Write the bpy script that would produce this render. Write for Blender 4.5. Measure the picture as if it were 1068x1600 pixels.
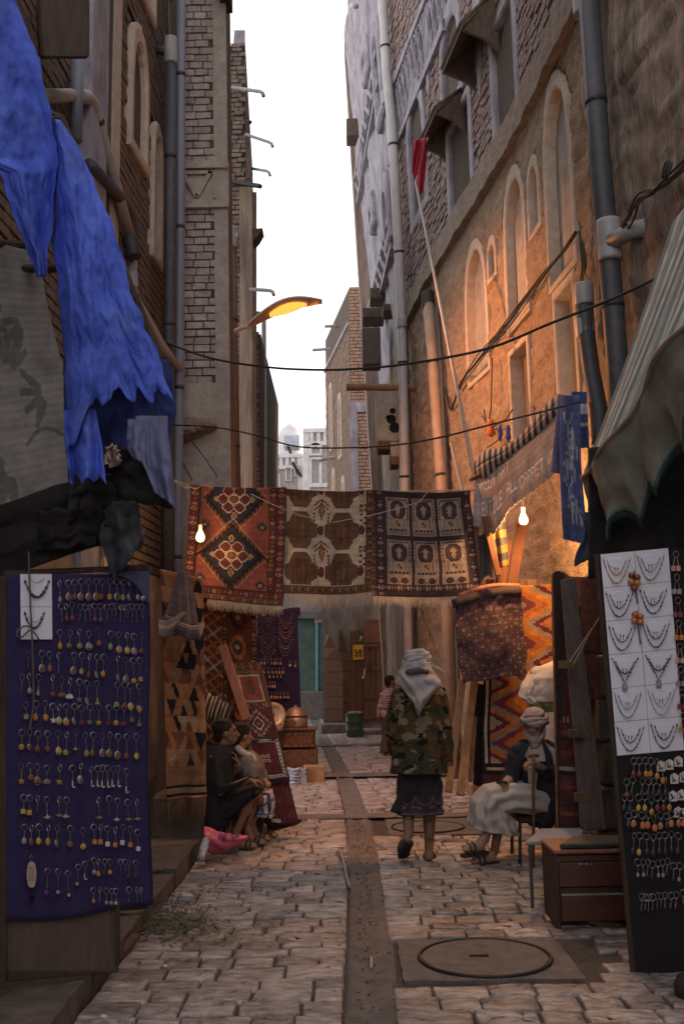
import bpy, bmesh, math, random
import numpy as np
from mathutils import Vector, Matrix, noise, Euler

for o in list(bpy.data.objects): bpy.data.objects.remove(o)
random.seed(7)
rng = np.random.default_rng(7)
SC = bpy.context.scene
COL = SC.collection
R = math.radians
PI = math.pi

# ------------------------------------------------------------------ camera
CAM_H, PITCH, ROLL, LENS = 1.55, R(8.8), R(-1.0), 35.0
cam_d = bpy.data.cameras.new('camera'); cam = bpy.data.objects.new('camera', cam_d); COL.objects.link(cam)
cam_d.sensor_fit = 'VERTICAL'; cam_d.sensor_height = 36; cam_d.sensor_width = 24; cam_d.lens = LENS
cam_d.clip_end = 400; cam_d.clip_start = 0.05
CAM_R = Euler((PI/2 + PITCH, 0, 0)).to_matrix() @ Matrix.Rotation(ROLL, 3, 'Z')
cam.matrix_world = Matrix.Translation((0, 0, CAM_H)) @ CAM_R.to_4x4()
cam_d.dof.use_dof = True; cam_d.dof.focus_distance = 8.6; cam_d.dof.aperture_fstop = 3.5
SC.camera = cam
# ------------------------------------------------------------------ light
SUN_EL, SUN_AZ = R(5), R(62)          # dusk: the sun is low behind the houses on the right
w = bpy.data.worlds.new('World'); SC.world = w; w.use_nodes = True
nt = w.node_tree; nt.nodes.clear()
wo = nt.nodes.new('ShaderNodeOutputWorld'); bg = nt.nodes.new('ShaderNodeBackground'); sk = nt.nodes.new('ShaderNodeTexSky')
sk.sky_type = 'NISHITA'; sk.sun_disc = False; sk.sun_elevation = SUN_EL; sk.sun_rotation = SUN_AZ
sk.air_density = 1.0; sk.dust_density = 3.0; sk.ozone_density = 2.0; sk.altitude = 2200
bg.inputs[1].default_value = 0.12
veil = nt.nodes.new('ShaderNodeMix'); veil.data_type = 'RGBA'; veil.inputs[0].default_value = .93      # thin bright cloud over the whole sky
veil.inputs[7].default_value = (.88, .80, .74, 1)
nt.links.new(sk.outputs[0], veil.inputs[6]); nt.links.new(veil.outputs[2], bg.inputs[0]); nt.links.new(bg.outputs[0], wo.inputs[0])
sl = bpy.data.lights.new('sun', 'SUN'); sl.energy = 0.3; sl.angle = R(20); sl.color = (1, .85, .7)
so = bpy.data.objects.new('sun', sl); COL.objects.link(so)
so.rotation_euler = Vector((math.sin(SUN_AZ)*math.cos(SUN_EL), math.cos(SUN_AZ)*math.cos(SUN_EL), math.sin(SUN_EL))).to_track_quat('Z', 'Y').to_euler()
SC.view_settings.view_transform = 'Standard'; SC.view_settings.look = 'None'; SC.view_settings.gamma = 1
SC.view_settings.use_curve_mapping = False
SC.view_settings.exposure = 3.95
SC.render.engine = 'CYCLES'
SC.cycles.use_denoising = True
SC.cycles.max_bounces = 6; SC.cycles.diffuse_bounces = 4; SC.cycles.glossy_bounces = 3
SC.cycles.sample_clamp_indirect = 4

# ------------------------------------------------------------------ photo geometry
FPX = LENS/36*1600
def ray(px, py):
    return CAM_R @ Vector(((px-534)/FPX, (800-py)/FPX, -1))
def P(px, py, Y):
    d = ray(px, py); return Vector((0, 0, CAM_H)) + d*(Y/d.y)
def G(px, py, z=0.0):
    d = ray(px, py); return Vector((0, 0, CAM_H)) + d*((z-CAM_H)/d.z)
def px_m(Y): return Y/FPX

# ------------------------------------------------------------------ helpers
class MB:
    def __init__(s): s.v = []; s.f = []; s.m = []
    def add(s, vs, fs, mi=0):
        o = len(s.v); s.v.extend([tuple(p) for p in vs]); s.f.extend([tuple(i+o for i in q) for q in fs]); s.m.extend([mi]*len(fs)); return s
    def hexa(s, p, mi=0):      # 8 points: bottom ring 0-3, top ring 4-7
        return s.add(p, [(3,2,1,0),(4,5,6,7),(0,1,5,4),(1,2,6,5),(2,3,7,6),(3,0,4,7)], mi)
    def box(s, c, d, rot=None, mi=0, taper=1.0):
        c = Vector(c); h = Vector(d)/2; pts = []
        for z in (-1, 1):
            t = taper if z > 0 else 1
            for x, y in ((-1,-1),(1,-1),(1,1),(-1,1)):
                q = Vector((x*h.x*t, y*h.y*t, z*h.z)); q = rot @ q if rot is not None else q
                pts.append(c+q)
        return s.hexa(pts, mi)
    def beam(s, a, b, w, t, up=(0,0,1), mi=0, w2=None):   # a board from a to b, w wide, t thick
        a, b = Vector(a), Vector(b); d = (b-a).normalized(); up = Vector(up)
        x = d.cross(up)
        if x.length < 1e-4: x = d.cross(Vector((1,0,0)))
        x.normalize(); y = x.cross(d).normalized(); w2 = w if w2 is None else w2
        pts = [a-x*w/2-y*t/2, a+x*w/2-y*t/2, a+x*w/2+y*t/2, a-x*w/2+y*t/2, b-x*w2/2-y*t/2, b+x*w2/2-y*t/2, b+x*w2/2+y*t/2, b-x*w2/2+y*t/2]
        return s.hexa(pts, mi)
    def tube(s, path, r, n=8, cap=True, mi=0, closed=False):
        path = [Vector(p) for p in path]; k = len(path); rs = list(r) if hasattr(r, '__len__') else [r]*k
        o = len(s.v); up = None; pts = []
        for i in range(k):
            if closed: d = path[(i+1) % k]-path[i-1]
            else: d = path[min(i+1, k-1)]-path[max(i-1, 0)]
            d = d.normalized() if d.length > 1e-9 else Vector((0,0,1))
            if up is None:
                up = Vector((0,0,1)) if abs(d.z) < .9 else Vector((0,1,0))
            x = d.cross(up)
            if x.length < 1e-4: x = d.cross(Vector((1,0.3,0)))
            x.normalize(); up = x.cross(d).normalized()
            for j in range(n):
                a = 2*PI*j/n; pts.append(path[i]+(x*math.cos(a)+up*math.sin(a))*rs[i])
        fs = []
        for i in range(k if closed else k-1):
            i2 = (i+1) % k
            for j in range(n):
                j2 = (j+1) % n; fs.append((i*n+j, i2*n+j, i2*n+j2, i*n+j2))
        if cap and not closed:
            fs.append(tuple(range(n))[::1]); fs.append(tuple((k-1)*n+j for j in range(n))[::-1])
        return s.add(pts, fs, mi)
    def lathe(s, prof, c=(0,0,0), n=16, mat=None, mi=0, cap=True):
        c = Vector(c); pts = []
        for r, z in prof:
            for j in range(n):
                a = 2*PI*j/n; q = Vector((r*math.cos(a), r*math.sin(a), z)); pts.append(c+(mat @ q if mat is not None else q))
        fs = []
        for i in range(len(prof)-1):
            for j in range(n):
                j2 = (j+1) % n; fs.append((i*n+j, i*n+j2, (i+1)*n+j2, (i+1)*n+j))
        if cap:
            fs.append(tuple(range(n))[::-1]); fs.append(tuple((len(prof)-1)*n+j for j in range(n)))
        return s.add(pts, fs, mi)
    def ball(s, c, r, n=10, m=7, rot=None, mi=0):
        r = Vector(r) if hasattr(r, '__len__') else Vector((r,r,r)); c = Vector(c); pts = [];
        for i in range(m+1):
            t = PI*i/m
            for j in range(n):
                a = 2*PI*j/n; q = Vector((r.x*math.sin(t)*math.cos(a), r.y*math.sin(t)*math.sin(a), -r.z*math.cos(t)))
                pts.append(c+(rot @ q if rot is not None else q))
        fs = [(i*n+j, i*n+(j+1)%n, (i+1)*n+(j+1)%n, (i+1)*n+j) for i in range(m) for j in range(n)]
        return s.add(pts, fs, mi)
    def grid(s, fn, nu, nv, mi=0, close=False):
        pts = [fn(i/nu, j/nv) for j in range(nv+1) for i in range(nu+1)]
        fs = [(j*(nu+1)+i, j*(nu+1)+i+1, (j+1)*(nu+1)+i+1, (j+1)*(nu+1)+i) for j in range(nv) for i in range(nu)]
        return s.add(pts, fs, mi)
    def loft(s, rings, mi=0, cap=True):
        n = len(rings[0]); pts = [p for r_ in rings for p in r_]; fs = []
        for i in range(len(rings)-1):
            for j in range(n):
                j2 = (j+1) % n; fs.append((i*n+j, i*n+j2, (i+1)*n+j2, (i+1)*n+j))
        if cap: fs.append(tuple(range(n))[::-1]); fs.append(tuple((len(rings)-1)*n+j for j in range(n)))
        return s.add(pts, fs, mi)
    def prism(s, poly, ext, mi=0):      # poly: list of points, ext: extrusion vector
        n = len(poly); ext = Vector(ext); a = [Vector(p) for p in poly]
        fs = [tuple(range(n))[::-1], tuple(range(n, 2*n))]+[(i, (i+1) % n, n+(i+1) % n, n+i) for i in range(n)]
        return s.add(a+[p+ext for p in a], fs, mi)
    def mesh(s, name):
        me = bpy.data.meshes.new(name); me.from_pydata(s.v, [], s.f); return me
    def build(s, name, mats, parent=None, smooth=False, kind=None, fix=True):
        me = s.mesh(name); mats = mats if isinstance(mats, (list, tuple)) else [mats]
        for m_ in mats: me.materials.append(m_)
        if len(mats) > 1: me.polygons.foreach_set('material_index', s.m)
        if fix:
            bm = bmesh.new(); bm.from_mesh(me); bmesh.ops.recalc_face_normals(bm, faces=bm.faces); bm.to_mesh(me); bm.free()
        if smooth: me.polygons.foreach_set('use_smooth', [True]*len(me.polygons))
        return link(me, name, parent, kind)
def link(me, name, parent=None, kind=None):
    o = bpy.data.objects.new(name, me); COL.objects.link(o)
    if parent is not None: adopt(o, parent)
    if kind: o['kind'] = kind
    return o
def gloc(o):
    L = Vector((0,0,0))
    while o is not None:
        L += o.location; o = o.parent if o.parent is None or not o.matrix_parent_inverse.translation.length else None
    return L
def adopt(o, parent):           # parents are only ever moved, never turned: a plain translation undoes them
    o.parent = parent
    o.matrix_parent_inverse = Matrix.Translation(-Vector(parent['_b'])) if '_b' in parent else Matrix.Identity(4)
def thing(name, label, cat, loc=(0,0,0), group=None):
    o = bpy.data.objects.new(name, None); COL.objects.link(o); o.location = loc; o.empty_display_size = .1
    o['_b'] = tuple(loc); tag(o, label, cat, group); return o
def tag(o, label, cat, group=None):
    o['label'] = label; o['category'] = cat
    if group: o['group'] = group
    return o
def smooth_mod(o, lv=1):
    m = o.modifiers.new('sub', 'SUBSURF'); m.levels = lv; m.render_levels = lv; return o
def solid(o, t=.006, off=0):
    m = o.modifiers.new('thick', 'SOLIDIFY'); m.thickness = t; m.offset = off; return o
def bevel(o, w_=.004, seg=1):
    m = o.modifiers.new('bev', 'BEVEL'); m.width = w_; m.segments = seg; m.limit_method = 'ANGLE'; m.angle_limit = R(40); return o
def fbm(p, o=4): return noise.fractal(Vector(p), 1.0, 2.0, o)
def nz(x, y=0., z=0.): return noise.noise(Vector((x, y, z)))
def lerp(a, b, t): return a+(b-a)*t
def smooth(t): t = max(0., min(1., t)); return t*t*(3-2*t)

# ------------------------------------------------------------------ materials
MATS = {}
def mat(name, c1, c2=None, scale=6., rough=.8, bump=.25, bscale=60., var=.25, metal=0., rnd=0., stretch=(1,1,1), coord='pos', spec=.4, rough_var=.12, trans=0., c3=None, c3amt=.0, c3scale=2.):
    if name in MATS: return MATS[name]
    m = bpy.data.materials.new(name); m.use_nodes = True; MATS[name] = m
    n = m.node_tree.nodes; l = m.node_tree.links; b = n['Principled BSDF']
    c2 = c2 or tuple(max(0, x*(1-var*1.6)) for x in c1)
    if coord == 'pos': src = n.new('ShaderNodeNewGeometry').outputs['Position']
    else: src = n.new('ShaderNodeTexCoord').outputs['Object']
    mp = n.new('ShaderNodeMapping'); mp.inputs['Scale'].default_value = stretch; l.new(src, mp.inputs[0])
    t = n.new('ShaderNodeTexNoise'); t.inputs['Scale'].default_value = scale; t.inputs['Detail'].default_value = 8; t.inputs['Roughness'].default_value = .65
    l.new(mp.outputs[0], t.inputs['Vector'])
    cr = n.new('ShaderNodeValToRGB'); cr.color_ramp.elements[0].position = .33; cr.color_ramp.elements[1].position = .67
    cr.color_ramp.elements[0].color = (*c2, 1); cr.color_ramp.elements[1].color = (*c1, 1); l.new(t.outputs[0], cr.inputs[0])
    out = cr.outputs[0]
    if c3:
        t3 = n.new('ShaderNodeTexNoise'); t3.inputs['Scale'].default_value = c3scale; t3.inputs['Detail'].default_value = 6; l.new(mp.outputs[0], t3.inputs['Vector'])
        r3 = n.new('ShaderNodeMapRange'); r3.inputs[1].default_value = .62-c3amt*.3; r3.inputs[2].default_value = .93-c3amt*.2; l.new(t3.outputs[0], r3.inputs[0])
        mx = n.new('ShaderNodeMix'); mx.data_type = 'RGBA'; l.new(r3.outputs[0], mx.inputs[0]); l.new(out, mx.inputs[6]); mx.inputs[7].default_value = (*c3, 1); out = mx.outputs[2]
    if rnd:
        oi = n.new('ShaderNodeObjectInfo'); hs = n.new('ShaderNodeHueSaturation'); mr = n.new('ShaderNodeMapRange')
        mr.inputs[3].default_value = 1-rnd; mr.inputs[4].default_value = 1+rnd; l.new(oi.outputs['Random'], mr.inputs[0]); l.new(mr.outputs[0], hs.inputs['Value'])
        l.new(out, hs.inputs['Color']); out = hs.outputs[0]
    l.new(out, b.inputs['Base Color'])
    b.inputs['Metallic'].default_value = metal; b.inputs['Specular IOR Level'].default_value = spec
    if trans: b.inputs['Transmission Weight'].default_value = trans
    if rough_var:
        rr = n.new('ShaderNodeMapRange'); rr.inputs[3].default_value = rough-rough_var; rr.inputs[4].default_value = min(1, rough+rough_var); l.new(t.outputs[0], rr.inputs[0]); l.new(rr.outputs[0], b.inputs['Roughness'])
    else: b.inputs['Roughness'].default_value = rough
    if bump:
        t2 = n.new('ShaderNodeTexNoise'); t2.inputs['Scale'].default_value = bscale; t2.inputs['Detail'].default_value = 6; l.new(mp.outputs[0], t2.inputs['Vector'])
        bp = n.new('ShaderNodeBump'); bp.inputs['Strength'].default_value = bump; bp.inputs['Distance'].default_value = .02; l.new(t2.outputs[0], bp.inputs['Height']); l.new(bp.outputs[0], b.inputs['Normal'])
    return m
def emit(name, c, s):
    if name in MATS: return MATS[name]
    m = bpy.data.materials.new(name); m.use_nodes = True; MATS[name] = m
    b = m.node_tree.nodes['Principled BSDF']; b.inputs['Base Color'].default_value = (*c, 1); b.inputs['Emission Color'].default_value = (*c, 1); b.inputs['Emission Strength'].default_value = s
    return m
def woven(name, rough=.95, bump=.35, bscale=350., dirt=.25):    # cloth whose woven colours are stored per knot
    if name in MATS: return MATS[name]
    m = bpy.data.materials.new(name); m.use_nodes = True; MATS[name] = m
    n = m.node_tree.nodes; l = m.node_tree.links; b = n['Principled BSDF']
    at = n.new('ShaderNodeVertexColor'); at.layer_name = 'Col'
    g = n.new('ShaderNodeNewGeometry'); t = n.new('ShaderNodeTexNoise'); t.inputs['Scale'].default_value = 9; t.inputs['Detail'].default_value = 8; l.new(g.outputs['Position'], t.inputs['Vector'])
    mr = n.new('ShaderNodeMapRange'); mr.inputs[1].default_value = .3; mr.inputs[2].default_value = .7; mr.inputs[3].default_value = 1-dirt; mr.inputs[4].default_value = 1+dirt; l.new(t.outputs[0], mr.inputs[0])
    mx = n.new('ShaderNodeVectorMath'); mx.operation = 'SCALE'; l.new(at.outputs[0], mx.inputs[0]); l.new(mr.outputs[0], mx.inputs['Scale']); l.new(mx.outputs[0], b.inputs['Base Color'])
    t2 = n.new('ShaderNodeTexNoise'); t2.inputs['Scale'].default_value = bscale; t2.inputs['Detail'].default_value = 3; l.new(g.outputs['Position'], t2.inputs['Vector'])
    bp = n.new('ShaderNodeBump'); bp.inputs['Strength'].default_value = bump; bp.inputs['Distance'].default_value = .006; l.new(t2.outputs[0], bp.inputs['Height']); l.new(bp.outputs[0], b.inputs['Normal'])
    b.inputs['Roughness'].default_value = rough; b.inputs['Specular IOR Level'].default_value = .15
    if 'Sheen Weight' in b.inputs: b.inputs['Sheen Weight'].default_value = .15
    return m
def sheet(name, canvas, fn, material, parent=None, thick=.008, smooth_=True, mask=None):
    """A cloth of len(canvas) x width woven cells; canvas[row 0] is its top edge; fn(u, v) -> point, v = 0 at the top."""
    H_, W_, _ = canvas.shape
    vs = [tuple(fn(i/W_, j/H_)) for j in range(H_+1) for i in range(W_+1)]
    fs = []; cols = []
    for j in range(H_):
        for i in range(W_):
            if mask is not None and not mask[j, i]: continue
            a = j*(W_+1)+i; fs.append((a, a+W_+1, a+W_+2, a+1)); cols.append(canvas[j, i])
    me = bpy.data.meshes.new(name); me.from_pydata(vs, [], fs); me.materials.append(material)
    ca = me.color_attributes.new('Col', 'FLOAT_COLOR', 'CORNER')
    c = np.ones((len(fs), 4, 4), np.float32); c[:, :, :3] = np.array(cols, np.float32)[:, None, :]; ca.data.foreach_set('color', c.ravel())
    if smooth_: me.polygons.foreach_set('use_smooth', [True]*len(me.polygons))
    if mask is not None:
        bm = bmesh.new(); bm.from_mesh(me); bmesh.ops.delete(bm, geom=[v for v in bm.verts if not v.link_faces], context='VERTS'); bm.to_mesh(me); bm.free()
    o = link(me, name, parent)
    if thick: solid(o, thick)
    return o
def canvas(h, w_, c): a = np.zeros((h, w_, 3)); a[:] = c; return a

M_iron = mat('dark_iron', (.05,.05,.055), rough=.6, metal=.3, bump=.15)
M_cable = mat('cable_black', (.03,.03,.033), rough=.6, bump=0)
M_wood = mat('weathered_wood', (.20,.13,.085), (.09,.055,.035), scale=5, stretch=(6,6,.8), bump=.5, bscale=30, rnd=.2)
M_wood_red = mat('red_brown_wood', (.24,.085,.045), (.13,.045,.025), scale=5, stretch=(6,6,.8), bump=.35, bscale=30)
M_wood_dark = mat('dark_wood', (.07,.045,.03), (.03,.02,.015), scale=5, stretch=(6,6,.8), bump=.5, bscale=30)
M_plankR = mat('tan_old_plank', (.36,.22,.13), (.20,.115,.065), scale=5, stretch=(6,6,.8), bump=.6, bscale=30, rough=.8)  # tan wood with long grain
M_fringe = mat('cotton_fringe', (.55,.44,.34), (.38,.29,.22), scale=30, rough=.95, bump=.2)
# ------------------------------------------------------------------ ground
M_base = mat('street_dirt', (.095,.078,.068), (.05,.042,.037), scale=14, rough=.85, bump=.7, bscale=50)
M_stone = mat('worn_paving', (.49,.43,.42), (.13,.108,.102), scale=9, rough=.33, bump=.95, bscale=15, rnd=.38, spec=.6, rough_var=.2, c3=(.12,.095,.088), c3amt=.4, c3scale=6, stretch=(1,2.4,1))
M_conc = mat('grey_concrete', (.19,.165,.16), (.095,.082,.08), scale=9, rough=.75, bump=.5, bscale=70, c3=(.07,.06,.058), c3amt=.2, c3scale=3)
ground = MB().grid(lambda u, v: (lerp(-14, 14, u), lerp(-4, 130, v), 0), 8, 30).build('ground', M_base, kind='structure')

CH = [G(577,1640), G(577,1590), G(573,1450), G(566,1340), G(556,1275), G(541,1225), G(519,1180), G(503,1150), G(494,1130), G(488,1118)]
def chx(Y):
    for a, b in zip(CH, CH[1:]):
        if a.y <= Y <= b.y: return lerp(a.x, b.x, (Y-a.y)/(b.y-a.y))
    return CH[0].x if Y < CH[0].y else CH[-1].x
mb = MB()
prev = None
Y = 3.0
ring = []
while Y < 40:
    wv = .09+.02*nz(Y*1.3, 3)+(.13 if 7.9 < Y < 9.2 else 0)*smooth(1-abs(Y-8.55)/.7)
    c = chx(Y); ring.append([(c-wv-.02, Y, .002), (c-wv, Y, .028), (c-wv*.4, Y, .012+.004*nz(Y*4, 1)), (c+wv*.4, Y, .012+.004*nz(Y*4, 2)), (c+wv+.03*nz(Y*2, 9), Y, .028), (c+wv+.05, Y, .002)]); Y += .18
for a, b in zip(ring, ring[1:]):
    mb.add(a+b, [(i, i+1, i+7, i+6) for i in range(5)])
drain = mb.build('drain_channel', M_conc, kind='structure', smooth=True)
# cross strips of concrete
strips = [(G(650,1278).y, .34, -1.2, 1.9), (G(600,1213).y, .5, -.9, 1.7), (G(600,1165).y, .5, -1.0, 1.5)]
mb = MB()
for y0, d, xa, xb in strips:
    mb.grid(lambda u, v: (lerp(xa, xb, u), y0+d*(v-.5)+.05*nz(u*7, v*2, y0), .031+.004*nz(u*20, v*3, y0)), 26, 3)
mb.build('cross_strip', M_conc, kind='structure', smooth=True)

def stone_mesh(k):
    mb = MB(); J = lambda a=.025: random.uniform(-a, a); ch = lambda: random.uniform(.02, .09)
    ps = []
    for sx, sy in ((-1,-1),(1,-1),(1,1),(-1,1)):
        a, b = ch(), ch(); p = (sx*(.5-a), sy*.5); q = (sx*.5, sy*(.5-b)); ps += [q, p] if sx*sy > 0 else [p, q]
    ps = ps[1:]+ps[:1]
    out = []
    for (xa, ya), (xb, yb) in zip(ps, ps[1:]+ps[:1]):
        out.append((xa+J(.012), ya+J(.012)))
        if abs(xa-xb) > .5: out.append(((xa+xb)/2+J(.1), (ya+yb)/2+J(.035)))
    ps = out; n = len(ps)
    rings = [[(x*s_, y*s_, z+(J(.10) if s_ < .97 else 0)) for x, y in ps] for s_, z in ((1.0, 0), (1.0, .70), (.955, .96))]
    rings.append([(x*.55+J(.06), y*.55+J(.06), 1+J(.16)) for x, y in ps])
    mb.loft(rings, cap=False); mb.add([*rings[-1], (J(.1), J(.1), 1+J(.18))], [(i, (i+1) % n, n) for i in range(n)])
    me = mb.mesh('paving_stone'); me.materials.append(M_stone)
    me.polygons.foreach_set('use_smooth', [False]*(2*n)+[True]*(len(me.polygons)-2*n)); return me
SV = [stone_mesh(k) for k in range(18)]
MAN = [(G(757,1503), .345), (G(668,1296), .345)]
SLABS = [(G(628,1540).y, G(628,1474).y, G(626,1510).x, G(893,1505).x), (G(600,1309).y, G(600,1283).y, G(604,1296).x, G(772,1296).x)]
def blocked(x, y, w_, d):
    c = chx(y)
    if abs(x-c) < .10+w_/2: return True
    for y0, y1, x0, x1 in SLABS:
        if x0-.02 < x+w_*.42 and x-w_*.42 < x1+.02 and y0-.02 < y+d*.42 and y-d*.42 < y1+.02: return True
    for y0, dd, xa, xb in strips:
        if abs(y-y0) < dd/2+d*.4 and xa < x < xb: return True
    return False
pave = bpy.data.objects.new('pavement', None); COL.objects.link(pave); pave['kind'] = 'structure'
stones = []
Y = 3.3
row = 0
CROSS = [G(420,1437).y, G(420,1366).y, G(700,1437).y]
while Y < 36:
    d = random.uniform(.15, .20)*(1.0 if Y < 14 else 1.25)
    xl = -1.22 if Y < 9.3 else lerp(-1.22, -1.75, min(1, (Y-9.3)/1.5))
    xr = 2.3 if Y < 14 else 1.7
    c = chx(Y+d/2)
    for a, b in ((xl, c-.115), (c+.115, xr)):
        # break the row into stones so that they end at the channel
        x = a
        while x < b-.05:
            w_ = random.uniform(.17, .34)*(1 if Y < 14 else 1.2)
            if b-(x+w_) < .13: w_ = b-x
            dd = d*random.uniform(.93, 1.05)
            cx, cy = x+w_/2, Y+d/2+.035*nz(x*.9, Y*.6)*.6
            if not blocked(cx, cy, w_, dd): stones.append((cx, cy, w_-random.uniform(.004, .016), dd-random.uniform(.002, .016), random.uniform(.030, .044), random.uniform(-.03, .03)))
            x += w_
    gap = .03 if any(abs(Y+d-q) < d/2 for q in CROSS[:2]) else 0.0
    Y += d+gap; row += 1
def vis(s):
    cx, cy = s[0], s[1]; q = CAM_R.transposed() @ (Vector((cx, cy, 0))-Vector((0, 0, CAM_H)))
    px, py = 534+FPX*q.x/-q.z, 800-FPX*q.y/-q.z
    return -25 < px < 1090 and py < 1625
stones.sort(key=lambda s: s[1])
seen_st = [s for s in stones if vis(s)]
first = seen_st[:298]; fset = set(first)
rest = MB()
for s in stones:
    cx, cy, w_, d, h, a = s; k = random.randrange(len(SV))
    tilt = Euler((random.uniform(-.04,.04), random.uniform(-.03,.03), a))
    if s in fset:
        o = link(SV[k], 'paving_stone', pave); o.location = (cx, cy, -.013); o.scale = (w_*(1 if random.random() < .5 else -1), d, h); o.rotation_euler = tilt
    else:
        mt = Matrix.Translation((cx, cy, -.013)) @ tilt.to_matrix().to_4x4() @ Matrix.Diagonal((w_, d, h, 1))
        me = SV[k]; rest.add([mt @ v.co for v in me.vertices], [tuple(p.vertices) for p in me.polygons])
M_stone2 = mat('worn_paving_far', (.46,.40,.39), (.15,.125,.12), scale=4.5, rough=.5, bump=.55, bscale=26, spec=.45, rough_var=.18)
ro = rest.build('paving_stone', M_stone2, pave, smooth=True, fix=False); ro['kind'] = 'stuff'
# manholes
for k, ((c, r_), (y0, y1, x0, x1)) in enumerate(zip(MAN, SLABS)):
    t = thing('manhole', ['concrete manhole slab nearest the camera, beside the brown cabinet', 'concrete manhole slab under the walking man'][k], 'manhole', (c.x, c.y, 0), 'manholes in the street')
    m_ = MB(); m_.grid(lambda u, v: (lerp(x0, x1, u)+.02*nz(v*4, k, 1), lerp(y0, y1, v)+.02*nz(u*5, k, 3), .020+.004*nz(u*6, v*6, k)), 20, 12)
    sl_ = m_.build('slab', M_conc, t, smooth=False, fix=False); solid(sl_, .04, -1)
    cc = MB(); cc.lathe([(r_*.95, .018), (r_*.95, .029), (.02, .0295)], (c.x, c.y, 0), 40, cap=False); cc.build('cover', mat('cover_concrete', (.18,.155,.15), (.085,.073,.07), scale=12, rough=.7, bump=.5, bscale=60), t, smooth=False)
    rg = MB(); rg.tube([(c.x+r_*math.cos(2*PI*i/48), c.y+r_*math.sin(2*PI*i/48), .027) for i in range(48)], .009, 6, closed=True)
    rg.build('rim', mat('rim_iron', (.06,.055,.052), rough=.55, metal=.5, bump=.2), t, smooth=True)
    hk = MB(); hk.box((c.x-.03, c.y, .032), (.10, .02, .008)); hk.build('lift_hole', mat('black_hole', (.015,.014,.014), bump=0), t)

# raised kerb and sill along the left
mb = MB()
for Ya, Yb, h in ((3.6, 5.05, .13), (5.07, 6.2, .11), (6.22, 7.35, .12), (7.37, 8.35, .15), (8.37, 9.4, .14)):
    mb.grid(lambda u, v: (lerp(-3.0, -1.23+.03*nz(Ya, v*5), u), lerp(Ya, Yb, v), h+.012*nz(u*6, v*5, Ya)), 12, 8)
    mb.grid(lambda u, v: (-1.23+.03*nz(Ya, v*5)+.02*u*nz(v*9, Ya), lerp(Ya, Yb, v), h*(1-u)+.012*nz(6, v*5, Ya)*(1-u)), 4, 8)
    mb.grid(lambda u, v: (lerp(-3.0, -1.23+.03*nz(Ya, 0), u), Ya, h*v), 8, 3)
mb.build('kerb', mat('kerb_stone', (.17,.14,.125), (.08,.066,.06), scale=7, rough=.7, bump=.7, bscale=30), kind='structure', smooth=False, fix=False)
# ------------------------------------------------------------------ right-hand houses
ZC = 7.4        # string course
RWP = [(-3, 2.75), (5.0, 2.62), (7.0, 2.36)]
for q in ((900,27), (799,237), (662,457)):
    d = ray(*q); p = Vector((0,0,CAM_H))+d*((ZC-CAM_H)/d.z); RWP.append((p.y, p.x))
yy = RWP[-1][0]
RWP.append((yy+2.2, P(628,480,yy+2.2).x)); RWP.append((22.5, P(589,470,22.5).x))
def wx(Y, z=5.0):
    x = RWP[-1][1]
    for (a, xa), (b, xb) in zip(RWP, RWP[1:]):
        if Y <= b: x = lerp(xa, xb, max(0, (Y-a)/(b-a))); break
    if Y > 13 and z > 8: x -= .075*(z-8)*smooth((Y-13)/7)
    return x
def W(Y, z, d=0.0):     # point on the right wall, d metres out into the street
    e = .15; t = Vector((wx(Y+e, z)-wx(Y-e, z), 2*e, 0)).normalized(); n = Vector((-t.y, t.x, 0))
    return Vector((wx(Y, z), Y, z))+n*d
def WP(px, py, d=0.0):
    lo, hi = 3.0, 26.0
    for _ in range(40):
        m = (lo+hi)/2; p = P(px, py, m)
        if p.x > wx(m, p.z)-d: hi = m
        else: lo = m
    p = P(px, py, lo); return p.y, p.z
M_mud = mat('mud_plaster', (.37,.265,.19), (.185,.13,.09), scale=10, rough=.92, bump=1.0, bscale=22, stretch=(1,1,1.8), c3=(.11,.08,.06), c3amt=.28, c3scale=5)
M_streak = mat('streaked_plaster', (.42,.315,.25), (.12,.095,.085), scale=4.5, rough=.9, bump=1.0, bscale=30, stretch=(1.6,1.6,.16), c3=(.10,.09,.085), c3amt=.35, c3scale=2.4)
M_plast = mat('lime_plaster', (.52,.43,.37), (.38,.31,.26), scale=9, rough=.85, bump=.45, bscale=28, c3=(.2,.17,.15), c3amt=.05, c3scale=5)
M_gyp = mat('weathered_gypsum', (.39,.37,.44), (.19,.18,.215), scale=5, rough=.85, bump=.6, bscale=20, stretch=(1,1,.5), c3=(.13,.12,.12), c3amt=.22, c3scale=3)
M_panel = mat('grey_render', (.36,.33,.31), (.25,.225,.21), scale=6, rough=.85, bump=.35, bscale=20)
M_brick = mat('old_brick', (.27,.20,.19), (.12,.092,.09), scale=16, rough=.9, bump=.6, bscale=45, rnd=.35)
M_mortar = mat('dark_mortar', (.115,.085,.07), (.06,.046,.04), scale=20, rough=.95, bump=.7, bscale=50)
M_dark = mat('dark_opening', (.018,.016,.016), (.01,.01,.01), bump=0, rough=.9)

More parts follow.
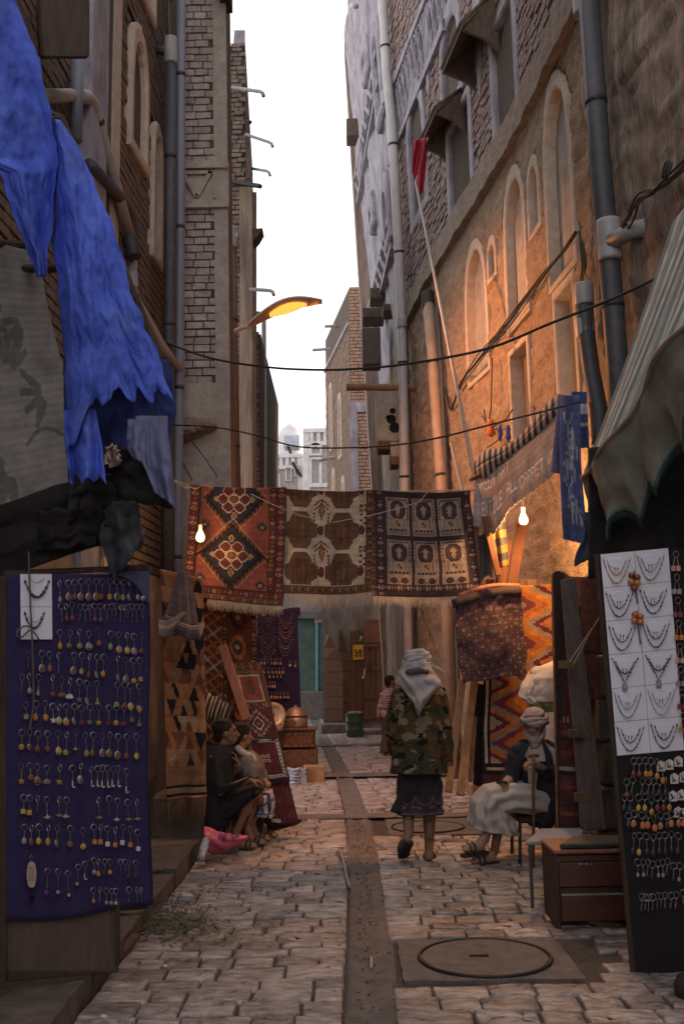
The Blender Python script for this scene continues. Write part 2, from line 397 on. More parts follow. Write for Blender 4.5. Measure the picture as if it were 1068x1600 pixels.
houseR = thing('tower_house', 'tall brick and mud plaster house along the right, above the carpet stall awning', 'house', (2.6, 8, 0))
NICH = []
def niche(name, xl, xr, yt, yb, xc, arch=True, depth=.10, fw=.075, panel=M_panel, frame=M_plast, parts=True):
    ym = (yt+yb)/2
    Ya = WP(xl, ym)[0]; Yb = WP(xr, ym)[0]
    Yc, zt = WP(xc[0], yt); _, zb = WP(xc[1], yb)
    Yc = (Ya+Yb)/2; wd = abs(Ya-Yb)
    NICH.append((Yc, zb, zt, wd, arch, depth)); return name, Yc, zb, zt, wd, arch, depth, fw, panel, frame
def outline(Yc, z0, z1, w_, arch, n=8):
    h = w_/2; pts = [(Yc-h, z0), (Yc+h, z0)]
    if arch:
        rise = min(w_*1.05, (z1-z0)*.5)
        for i in range(n+1):
            a = PI*i/n; pts.append((Yc+h*math.cos(a), z1-rise+rise*math.sin(a)**.8))
    else: pts += [(Yc+h, z1), (Yc-h, z1)]
    return pts
def build_niche(parent, spec, wall=None, proud=.022, name='blind_window', wob=.03):
    wall = wall or W
    nm, Yc, zb, zt, wd, arch, depth, fw, panel, frame = spec
    io = outline(Yc, zb+fw, zt-fw*(2.2 if arch else 1), wd-2*fw, arch); oo = outline(Yc, zb, zt, wd, arch)
    jit = lambda p, k: (p[0]+wob*nz(p[1]*5, k), p[1]+wob*nz(p[0]*5, p[1]*4, k))
    io = [jit(p, 1) for p in io]; oo = [jit(p, 5) for p in oo]
    n = len(io); mb = MB()
    rings = [[wall(*p, -.05) for p in oo], [wall(*p, proud*.7) for p in oo], [wall(lerp(o[0], i[0], .25), lerp(o[1], i[1], .25), proud) for o, i in zip(oo, io)], [wall(lerp(o[0], i[0], .85), lerp(o[1], i[1], .85), proud) for o, i in zip(oo, io)], [wall(*p, proud*.5) for p in io], [wall(*p, -depth-.03) for p in io]]
    mb.loft(rings, cap=False)
    fr = mb.build(nm, frame, parent, smooth=False, fix=False)
    pb = MB(); cen = (Yc, (zb+zt)/2)
    rr = [[wall(lerp(cen[0], p[0], t), lerp(cen[1], p[1], t), -depth+(.015*nz(p[0]*9*t, p[1]*7*t, 4))) for p in io] for t in (1.02, .8, .55, .3)]
    pb.loft(rr, cap=False); pb.add(rr[-1], [tuple(range(n))])
    pb.build('panel', panel, fr, smooth=False, fix=False)
    return fr
LOWN = [niche('blind_window', 727, 763, 378, 597, (737,746)), niche('blind_window', 761, 776, 368, 440, (767,769), fw=.06),
        niche('blind_window', 787, 824, 262, 512, (799,808), fw=.085), niche('blind_window', 824, 844, 243, 370, (831,835), fw=.06),
        niche('blind_window', 850, 896, 118, 440, (862,878), fw=.08),
        niche('shuttered_window', 797, 830, 532, 690, (815,818), arch=False, depth=.16, fw=.07), niche('shuttered_window', 868, 905, 432, 665, (886,890), arch=False, depth=.16, fw=.08)]
def lowz(Y, z):
    d = .035*fbm((Y*1.5, z*1.5, 3), 3)+.022*nz(Y*5, z*11, 8)+.012*nz(Y*16, z*22, 1)
    row = z/.17; d -= .03*(abs((row % 1)-.5)*2)**5*(.5+.5*nz(Y*2, z*2, 6)); d += .03*nz(math.floor(row)*3.1, math.floor(Y/.28+.5*(math.floor(row) % 2))*1.7, 4)
    if Y < 8.3: d += .03*nz(Y*5, z*.35, 2)*smooth((8.3-Y)/.6)
    for Yc, zb, zt, wd, arch, depth in NICH[:7]:
        if abs(Y-Yc) < wd/2-.02 and zb+.02 < z < zt-(.05 if arch else .02):
            e = 1
            if arch and z > zt-wd: e = abs(Y-Yc) < (wd/2-.02)*max(0, 1-((z-(zt-wd))/(wd))**2)**.5
            if e: return -depth-.06
    return d
LY0, LY1 = 3.2, 17.3
mb = MB(); nu, nv = 290, 150
for_v = [[W(lerp(LY0, LY1, i/nu), ZC*j/nv, lowz(lerp(LY0, LY1, i/nu), ZC*j/nv)) for i in range(nu+1)] for j in range(nv+1)]
pts = [p for r_ in for_v for p in r_]
fs = [(j*(nu+1)+i, j*(nu+1)+i+1, (j+1)*(nu+1)+i+1, (j+1)*(nu+1)+i) for j in range(nv) for i in range(nu)]
mi = [1 if (f[0] % (nu+1)) < nu*(8.3-LY0)/(LY1-LY0) else 0 for f in fs]
mb.v = [tuple(p) for p in pts]; mb.f = fs; mb.m = mi
mb.build('lower_wall', [M_mud, M_streak], houseR, smooth=True, fix=False)
for s in LOWN:
    f_ = build_niche(houseR, s)
    if s[0] == 'shuttered_window':
        _, Yc, zb, zt, wd, *_r = s
        m2 = MB()
        for i in range(3):
            m2.hexa([W(Yc+wd*(-.30+.2*i)+a*wd*.09, z, -.12+b) for z in (zb+.1, zt-.12) for a, b in ((-1,0),(1,0),(1,.03),(-1,.03))])
        m2.build('shutter', M_wood, f_)
# upper storeys: brickwork
mb = MB()
mb.grid(lambda u, v: W(lerp(3.2, 17.3, u), lerp(ZC, 16.5, v), -.03), 40, 14); mb.build('upper_wall', M_mortar, houseR, fix=False)
# string courses: brick band with a slanting underside
mb = MB()
for z0, h, d in ((7.37, .17, .10), (7.60, .20, .06), (7.53, .08, .02)):
    nseg = 150; rings = []
    for i in range(nseg+1):
        Y = lerp(3.2, 17.25, i/nseg); j = .02*nz(Y*4, z0)+.015*nz(Y*14, z0)
        rings.append([W(Y, z0+j*.6, -.1), W(Y, z0+j*.6, d+j), W(Y, z0+h+j*.5, d+j), W(Y, z0+h+j*.5, -.1)])
    mb.loft(rings)
mb.build('string_course', mat('course_plaster', (.30,.235,.19), (.15,.115,.095), scale=9, rough=.9, bump=.8, bscale=40), houseR, fix=False)
UPW = [niche('louvred_window', 700, 742, 168, 345, (716,728), arch=False, depth=.2, fw=.13, panel=M_dark, frame=M_gyp),
       niche('hooded_window', 768, 812, 25, 215, (780,793), arch=False, depth=.2, fw=.12, panel=M_dark, frame=M_gyp),
       niche('lattice_window', 688, 724, 14, 165, (697,712), fw=.14, depth=.1, panel=M_dark, frame=M_gyp),
       niche('blind_window', 637, 668, 128, 345, (645,655), fw=.16, depth=.06, panel=M_gyp, frame=M_gyp)]
UPX = [(s[1], s[2], s[3], s[4]) for s in UPW]
mb = MB(); z = 7.82
rowk = 0
FR0, FR1 = WP(650,100)[1]-.45, WP(650,100)[1]+.55
FRY = (WP(690,40)[0]-.3, 17.2)
while z < 15.5:
    Y = 3.5+(.1 if rowk % 2 else 0)
    while Y < 17.1:
        bw = random.uniform(.17, .22)
        c = Y+bw/2
        inside = any(abs(c-a) < w_/2 and zb < z+.03 < zt-.02 for a, zb, zt, w_ in UPX) or (FR0-.12 < z < FR1+.12 and FRY[0] < c < FRY[1]+.2)
        if not inside:
            d = random.uniform(.0, .03); h = random.uniform(.05, .06)
            q = [(Y, z), (Y+bw-.02, z), (Y+bw-.02, z+h), (Y, z+h)]
            a = [W(*p, -.03) for p in q]; b = [W(p[0]+random.uniform(-.006,.006), p[1]+random.uniform(-.005,.005), d) for p in q]
            mb.add(a+b, [(4,5,6,7), (0,1,5,4), (1,2,6,5), (2,3,7,6), (3,0,4,7)])
        Y += bw
    z += .078; rowk += 1
bo = mb.build('brick', M_brick, houseR, fix=True); bo['kind'] = 'stuff'
for s in UPW:
    f_ = build_niche(houseR, s, proud=.045, wob=.03)
    _, Yc, zb, zt, wd, *_r = s
    m2 = MB()
    if s[0] == 'louvred_window':
        for i in range(9):
            zz = lerp(zb+.2, zt-.45, i/8); m2.hexa([W(Yc+a*wd*.34, zz+dz, dd) for dz in (0, .03) for a, dd in ((-1,-.14),(1,-.14),(1,-.04-dz),(-1,-.04-dz))])
        m2.build('louvre', M_wood_dark, f_)
    elif s[0] == 'lattice_window':
        for i in range(7):
            zz = lerp(zb+.25, zt-.4, i/6); m2.tube([W(Yc+wd*.17*math.cos(a), zz+.13*math.sin(a), -.05) for a in [2*PI*k/10 for k in range(10)]], .022, 5, closed=True)
        m2.build('lattice', M_gyp, f_)
    elif s[0] == 'hooded_window':
        m2.hexa([W(Yc+a*.05, z, -.1+b) for z in (zb+.1, zt-.1) for a, b in ((-1,0),(1,0),(1,.05),(-1,.05))])
        m2.build('mullion', M_wood_dark, f_)
# timber hoods over the two windows
M_hood = mat('hood_timber', (.15,.105,.08), (.07,.05,.04), scale=6, rough=.85, bump=.5, bscale=30, stretch=(5,5,1))
def hood(Y0, Y1, z0, z1, out, name='window_hood'):
    rt = MB()
    rt.hexa([W(Y, z, d) for Y, z, d in ((Y0, z1-.05, 0), (Y1, z1-.05, 0), (Y1+.05, z0+.02, out), (Y0-.05, z0+.02, out), (Y0, z1, 0), (Y1, z1, 0), (Y1+.05, z0+.07, out), (Y0-.05, z0+.07, out))])
    nb = 5
    for i in range(nb):
        a, b = lerp(Y0-.05, Y1+.05, i/nb)+.012, lerp(Y0-.05, Y1+.05, (i+1)/nb)-.012
        rt.hexa([W(Y, z, d) for Y, z, d in ((a, z1+.005, 0), (b, z1+.005, 0), (b, z0+.075, out), (a, z0+.075, out), (a, z1+.03, 0), (b, z1+.03, 0), (b, z0+.10, out+.03), (a, z0+.10, out+.03))])
    o = rt.build(name, M_hood, houseR)
    for Y in (Y0, Y1):
        ck = MB(); ck.prism([W(Y-.02, z1-.05, 0), W(Y-.02, z0-.22, .0), W(Y-.02, z0-.08, out*.35), W(Y-.02, z0+.02, out*.98)], W(Y+.025, z1, 0)-W(Y-.02, z1, 0))
        ck.build('cheek', M_hood, o)
    return o
Yh, zh = WP(760, 60); hood(Yh-.40, Yh+.48, zh-.22, zh+.36, .45)
Yh, zh = WP(712, 185); hood(Yh-.38, Yh+.50, zh-.2, zh+.22, .40)
# frieze of plaster lozenges between two rails
mb = MB(); Ys = np.linspace(FRY[0], FRY[1], 16)
mb.grid(lambda u, v: W(lerp(*FRY, u), lerp(FR0, FR1, v), -.01), 14, 3)
for zz, dd in ((FR0-.12, .07), (FR1, .07)):
    mb.hexa([W(Y, z, d) for z in (zz, zz+.14) for Y, d in ((FRY[0], -.05), (FRY[1], -.05), (FRY[1], dd), (FRY[0], dd))])
frz = mb.build('frieze', M_mortar, houseR, fix=False)
mb = MB()
for a, b in zip(Ys, Ys[1:]):
    zc = (FR0+FR1)/2; c = (a+b)/2
    for p, q in (((a, FR0), (b, FR1)), ((b, FR0), (a, FR1))): mb.beam(W(*p, .02), W(*q, .02), .06, .05, up=(-1,0,0))
    mb.tube([W(c+.11*math.cos(2*PI*k/8), FR1-.2+.13*math.sin(2*PI*k/8), .02) for k in range(8)], .03, 5, closed=True)
    mb.tube([W(c+.11*math.cos(2*PI*k/8), FR0+.2+.13*math.sin(2*PI*k/8), .02) for k in range(8)], .03, 5, closed=True)
for zz in (FR0-.1, FR1+.02): mb.beam(W(FRY[0], zz, .05), W(FRY[1], zz, .05), .14, .08, up=(-1,0,0))
mb.build('frieze_ornament', M_gyp, frz)
# plaster pilasters on the upper storeys
for px, yb_, wd in ((617,330,.30), (752,150,.26), (806,30,.22), (672,150,.28)):
    Yc, zb = WP(px, yb_)
    m2 = MB(); zs = [zb+i*.3 for i in range(int((15.5-zb)/.3))]
    rings = []
    for z in zs:
        j = .05*nz(z*1.4, px*.1); w2 = wd/2*min(1, .2+(z-zb)*1.2)
        rings.append([W(Yc-w2+j, z, -.05), W(Yc-w2+j, z, .035), W(Yc+w2+j*.6, z, .035), W(Yc+w2+j*.6, z, -.05)])
    m2.loft(rings); m2.build('plaster_pilaster', M_gyp, houseR, fix=False)

# ---- next house along on the right: weathered gypsum front
houseG = thing('tower_house', 'tall whitewashed house with carved gypsum front, behind the long white drainpipe', 'house', (1.0, 20, 0))
def gz(Y, z):
    d = .05*nz(Y*2.2, z*.5, 1)+.02*nz(Y*6, z*5, 3)
    if z > 7: d += .06*(smooth((math.sin(Y*5.2+.6*math.sin(z*.8))+.2)*2))*(.6+.4*nz(Y, z*.7, 5))
    return d
mb = MB(); nu, nv = 90, 190
mb.grid(lambda u, v: W(lerp(17.3, 22.5, u), 16.8*v, gz(lerp(17.3, 22.5, u), 16.8*v)-.02), nu, nv)
mb.m = [1 if (f[0]//(nu+1)) > nv*7.6/16.8 else 0 for f in mb.f]
mb.build('front_wall', [M_streak, M_gyp], houseG, smooth=True, fix=False)
mb = MB(); a, b = W(22.5, 0), W(22.5, 16.8)
mb.hexa([(a.x, 22.5, 0), (a.x+6, 22.5, 0), (a.x+6, 23.2, 0), (a.x, 23.2, 0), (b.x, 22.5, 16.8), (b.x+6, 22.5, 16.8), (b.x+6, 23.2, 16.8), (b.x, 23.2, 16.8)])
mb.build('end_wall', M_streak, houseG)
for px, y0_, y1_ in ((573,60,150), (590,30,240), (583,300,390), (606,270,420), (566,220,300)):
    Yc, zt = WP(px, y0_); _, zb = WP(px, y1_)
    build_niche(houseG, ('blind_window', Yc, zb, zt, .85, True, .06, .2, M_dark, M_gyp), proud=.14, wob=.06)
for z0 in (9.3, 12.6):
    mb = MB()
    for Y0 in np.arange(17.6, 22.2, .55):
        mb.beam(W(Y0, z0, .05), W(Y0+.5, z0+.45, .05), .1, .1, up=(-1,0,0)); mb.beam(W(Y0+.5, z0, .05), W(Y0, z0+.45, .05), .1, .1, up=(-1,0,0))
    for zz in (z0-.1, z0+.5): mb.beam(W(17.4, zz, .06), W(22.4, zz, .06), .12, .12, up=(-1,0,0))
    mb.build('carved_band', M_gyp, houseG)
# hood and brackets on its front
def wbox(px0, py0, px1, py1, Y, dep, material, name, parent):
    a, b = P(px0, py1, Y), P(px1, py0, Y); m2 = MB()
    m2.box(((a.x+b.x)/2, Y+dep/2, (a.z+b.z)/2), (b.x-a.x, dep, b.z-a.z)); return bevel(m2.build(name, material, parent), .015)
wbox(541, 184, 570, 212, 21.6, .5, M_hood, 'window_hood', houseG)
wbox(566, 480, 600, 496, 19.4, .6, M_hood, 'window_hood', houseG)
wbox(578, 449, 598, 467, 19.6, .5, M_hood, 'beam_end', houseG)
wbox(598, 474, 626, 486, 18.6, .5, M_hood, 'beam_end', houseG)
wbox(566, 511, 594, 569, 19.2, .5, mat('shutter_box', (.15,.115,.10), (.09,.07,.06), stretch=(6,6,1), bump=.4), 'lattice_box', houseG)
# plastered bay on timber feet beside the drainpipe
bay = wbox(589, 606, 624, 690, 17.2, .8, M_plast, 'plastered_bay', houseG)
for (a, b, c_, d, nm, mm) in ((590,688,610,702,'timber_foot',M_wood), (610,690,624,714,'timber_foot',M_plast), (610,712,624,726,'timber_foot',M_wood)):
    o = wbox(a, b, c_, d, 17.15, .5, mm, nm, houseG)
m2 = MB()
for x, y, r_ in ((613,642,5), (611,655,8), (616,668,9), (606,652,4)):
    c = P(x, y, 17.195); m2.lathe([(r_*px_m(17.2)*1.0, 0), (r_*px_m(17.2)*.9, .012)], c, 9, Euler((PI/2,0,0)).to_matrix())
m2.build('hole', M_dark, bay)

# ---- brick tower at the bend
tower = thing('brick_tower', 'square brick tower house at the bend of the street, behind the hanging carpets', 'house', (.3, 27, 0))
pa, pb, pc = P(545, 450, 27.0), P(640, 452, 27.0), P(508, 536, 31.6)
ZT = pa.z
TA, TB, TC = Vector((pa.x, 27, 0)), Vector((pb.x+1.2, 27, 0)), Vector((pc.x, 31.6, 0))
def lin(A, B):
    dv = B-A; L = dv.length; t = dv/L; n = Vector((t.y, -t.x, 0))
    return (lambda s, z, d=0.0: A+t*s+n*d+Vector((0,0,z))), L
Tf, Lf = lin(TA, TB); Tl, Ll = lin(TC, TA)
mb = MB(); mb.hexa([TC, TA, TB, (TB.x, 33, 0), TC+Vector((0,0,ZT)), TA+Vector((0,0,ZT)), TB+Vector((0,0,ZT)), (TB.x, 33, ZT)]); mb.build('core', M_mortar, tower)
M_brick2 = mat('pale_brick', (.36,.235,.18), (.20,.13,.10), scale=16, rough=.9, bump=.5, bscale=45, rnd=.3)
def bricks(fn, L, z0, z1, bw, bh, material, parent, skip=None, objs=0, dmax=.03, gap=.02, dmin=.012):
    var = []
    for k in range(6):
        m2 = MB(); j = lambda: random.uniform(-.04, .04)
        m2.hexa([(x+j()*.6, y*.5+.5, z+j()) for z in (-.5, .5) for x, y in ((-.5,-1),(.5,-1),(.5,1),(-.5,1))]); m2.f = [f for f in m2.f]; me = m2.mesh('brick'); me.materials.append(material); var.append(me)
    stuff = MB(); z = z0; k = 0; cnt = 0; lst = []
    while z < z1-.01:
        s = -random.uniform(0, bw) if k % 2 else 0; s = max(s, -bw*.5)
        while s < L-.02:
            w_ = bw*random.uniform(.85, 1.15); a, b = max(0, s), min(L, s+w_-gap)
            if b-a > .05 and not (skip and skip((a+b)/2, z+bh/2)): lst.append((a, b, z, random.uniform(dmin, dmax)))
            s += w_
        z += bh; k += 1
    for a, b, z, d in lst:
        p0, p1 = fn(a, z), fn(b, z); ex = (p1-p0); n = (fn(a, z, 1)-p0)
        mt = Matrix(((ex.x, -n.x*d, 0, 0), (ex.y, -n.y*d, 0, 0), (0, 0, (bh-gap)*random.uniform(.88, 1.02), 0), (0,0,0,1)))
        c = (p0+p1)/2+n*d+Vector((0,0,bh/2)); mt.translation = c
        # local y runs 0..1 from the face back into the wall
        if cnt < objs:
            o = link(random.choice(var), 'brick', None); o.matrix_world = mt; adopt(o, parent); cnt += 1
        else:
            me = random.choice(var); stuff.add([mt @ v.co for v in me.vertices], [tuple(p.vertices) for p in me.polygons])
    if stuff.v:
        o = stuff.build('brick', material, parent); o['kind'] = 'stuff'
bandz = P(545, 640, 27).z
bricks(Tf, Lf, 2.5, ZT, .26, .10, M_brick2, tower, skip=lambda s, z: bandz-.1 < z < bandz+.22)
mb = MB(); a, b = bandz-.08, bandz+.2
mb.hexa([Tf(s, z, d) for z in (a, b) for s, d in ((-.05,.05),(Lf,.05),(Lf,-.05),(-.05,-.05))]); mb.build('plaster_band', M_gyp, tower)
mb = MB(); mb.hexa([Tf(s, z, d) for z in (0, bandz-.08) for s, d in ((-.06,.05),(.16,.05),(.16,-.05),(-.06,-.05))]); mb.build('plaster_band', M_gyp, tower)
bricks(Tl, Ll, 3.0, ZT-1.0, .26, .10, M_brick2, tower)
def twin(s, z0, z1, w_): return ('arched_window', s, z0, z1, w_, True, .06, .09, M_dark, M_plast)
for s, z0, z1, w_ in ((1.2, 8.2, 10.4, .55), (2.9, 7.6, 9.6, .55), (1.5, 6.0, 7.6, .5), (3.3, 5.6, 7.0, .5)):
    build_niche(tower, twin(s, z0, z1, w_), wall=lambda Y, z, d=0: Tl(Y, z, d), proud=.07, name='arched_window')
for s, z0, z1, w_ in ((1.0, 3.0, 5.6, .9), (2.6, 2.8, 4.9, .9), (4.0, 2.8, 4.6, .6)):
    build_niche(tower, ('arched_window', s, z0, z1, w_, True, .06, .16, M_panel, M_gyp), wall=lambda Y, z, d=0: Tl(Y, z, d), proud=.08)
mb = MB()
for zz, hh in ((6.05, .12), (5.75, .1), (ZT-1.1, .1)): mb.hexa([Tl(s, z, d) for z in (zz, zz+hh) for s, d in ((0,.07),(Ll,.07),(Ll,-.05),(0,-.05))])
mb.build('moulding', M_gyp, tower)
for q_ in ([P(488,547,30), P(517,545,30)], [P(507,510,29), P(530,509,29)], [P(497,720,30), P(527,713,30)]): MB().tube(q_, .05, 8).build('water_spout', M_gyp, tower)

# ---- far white houses
def far_house(label, px0, px1, pytop, Y, pxs, dome=None, bands=True):
    a, b = P(px0, pytop, Y), P(px1, pytop, Y)
    t = thing('gypsum_house', label, 'house', ((a.x+b.x)/2, Y, 0))
    mb = MB(); mb.box(((a.x+b.x)/2, Y+3, a.z/2), (b.x-a.x, 6, a.z)); mb.build('wall', mat('far_brick', (.36,.325,.32), (.24,.215,.21), scale=6, rough=.9, bump=.5, bscale=20), t)
    fn = lambda s, z, d=0: Vector((a.x+s, Y-d, z))
    L = b.x-a.x; m2 = MB()
    for k, dz in enumerate((0.0, .55)): m2.hexa([fn(s, z, d) for z in (a.z-dz-.12, a.z-dz+.05) for s, d in ((0,.1),(L,.1),(L,-.1),(0,-.1))])
    for i in range(int(L/.28)): m2.hexa([fn(s, z, d) for z in (a.z-.5, a.z-.12) for s, d in ((i*.28,.06),(i*.28+.15,.06),(i*.28+.15,-.1),(i*.28,-.1))])
    for z in (a.z-2.4, a.z-4.6): m2.hexa([fn(s, zz, d) for zz in (z, z+.16) for s, d in ((0,.06),(L,.06),(L,-.1),(0,-.1))])
    for s in (0, L-.25): m2.hexa([fn(q, z, d) for z in (0, a.z) for q, d in ((s,.05),(s+.25,.05),(s+.25,-.1),(s,-.1))])
    m2.build('moulding', M_white, t)
    for (xa, xb, yt, yb, arch, kind) in pxs:
        pa_, pb_ = P(xa, yb, Y), P(xb, yt, Y); sc = (pa_.x+pb_.x)/2-a.x
        f_ = build_niche(t, ('window', sc, pa_.z, pb_.z, pb_.x-pa_.x, arch, .12, (pb_.x-pa_.x)*.2, kind, M_white), wall=fn, proud=.1, wob=.02)
        if not arch:
            m3 = MB(); w2 = (pb_.x-pa_.x)*.3
            m3.hexa([fn(sc+u, z, d) for z in (pa_.z+.1, pb_.z-.1) for u, d in ((-.04,-.06),(.04,-.06),(.04,-.1),(-.04,-.1))])
            m3.hexa([fn(sc+u, z, d) for z in ((pa_.z+pb_.z)/2-.04, (pa_.z+pb_.z)/2+.04) for u, d in ((-w2,-.05),(w2,-.05),(w2,-.09),(-w2,-.09))]); m3.build('glazing_bar', M_white, f_)
    return t
M_white = mat('whitewash', (.60,.59,.61), (.42,.41,.43), scale=3, rough=.8, bump=.3, bscale=15)
M_pane = mat('window_pane', (.30,.34,.42), (.22,.26,.33), rough=.2, bump=0, rough_var=0)
far_house('white banded house with an arched fanlight over a framed window, far down the street', 473, 530, 672, 40, [(484,502,715,762,False,M_pane), (483,503,690,713,True,M_pane)])
far_house('low white house under the dome, far behind the thin grey pole', 418, 473, 712, 46, [(446,456,731,752,False,M_panel), (425,438,738,770,True,M_panel), (460,470,728,745,False,M_panel)])
far_house('white house edge beyond the thin grey pole, farthest left', 380, 421, 678, 60, [(404,414,700,760,True,M_panel)])
dm = thing('dome', 'small pointed white dome above the far white roofs', 'dome', P(453,700,50))
c = P(453, 697, 50); r_ = 18*px_m(50)
MB().lathe([(r_, -2.5), (r_, .2), (r_*1.02, .42), (r_*.97, .62), (r_*.84, .82), (r_*.60, .99), (r_*.32, 1.10), (r_*.10, 1.18), (.01, 1.34)], c, 20).build('shell', M_white, dm, smooth=True)
t_ = thing('water_tank', 'pale blue square water tank in front of the white dome', 'tank', P(457,694,47))
c = P(456, 692, 47); bevel(MB().box(c, (.78, .8, .62)).build('tank_body', mat('tank_blue', (.40,.44,.52), rough=.6, bump=.1), t_), .05)
MB().tube([P(447,690,46.7), P(453,705,46.6), P(458,725,45.9), P(470,744,45.8)], .07, 6).build('hose', M_dark, t_)
# ------------------------------------------------------------------ lamps
M_lamp = mat('lamp_enamel', (.55,.38,.30), (.42,.28,.22), scale=10, rough=.5, bump=.1)
LY = 11.6
lamp = thing('street_lamp', 'lit curved street lamp head on a bent arm, above the hanging carpets', 'street lamp', P(357, 600, LY))
a, b = P(388, 510, LY), P(503, 472, LY-.5)
mb = MB(); rings = []
for i in range(15):
    t = i/14; c = a.lerp(b, t)+Vector((0,0,.10*math.sin(PI*t))); wdt = .03+.17*math.sin(PI*min(1, t*.9+.07))**.8; hh = .025+.045*math.sin(PI*min(1,t*.92+.05))
    rings.append([c+Vector((0, wdt*math.cos(q), hh*(math.sin(q) if math.sin(q) > 0 else .25*math.sin(q)))) for q in [2*PI*k/12 for k in range(12)]])
mb.loft(rings); mb.build('head', M_lamp, lamp, smooth=True)
mb = MB(); rings = []
for i in range(9):
    t = lerp(.30, .80, i/8); c = a.lerp(b, t)+Vector((0,0,.10*math.sin(PI*t)-.02)); wdt = .11*math.sin(PI*lerp(.12,.95,i/8))+.01; hh = .06*math.sin(PI*lerp(.1,.95,i/8))
    rings.append([c+Vector((0, wdt*math.cos(q), hh*math.sin(q)-.01)) for q in [2*PI*k/10 for k in range(10)]])
mb.loft(rings); mb.build('diffuser', emit('sodium_glow', (1.0, .40, .06), .10), lamp, smooth=True)
mb = MB(); mb.tube([P(x, y, LY) for x, y in ((352,640),(353,560),(356,533),(364,519),(376,513),(392,509))], .028, 8); mb.build('arm', M_lamp, lamp, smooth=True)
ld = bpy.data.lights.new('sodium_lamp', 'SPOT'); ld.energy = 36; ld.color = (1.0, .35, .09); ld.shadow_soft_size = .12; ld.spot_size = R(154); ld.spot_blend = .5
lo = bpy.data.objects.new('sodium_lamp', ld); COL.objects.link(lo); lc = a.lerp(b, .55); lo.location = lc+Vector((0,0,-.16))
lo.rotation_euler = Vector((-.85,-.22,.8)).to_track_quat('Z', 'Y').to_euler(); adopt(lo, lamp); lo.name = 'lamp_light'
M_glow = emit('hot_filament_glass', (1.0, .72, .34), .25)
def bulb(px, py, Y, label, top, en=.5):
    c = P(px, py, Y); t = thing('light_bulb', label, 'light bulb', c, 'bare lit bulbs')
    MB().lathe([(.012,-.052),(.030,-.044),(.040,-.022),(.040,0),(.030,.028),(.018,.05),(.016,.062)], c, 16).build('glass', M_glow, t, smooth=True)
    MB().lathe([(.016,.060),(.019,.062),(.019,.105),(.010,.115)], c, 12).build('socket', mat('bakelite', (.45,.42,.38), bump=0, rough=.5), t)
    MB().tube([c+Vector((0,0,.11)), c+Vector((.01,0,.25)), *top], .005, 5).build('cord', M_cable, t)
    l_ = bpy.data.lights.new('bulb_light', 'POINT'); l_.energy = en; l_.color = (1.0, .50, .18); l_.shadow_soft_size = .045
    o = bpy.data.objects.new('bulb_light', l_); COL.objects.link(o); o.location = c+Vector((0,-.10,-.02)); adopt(o, t)
    return t
bulb(313, 838, 9.0, 'bare lit bulb hanging in front of the red diamond carpet', [P(312, 765, 9.0)])
bulb(817, 811, 8.9, 'bare lit bulb hanging under the lettered carpet shop awning', [P(814, 760, 8.9)], 5.0)
# ------------------------------------------------------------------ left-hand houses
houseL = thing('tower_house', 'dark brick house along the left, behind the blue awning and drainpipes', 'house', (-2.0, 7, 0))
LA, LB = Vector((-2.3, 2.5, 0)), Vector((-1.86, 10.5, 0))
Lw0, LL = lin(LA, LB)
def LW(s, z, d=0.0): return Lw0(s, z, d)      # s runs along the street from the near end
def LP(px, py, d=0.0):
    lo, hi = .2, LL
    t = (LB-LA).normalized(); n = Vector((t.y, -t.x, 0)); r_ = ray(px, py); o = Vector((0,0,CAM_H))
    k = ((LA+n*d-o).dot(n))/r_.dot(n); p = o+r_*k; return (p-LA).dot(t), p.z
MB().grid(lambda u, v: LW(LL*u, 14*v, -.02), 30, 40).build('wall', M_mortar, houseL, fix=False)
M_brickL = mat('soot_brick', (.19,.13,.10), (.085,.06,.05), scale=16, rough=.92, bump=.7, bscale=40)
s0 = LP(190, 300)[0]
LN = []
def lniche(xl, xr, yt, yb, xt, xb, fw, arch=True):
    ym = (yt+yb)/2; a, b = LP(xl, ym)[0], LP(xr, ym)[0]; zt = LP(xt, yt)[1]; zb = LP(xb, yb)[1]
    LN.append(((a+b)/2, zb, zt, abs(b-a))); return ('blind_window', (a+b)/2, zb, zt, abs(b-a), arch, .08, fw, M_panel, M_plast)
ln = [lniche(198, 228, 15, 258, 205, 215, .11), lniche(233, 250, 185, 420, 240, 245, .09), lniche(216, 240, -120, 20, 224, 228, .1)]
bricks(LW, LL, 2.4, 12.5, .24, .085, M_brickL, houseL, skip=lambda s, z: any(abs(s-a) < w_/2 and zb < z < zt for a, zb, zt, w_ in LN), dmax=.014, dmin=.004, gap=.012)
for s in ln: build_niche(houseL, s, wall=LW, proud=.05, wob=.03)
def lstrip(px0, px1, py, z0, z1, d, material, name):
    a, b = LP(px0, py)[0], LP(px1, py)[0]; m2 = MB(); rings = []
    for i in range(24):
        z = lerp(z0, z1, i/23); j = .02*nz(z*2, px0); rings.append([LW(a+j, z, -.02), LW(a+j, z, d), LW(b+j, z, d), LW(b+j, z, -.02)])
    m2.loft(rings); return m2.build(name, material, houseL, fix=False)
lstrip(126, 152, 100, 2, 13, .10, M_gyp, 'plaster_pilaster'); lstrip(168, 180, 100, 2, 13, .06, M_plast, 'plaster_pilaster'); lstrip(156, 167, 100, 2, 13, .05, M_mortar, 'plaster_pilaster')
o = MB(); c = P(112, 30, 5.9); o.hexa([P(x, y, Y) for y, k in ((92, 1), (-30, 0)) for x, Y in ((55+10*k, 5.5), (140, 5.6), (140, 6.2), (60, 6.2))]); bevel(o.build('timber_bracket', M_wood_dark, houseL), .02)
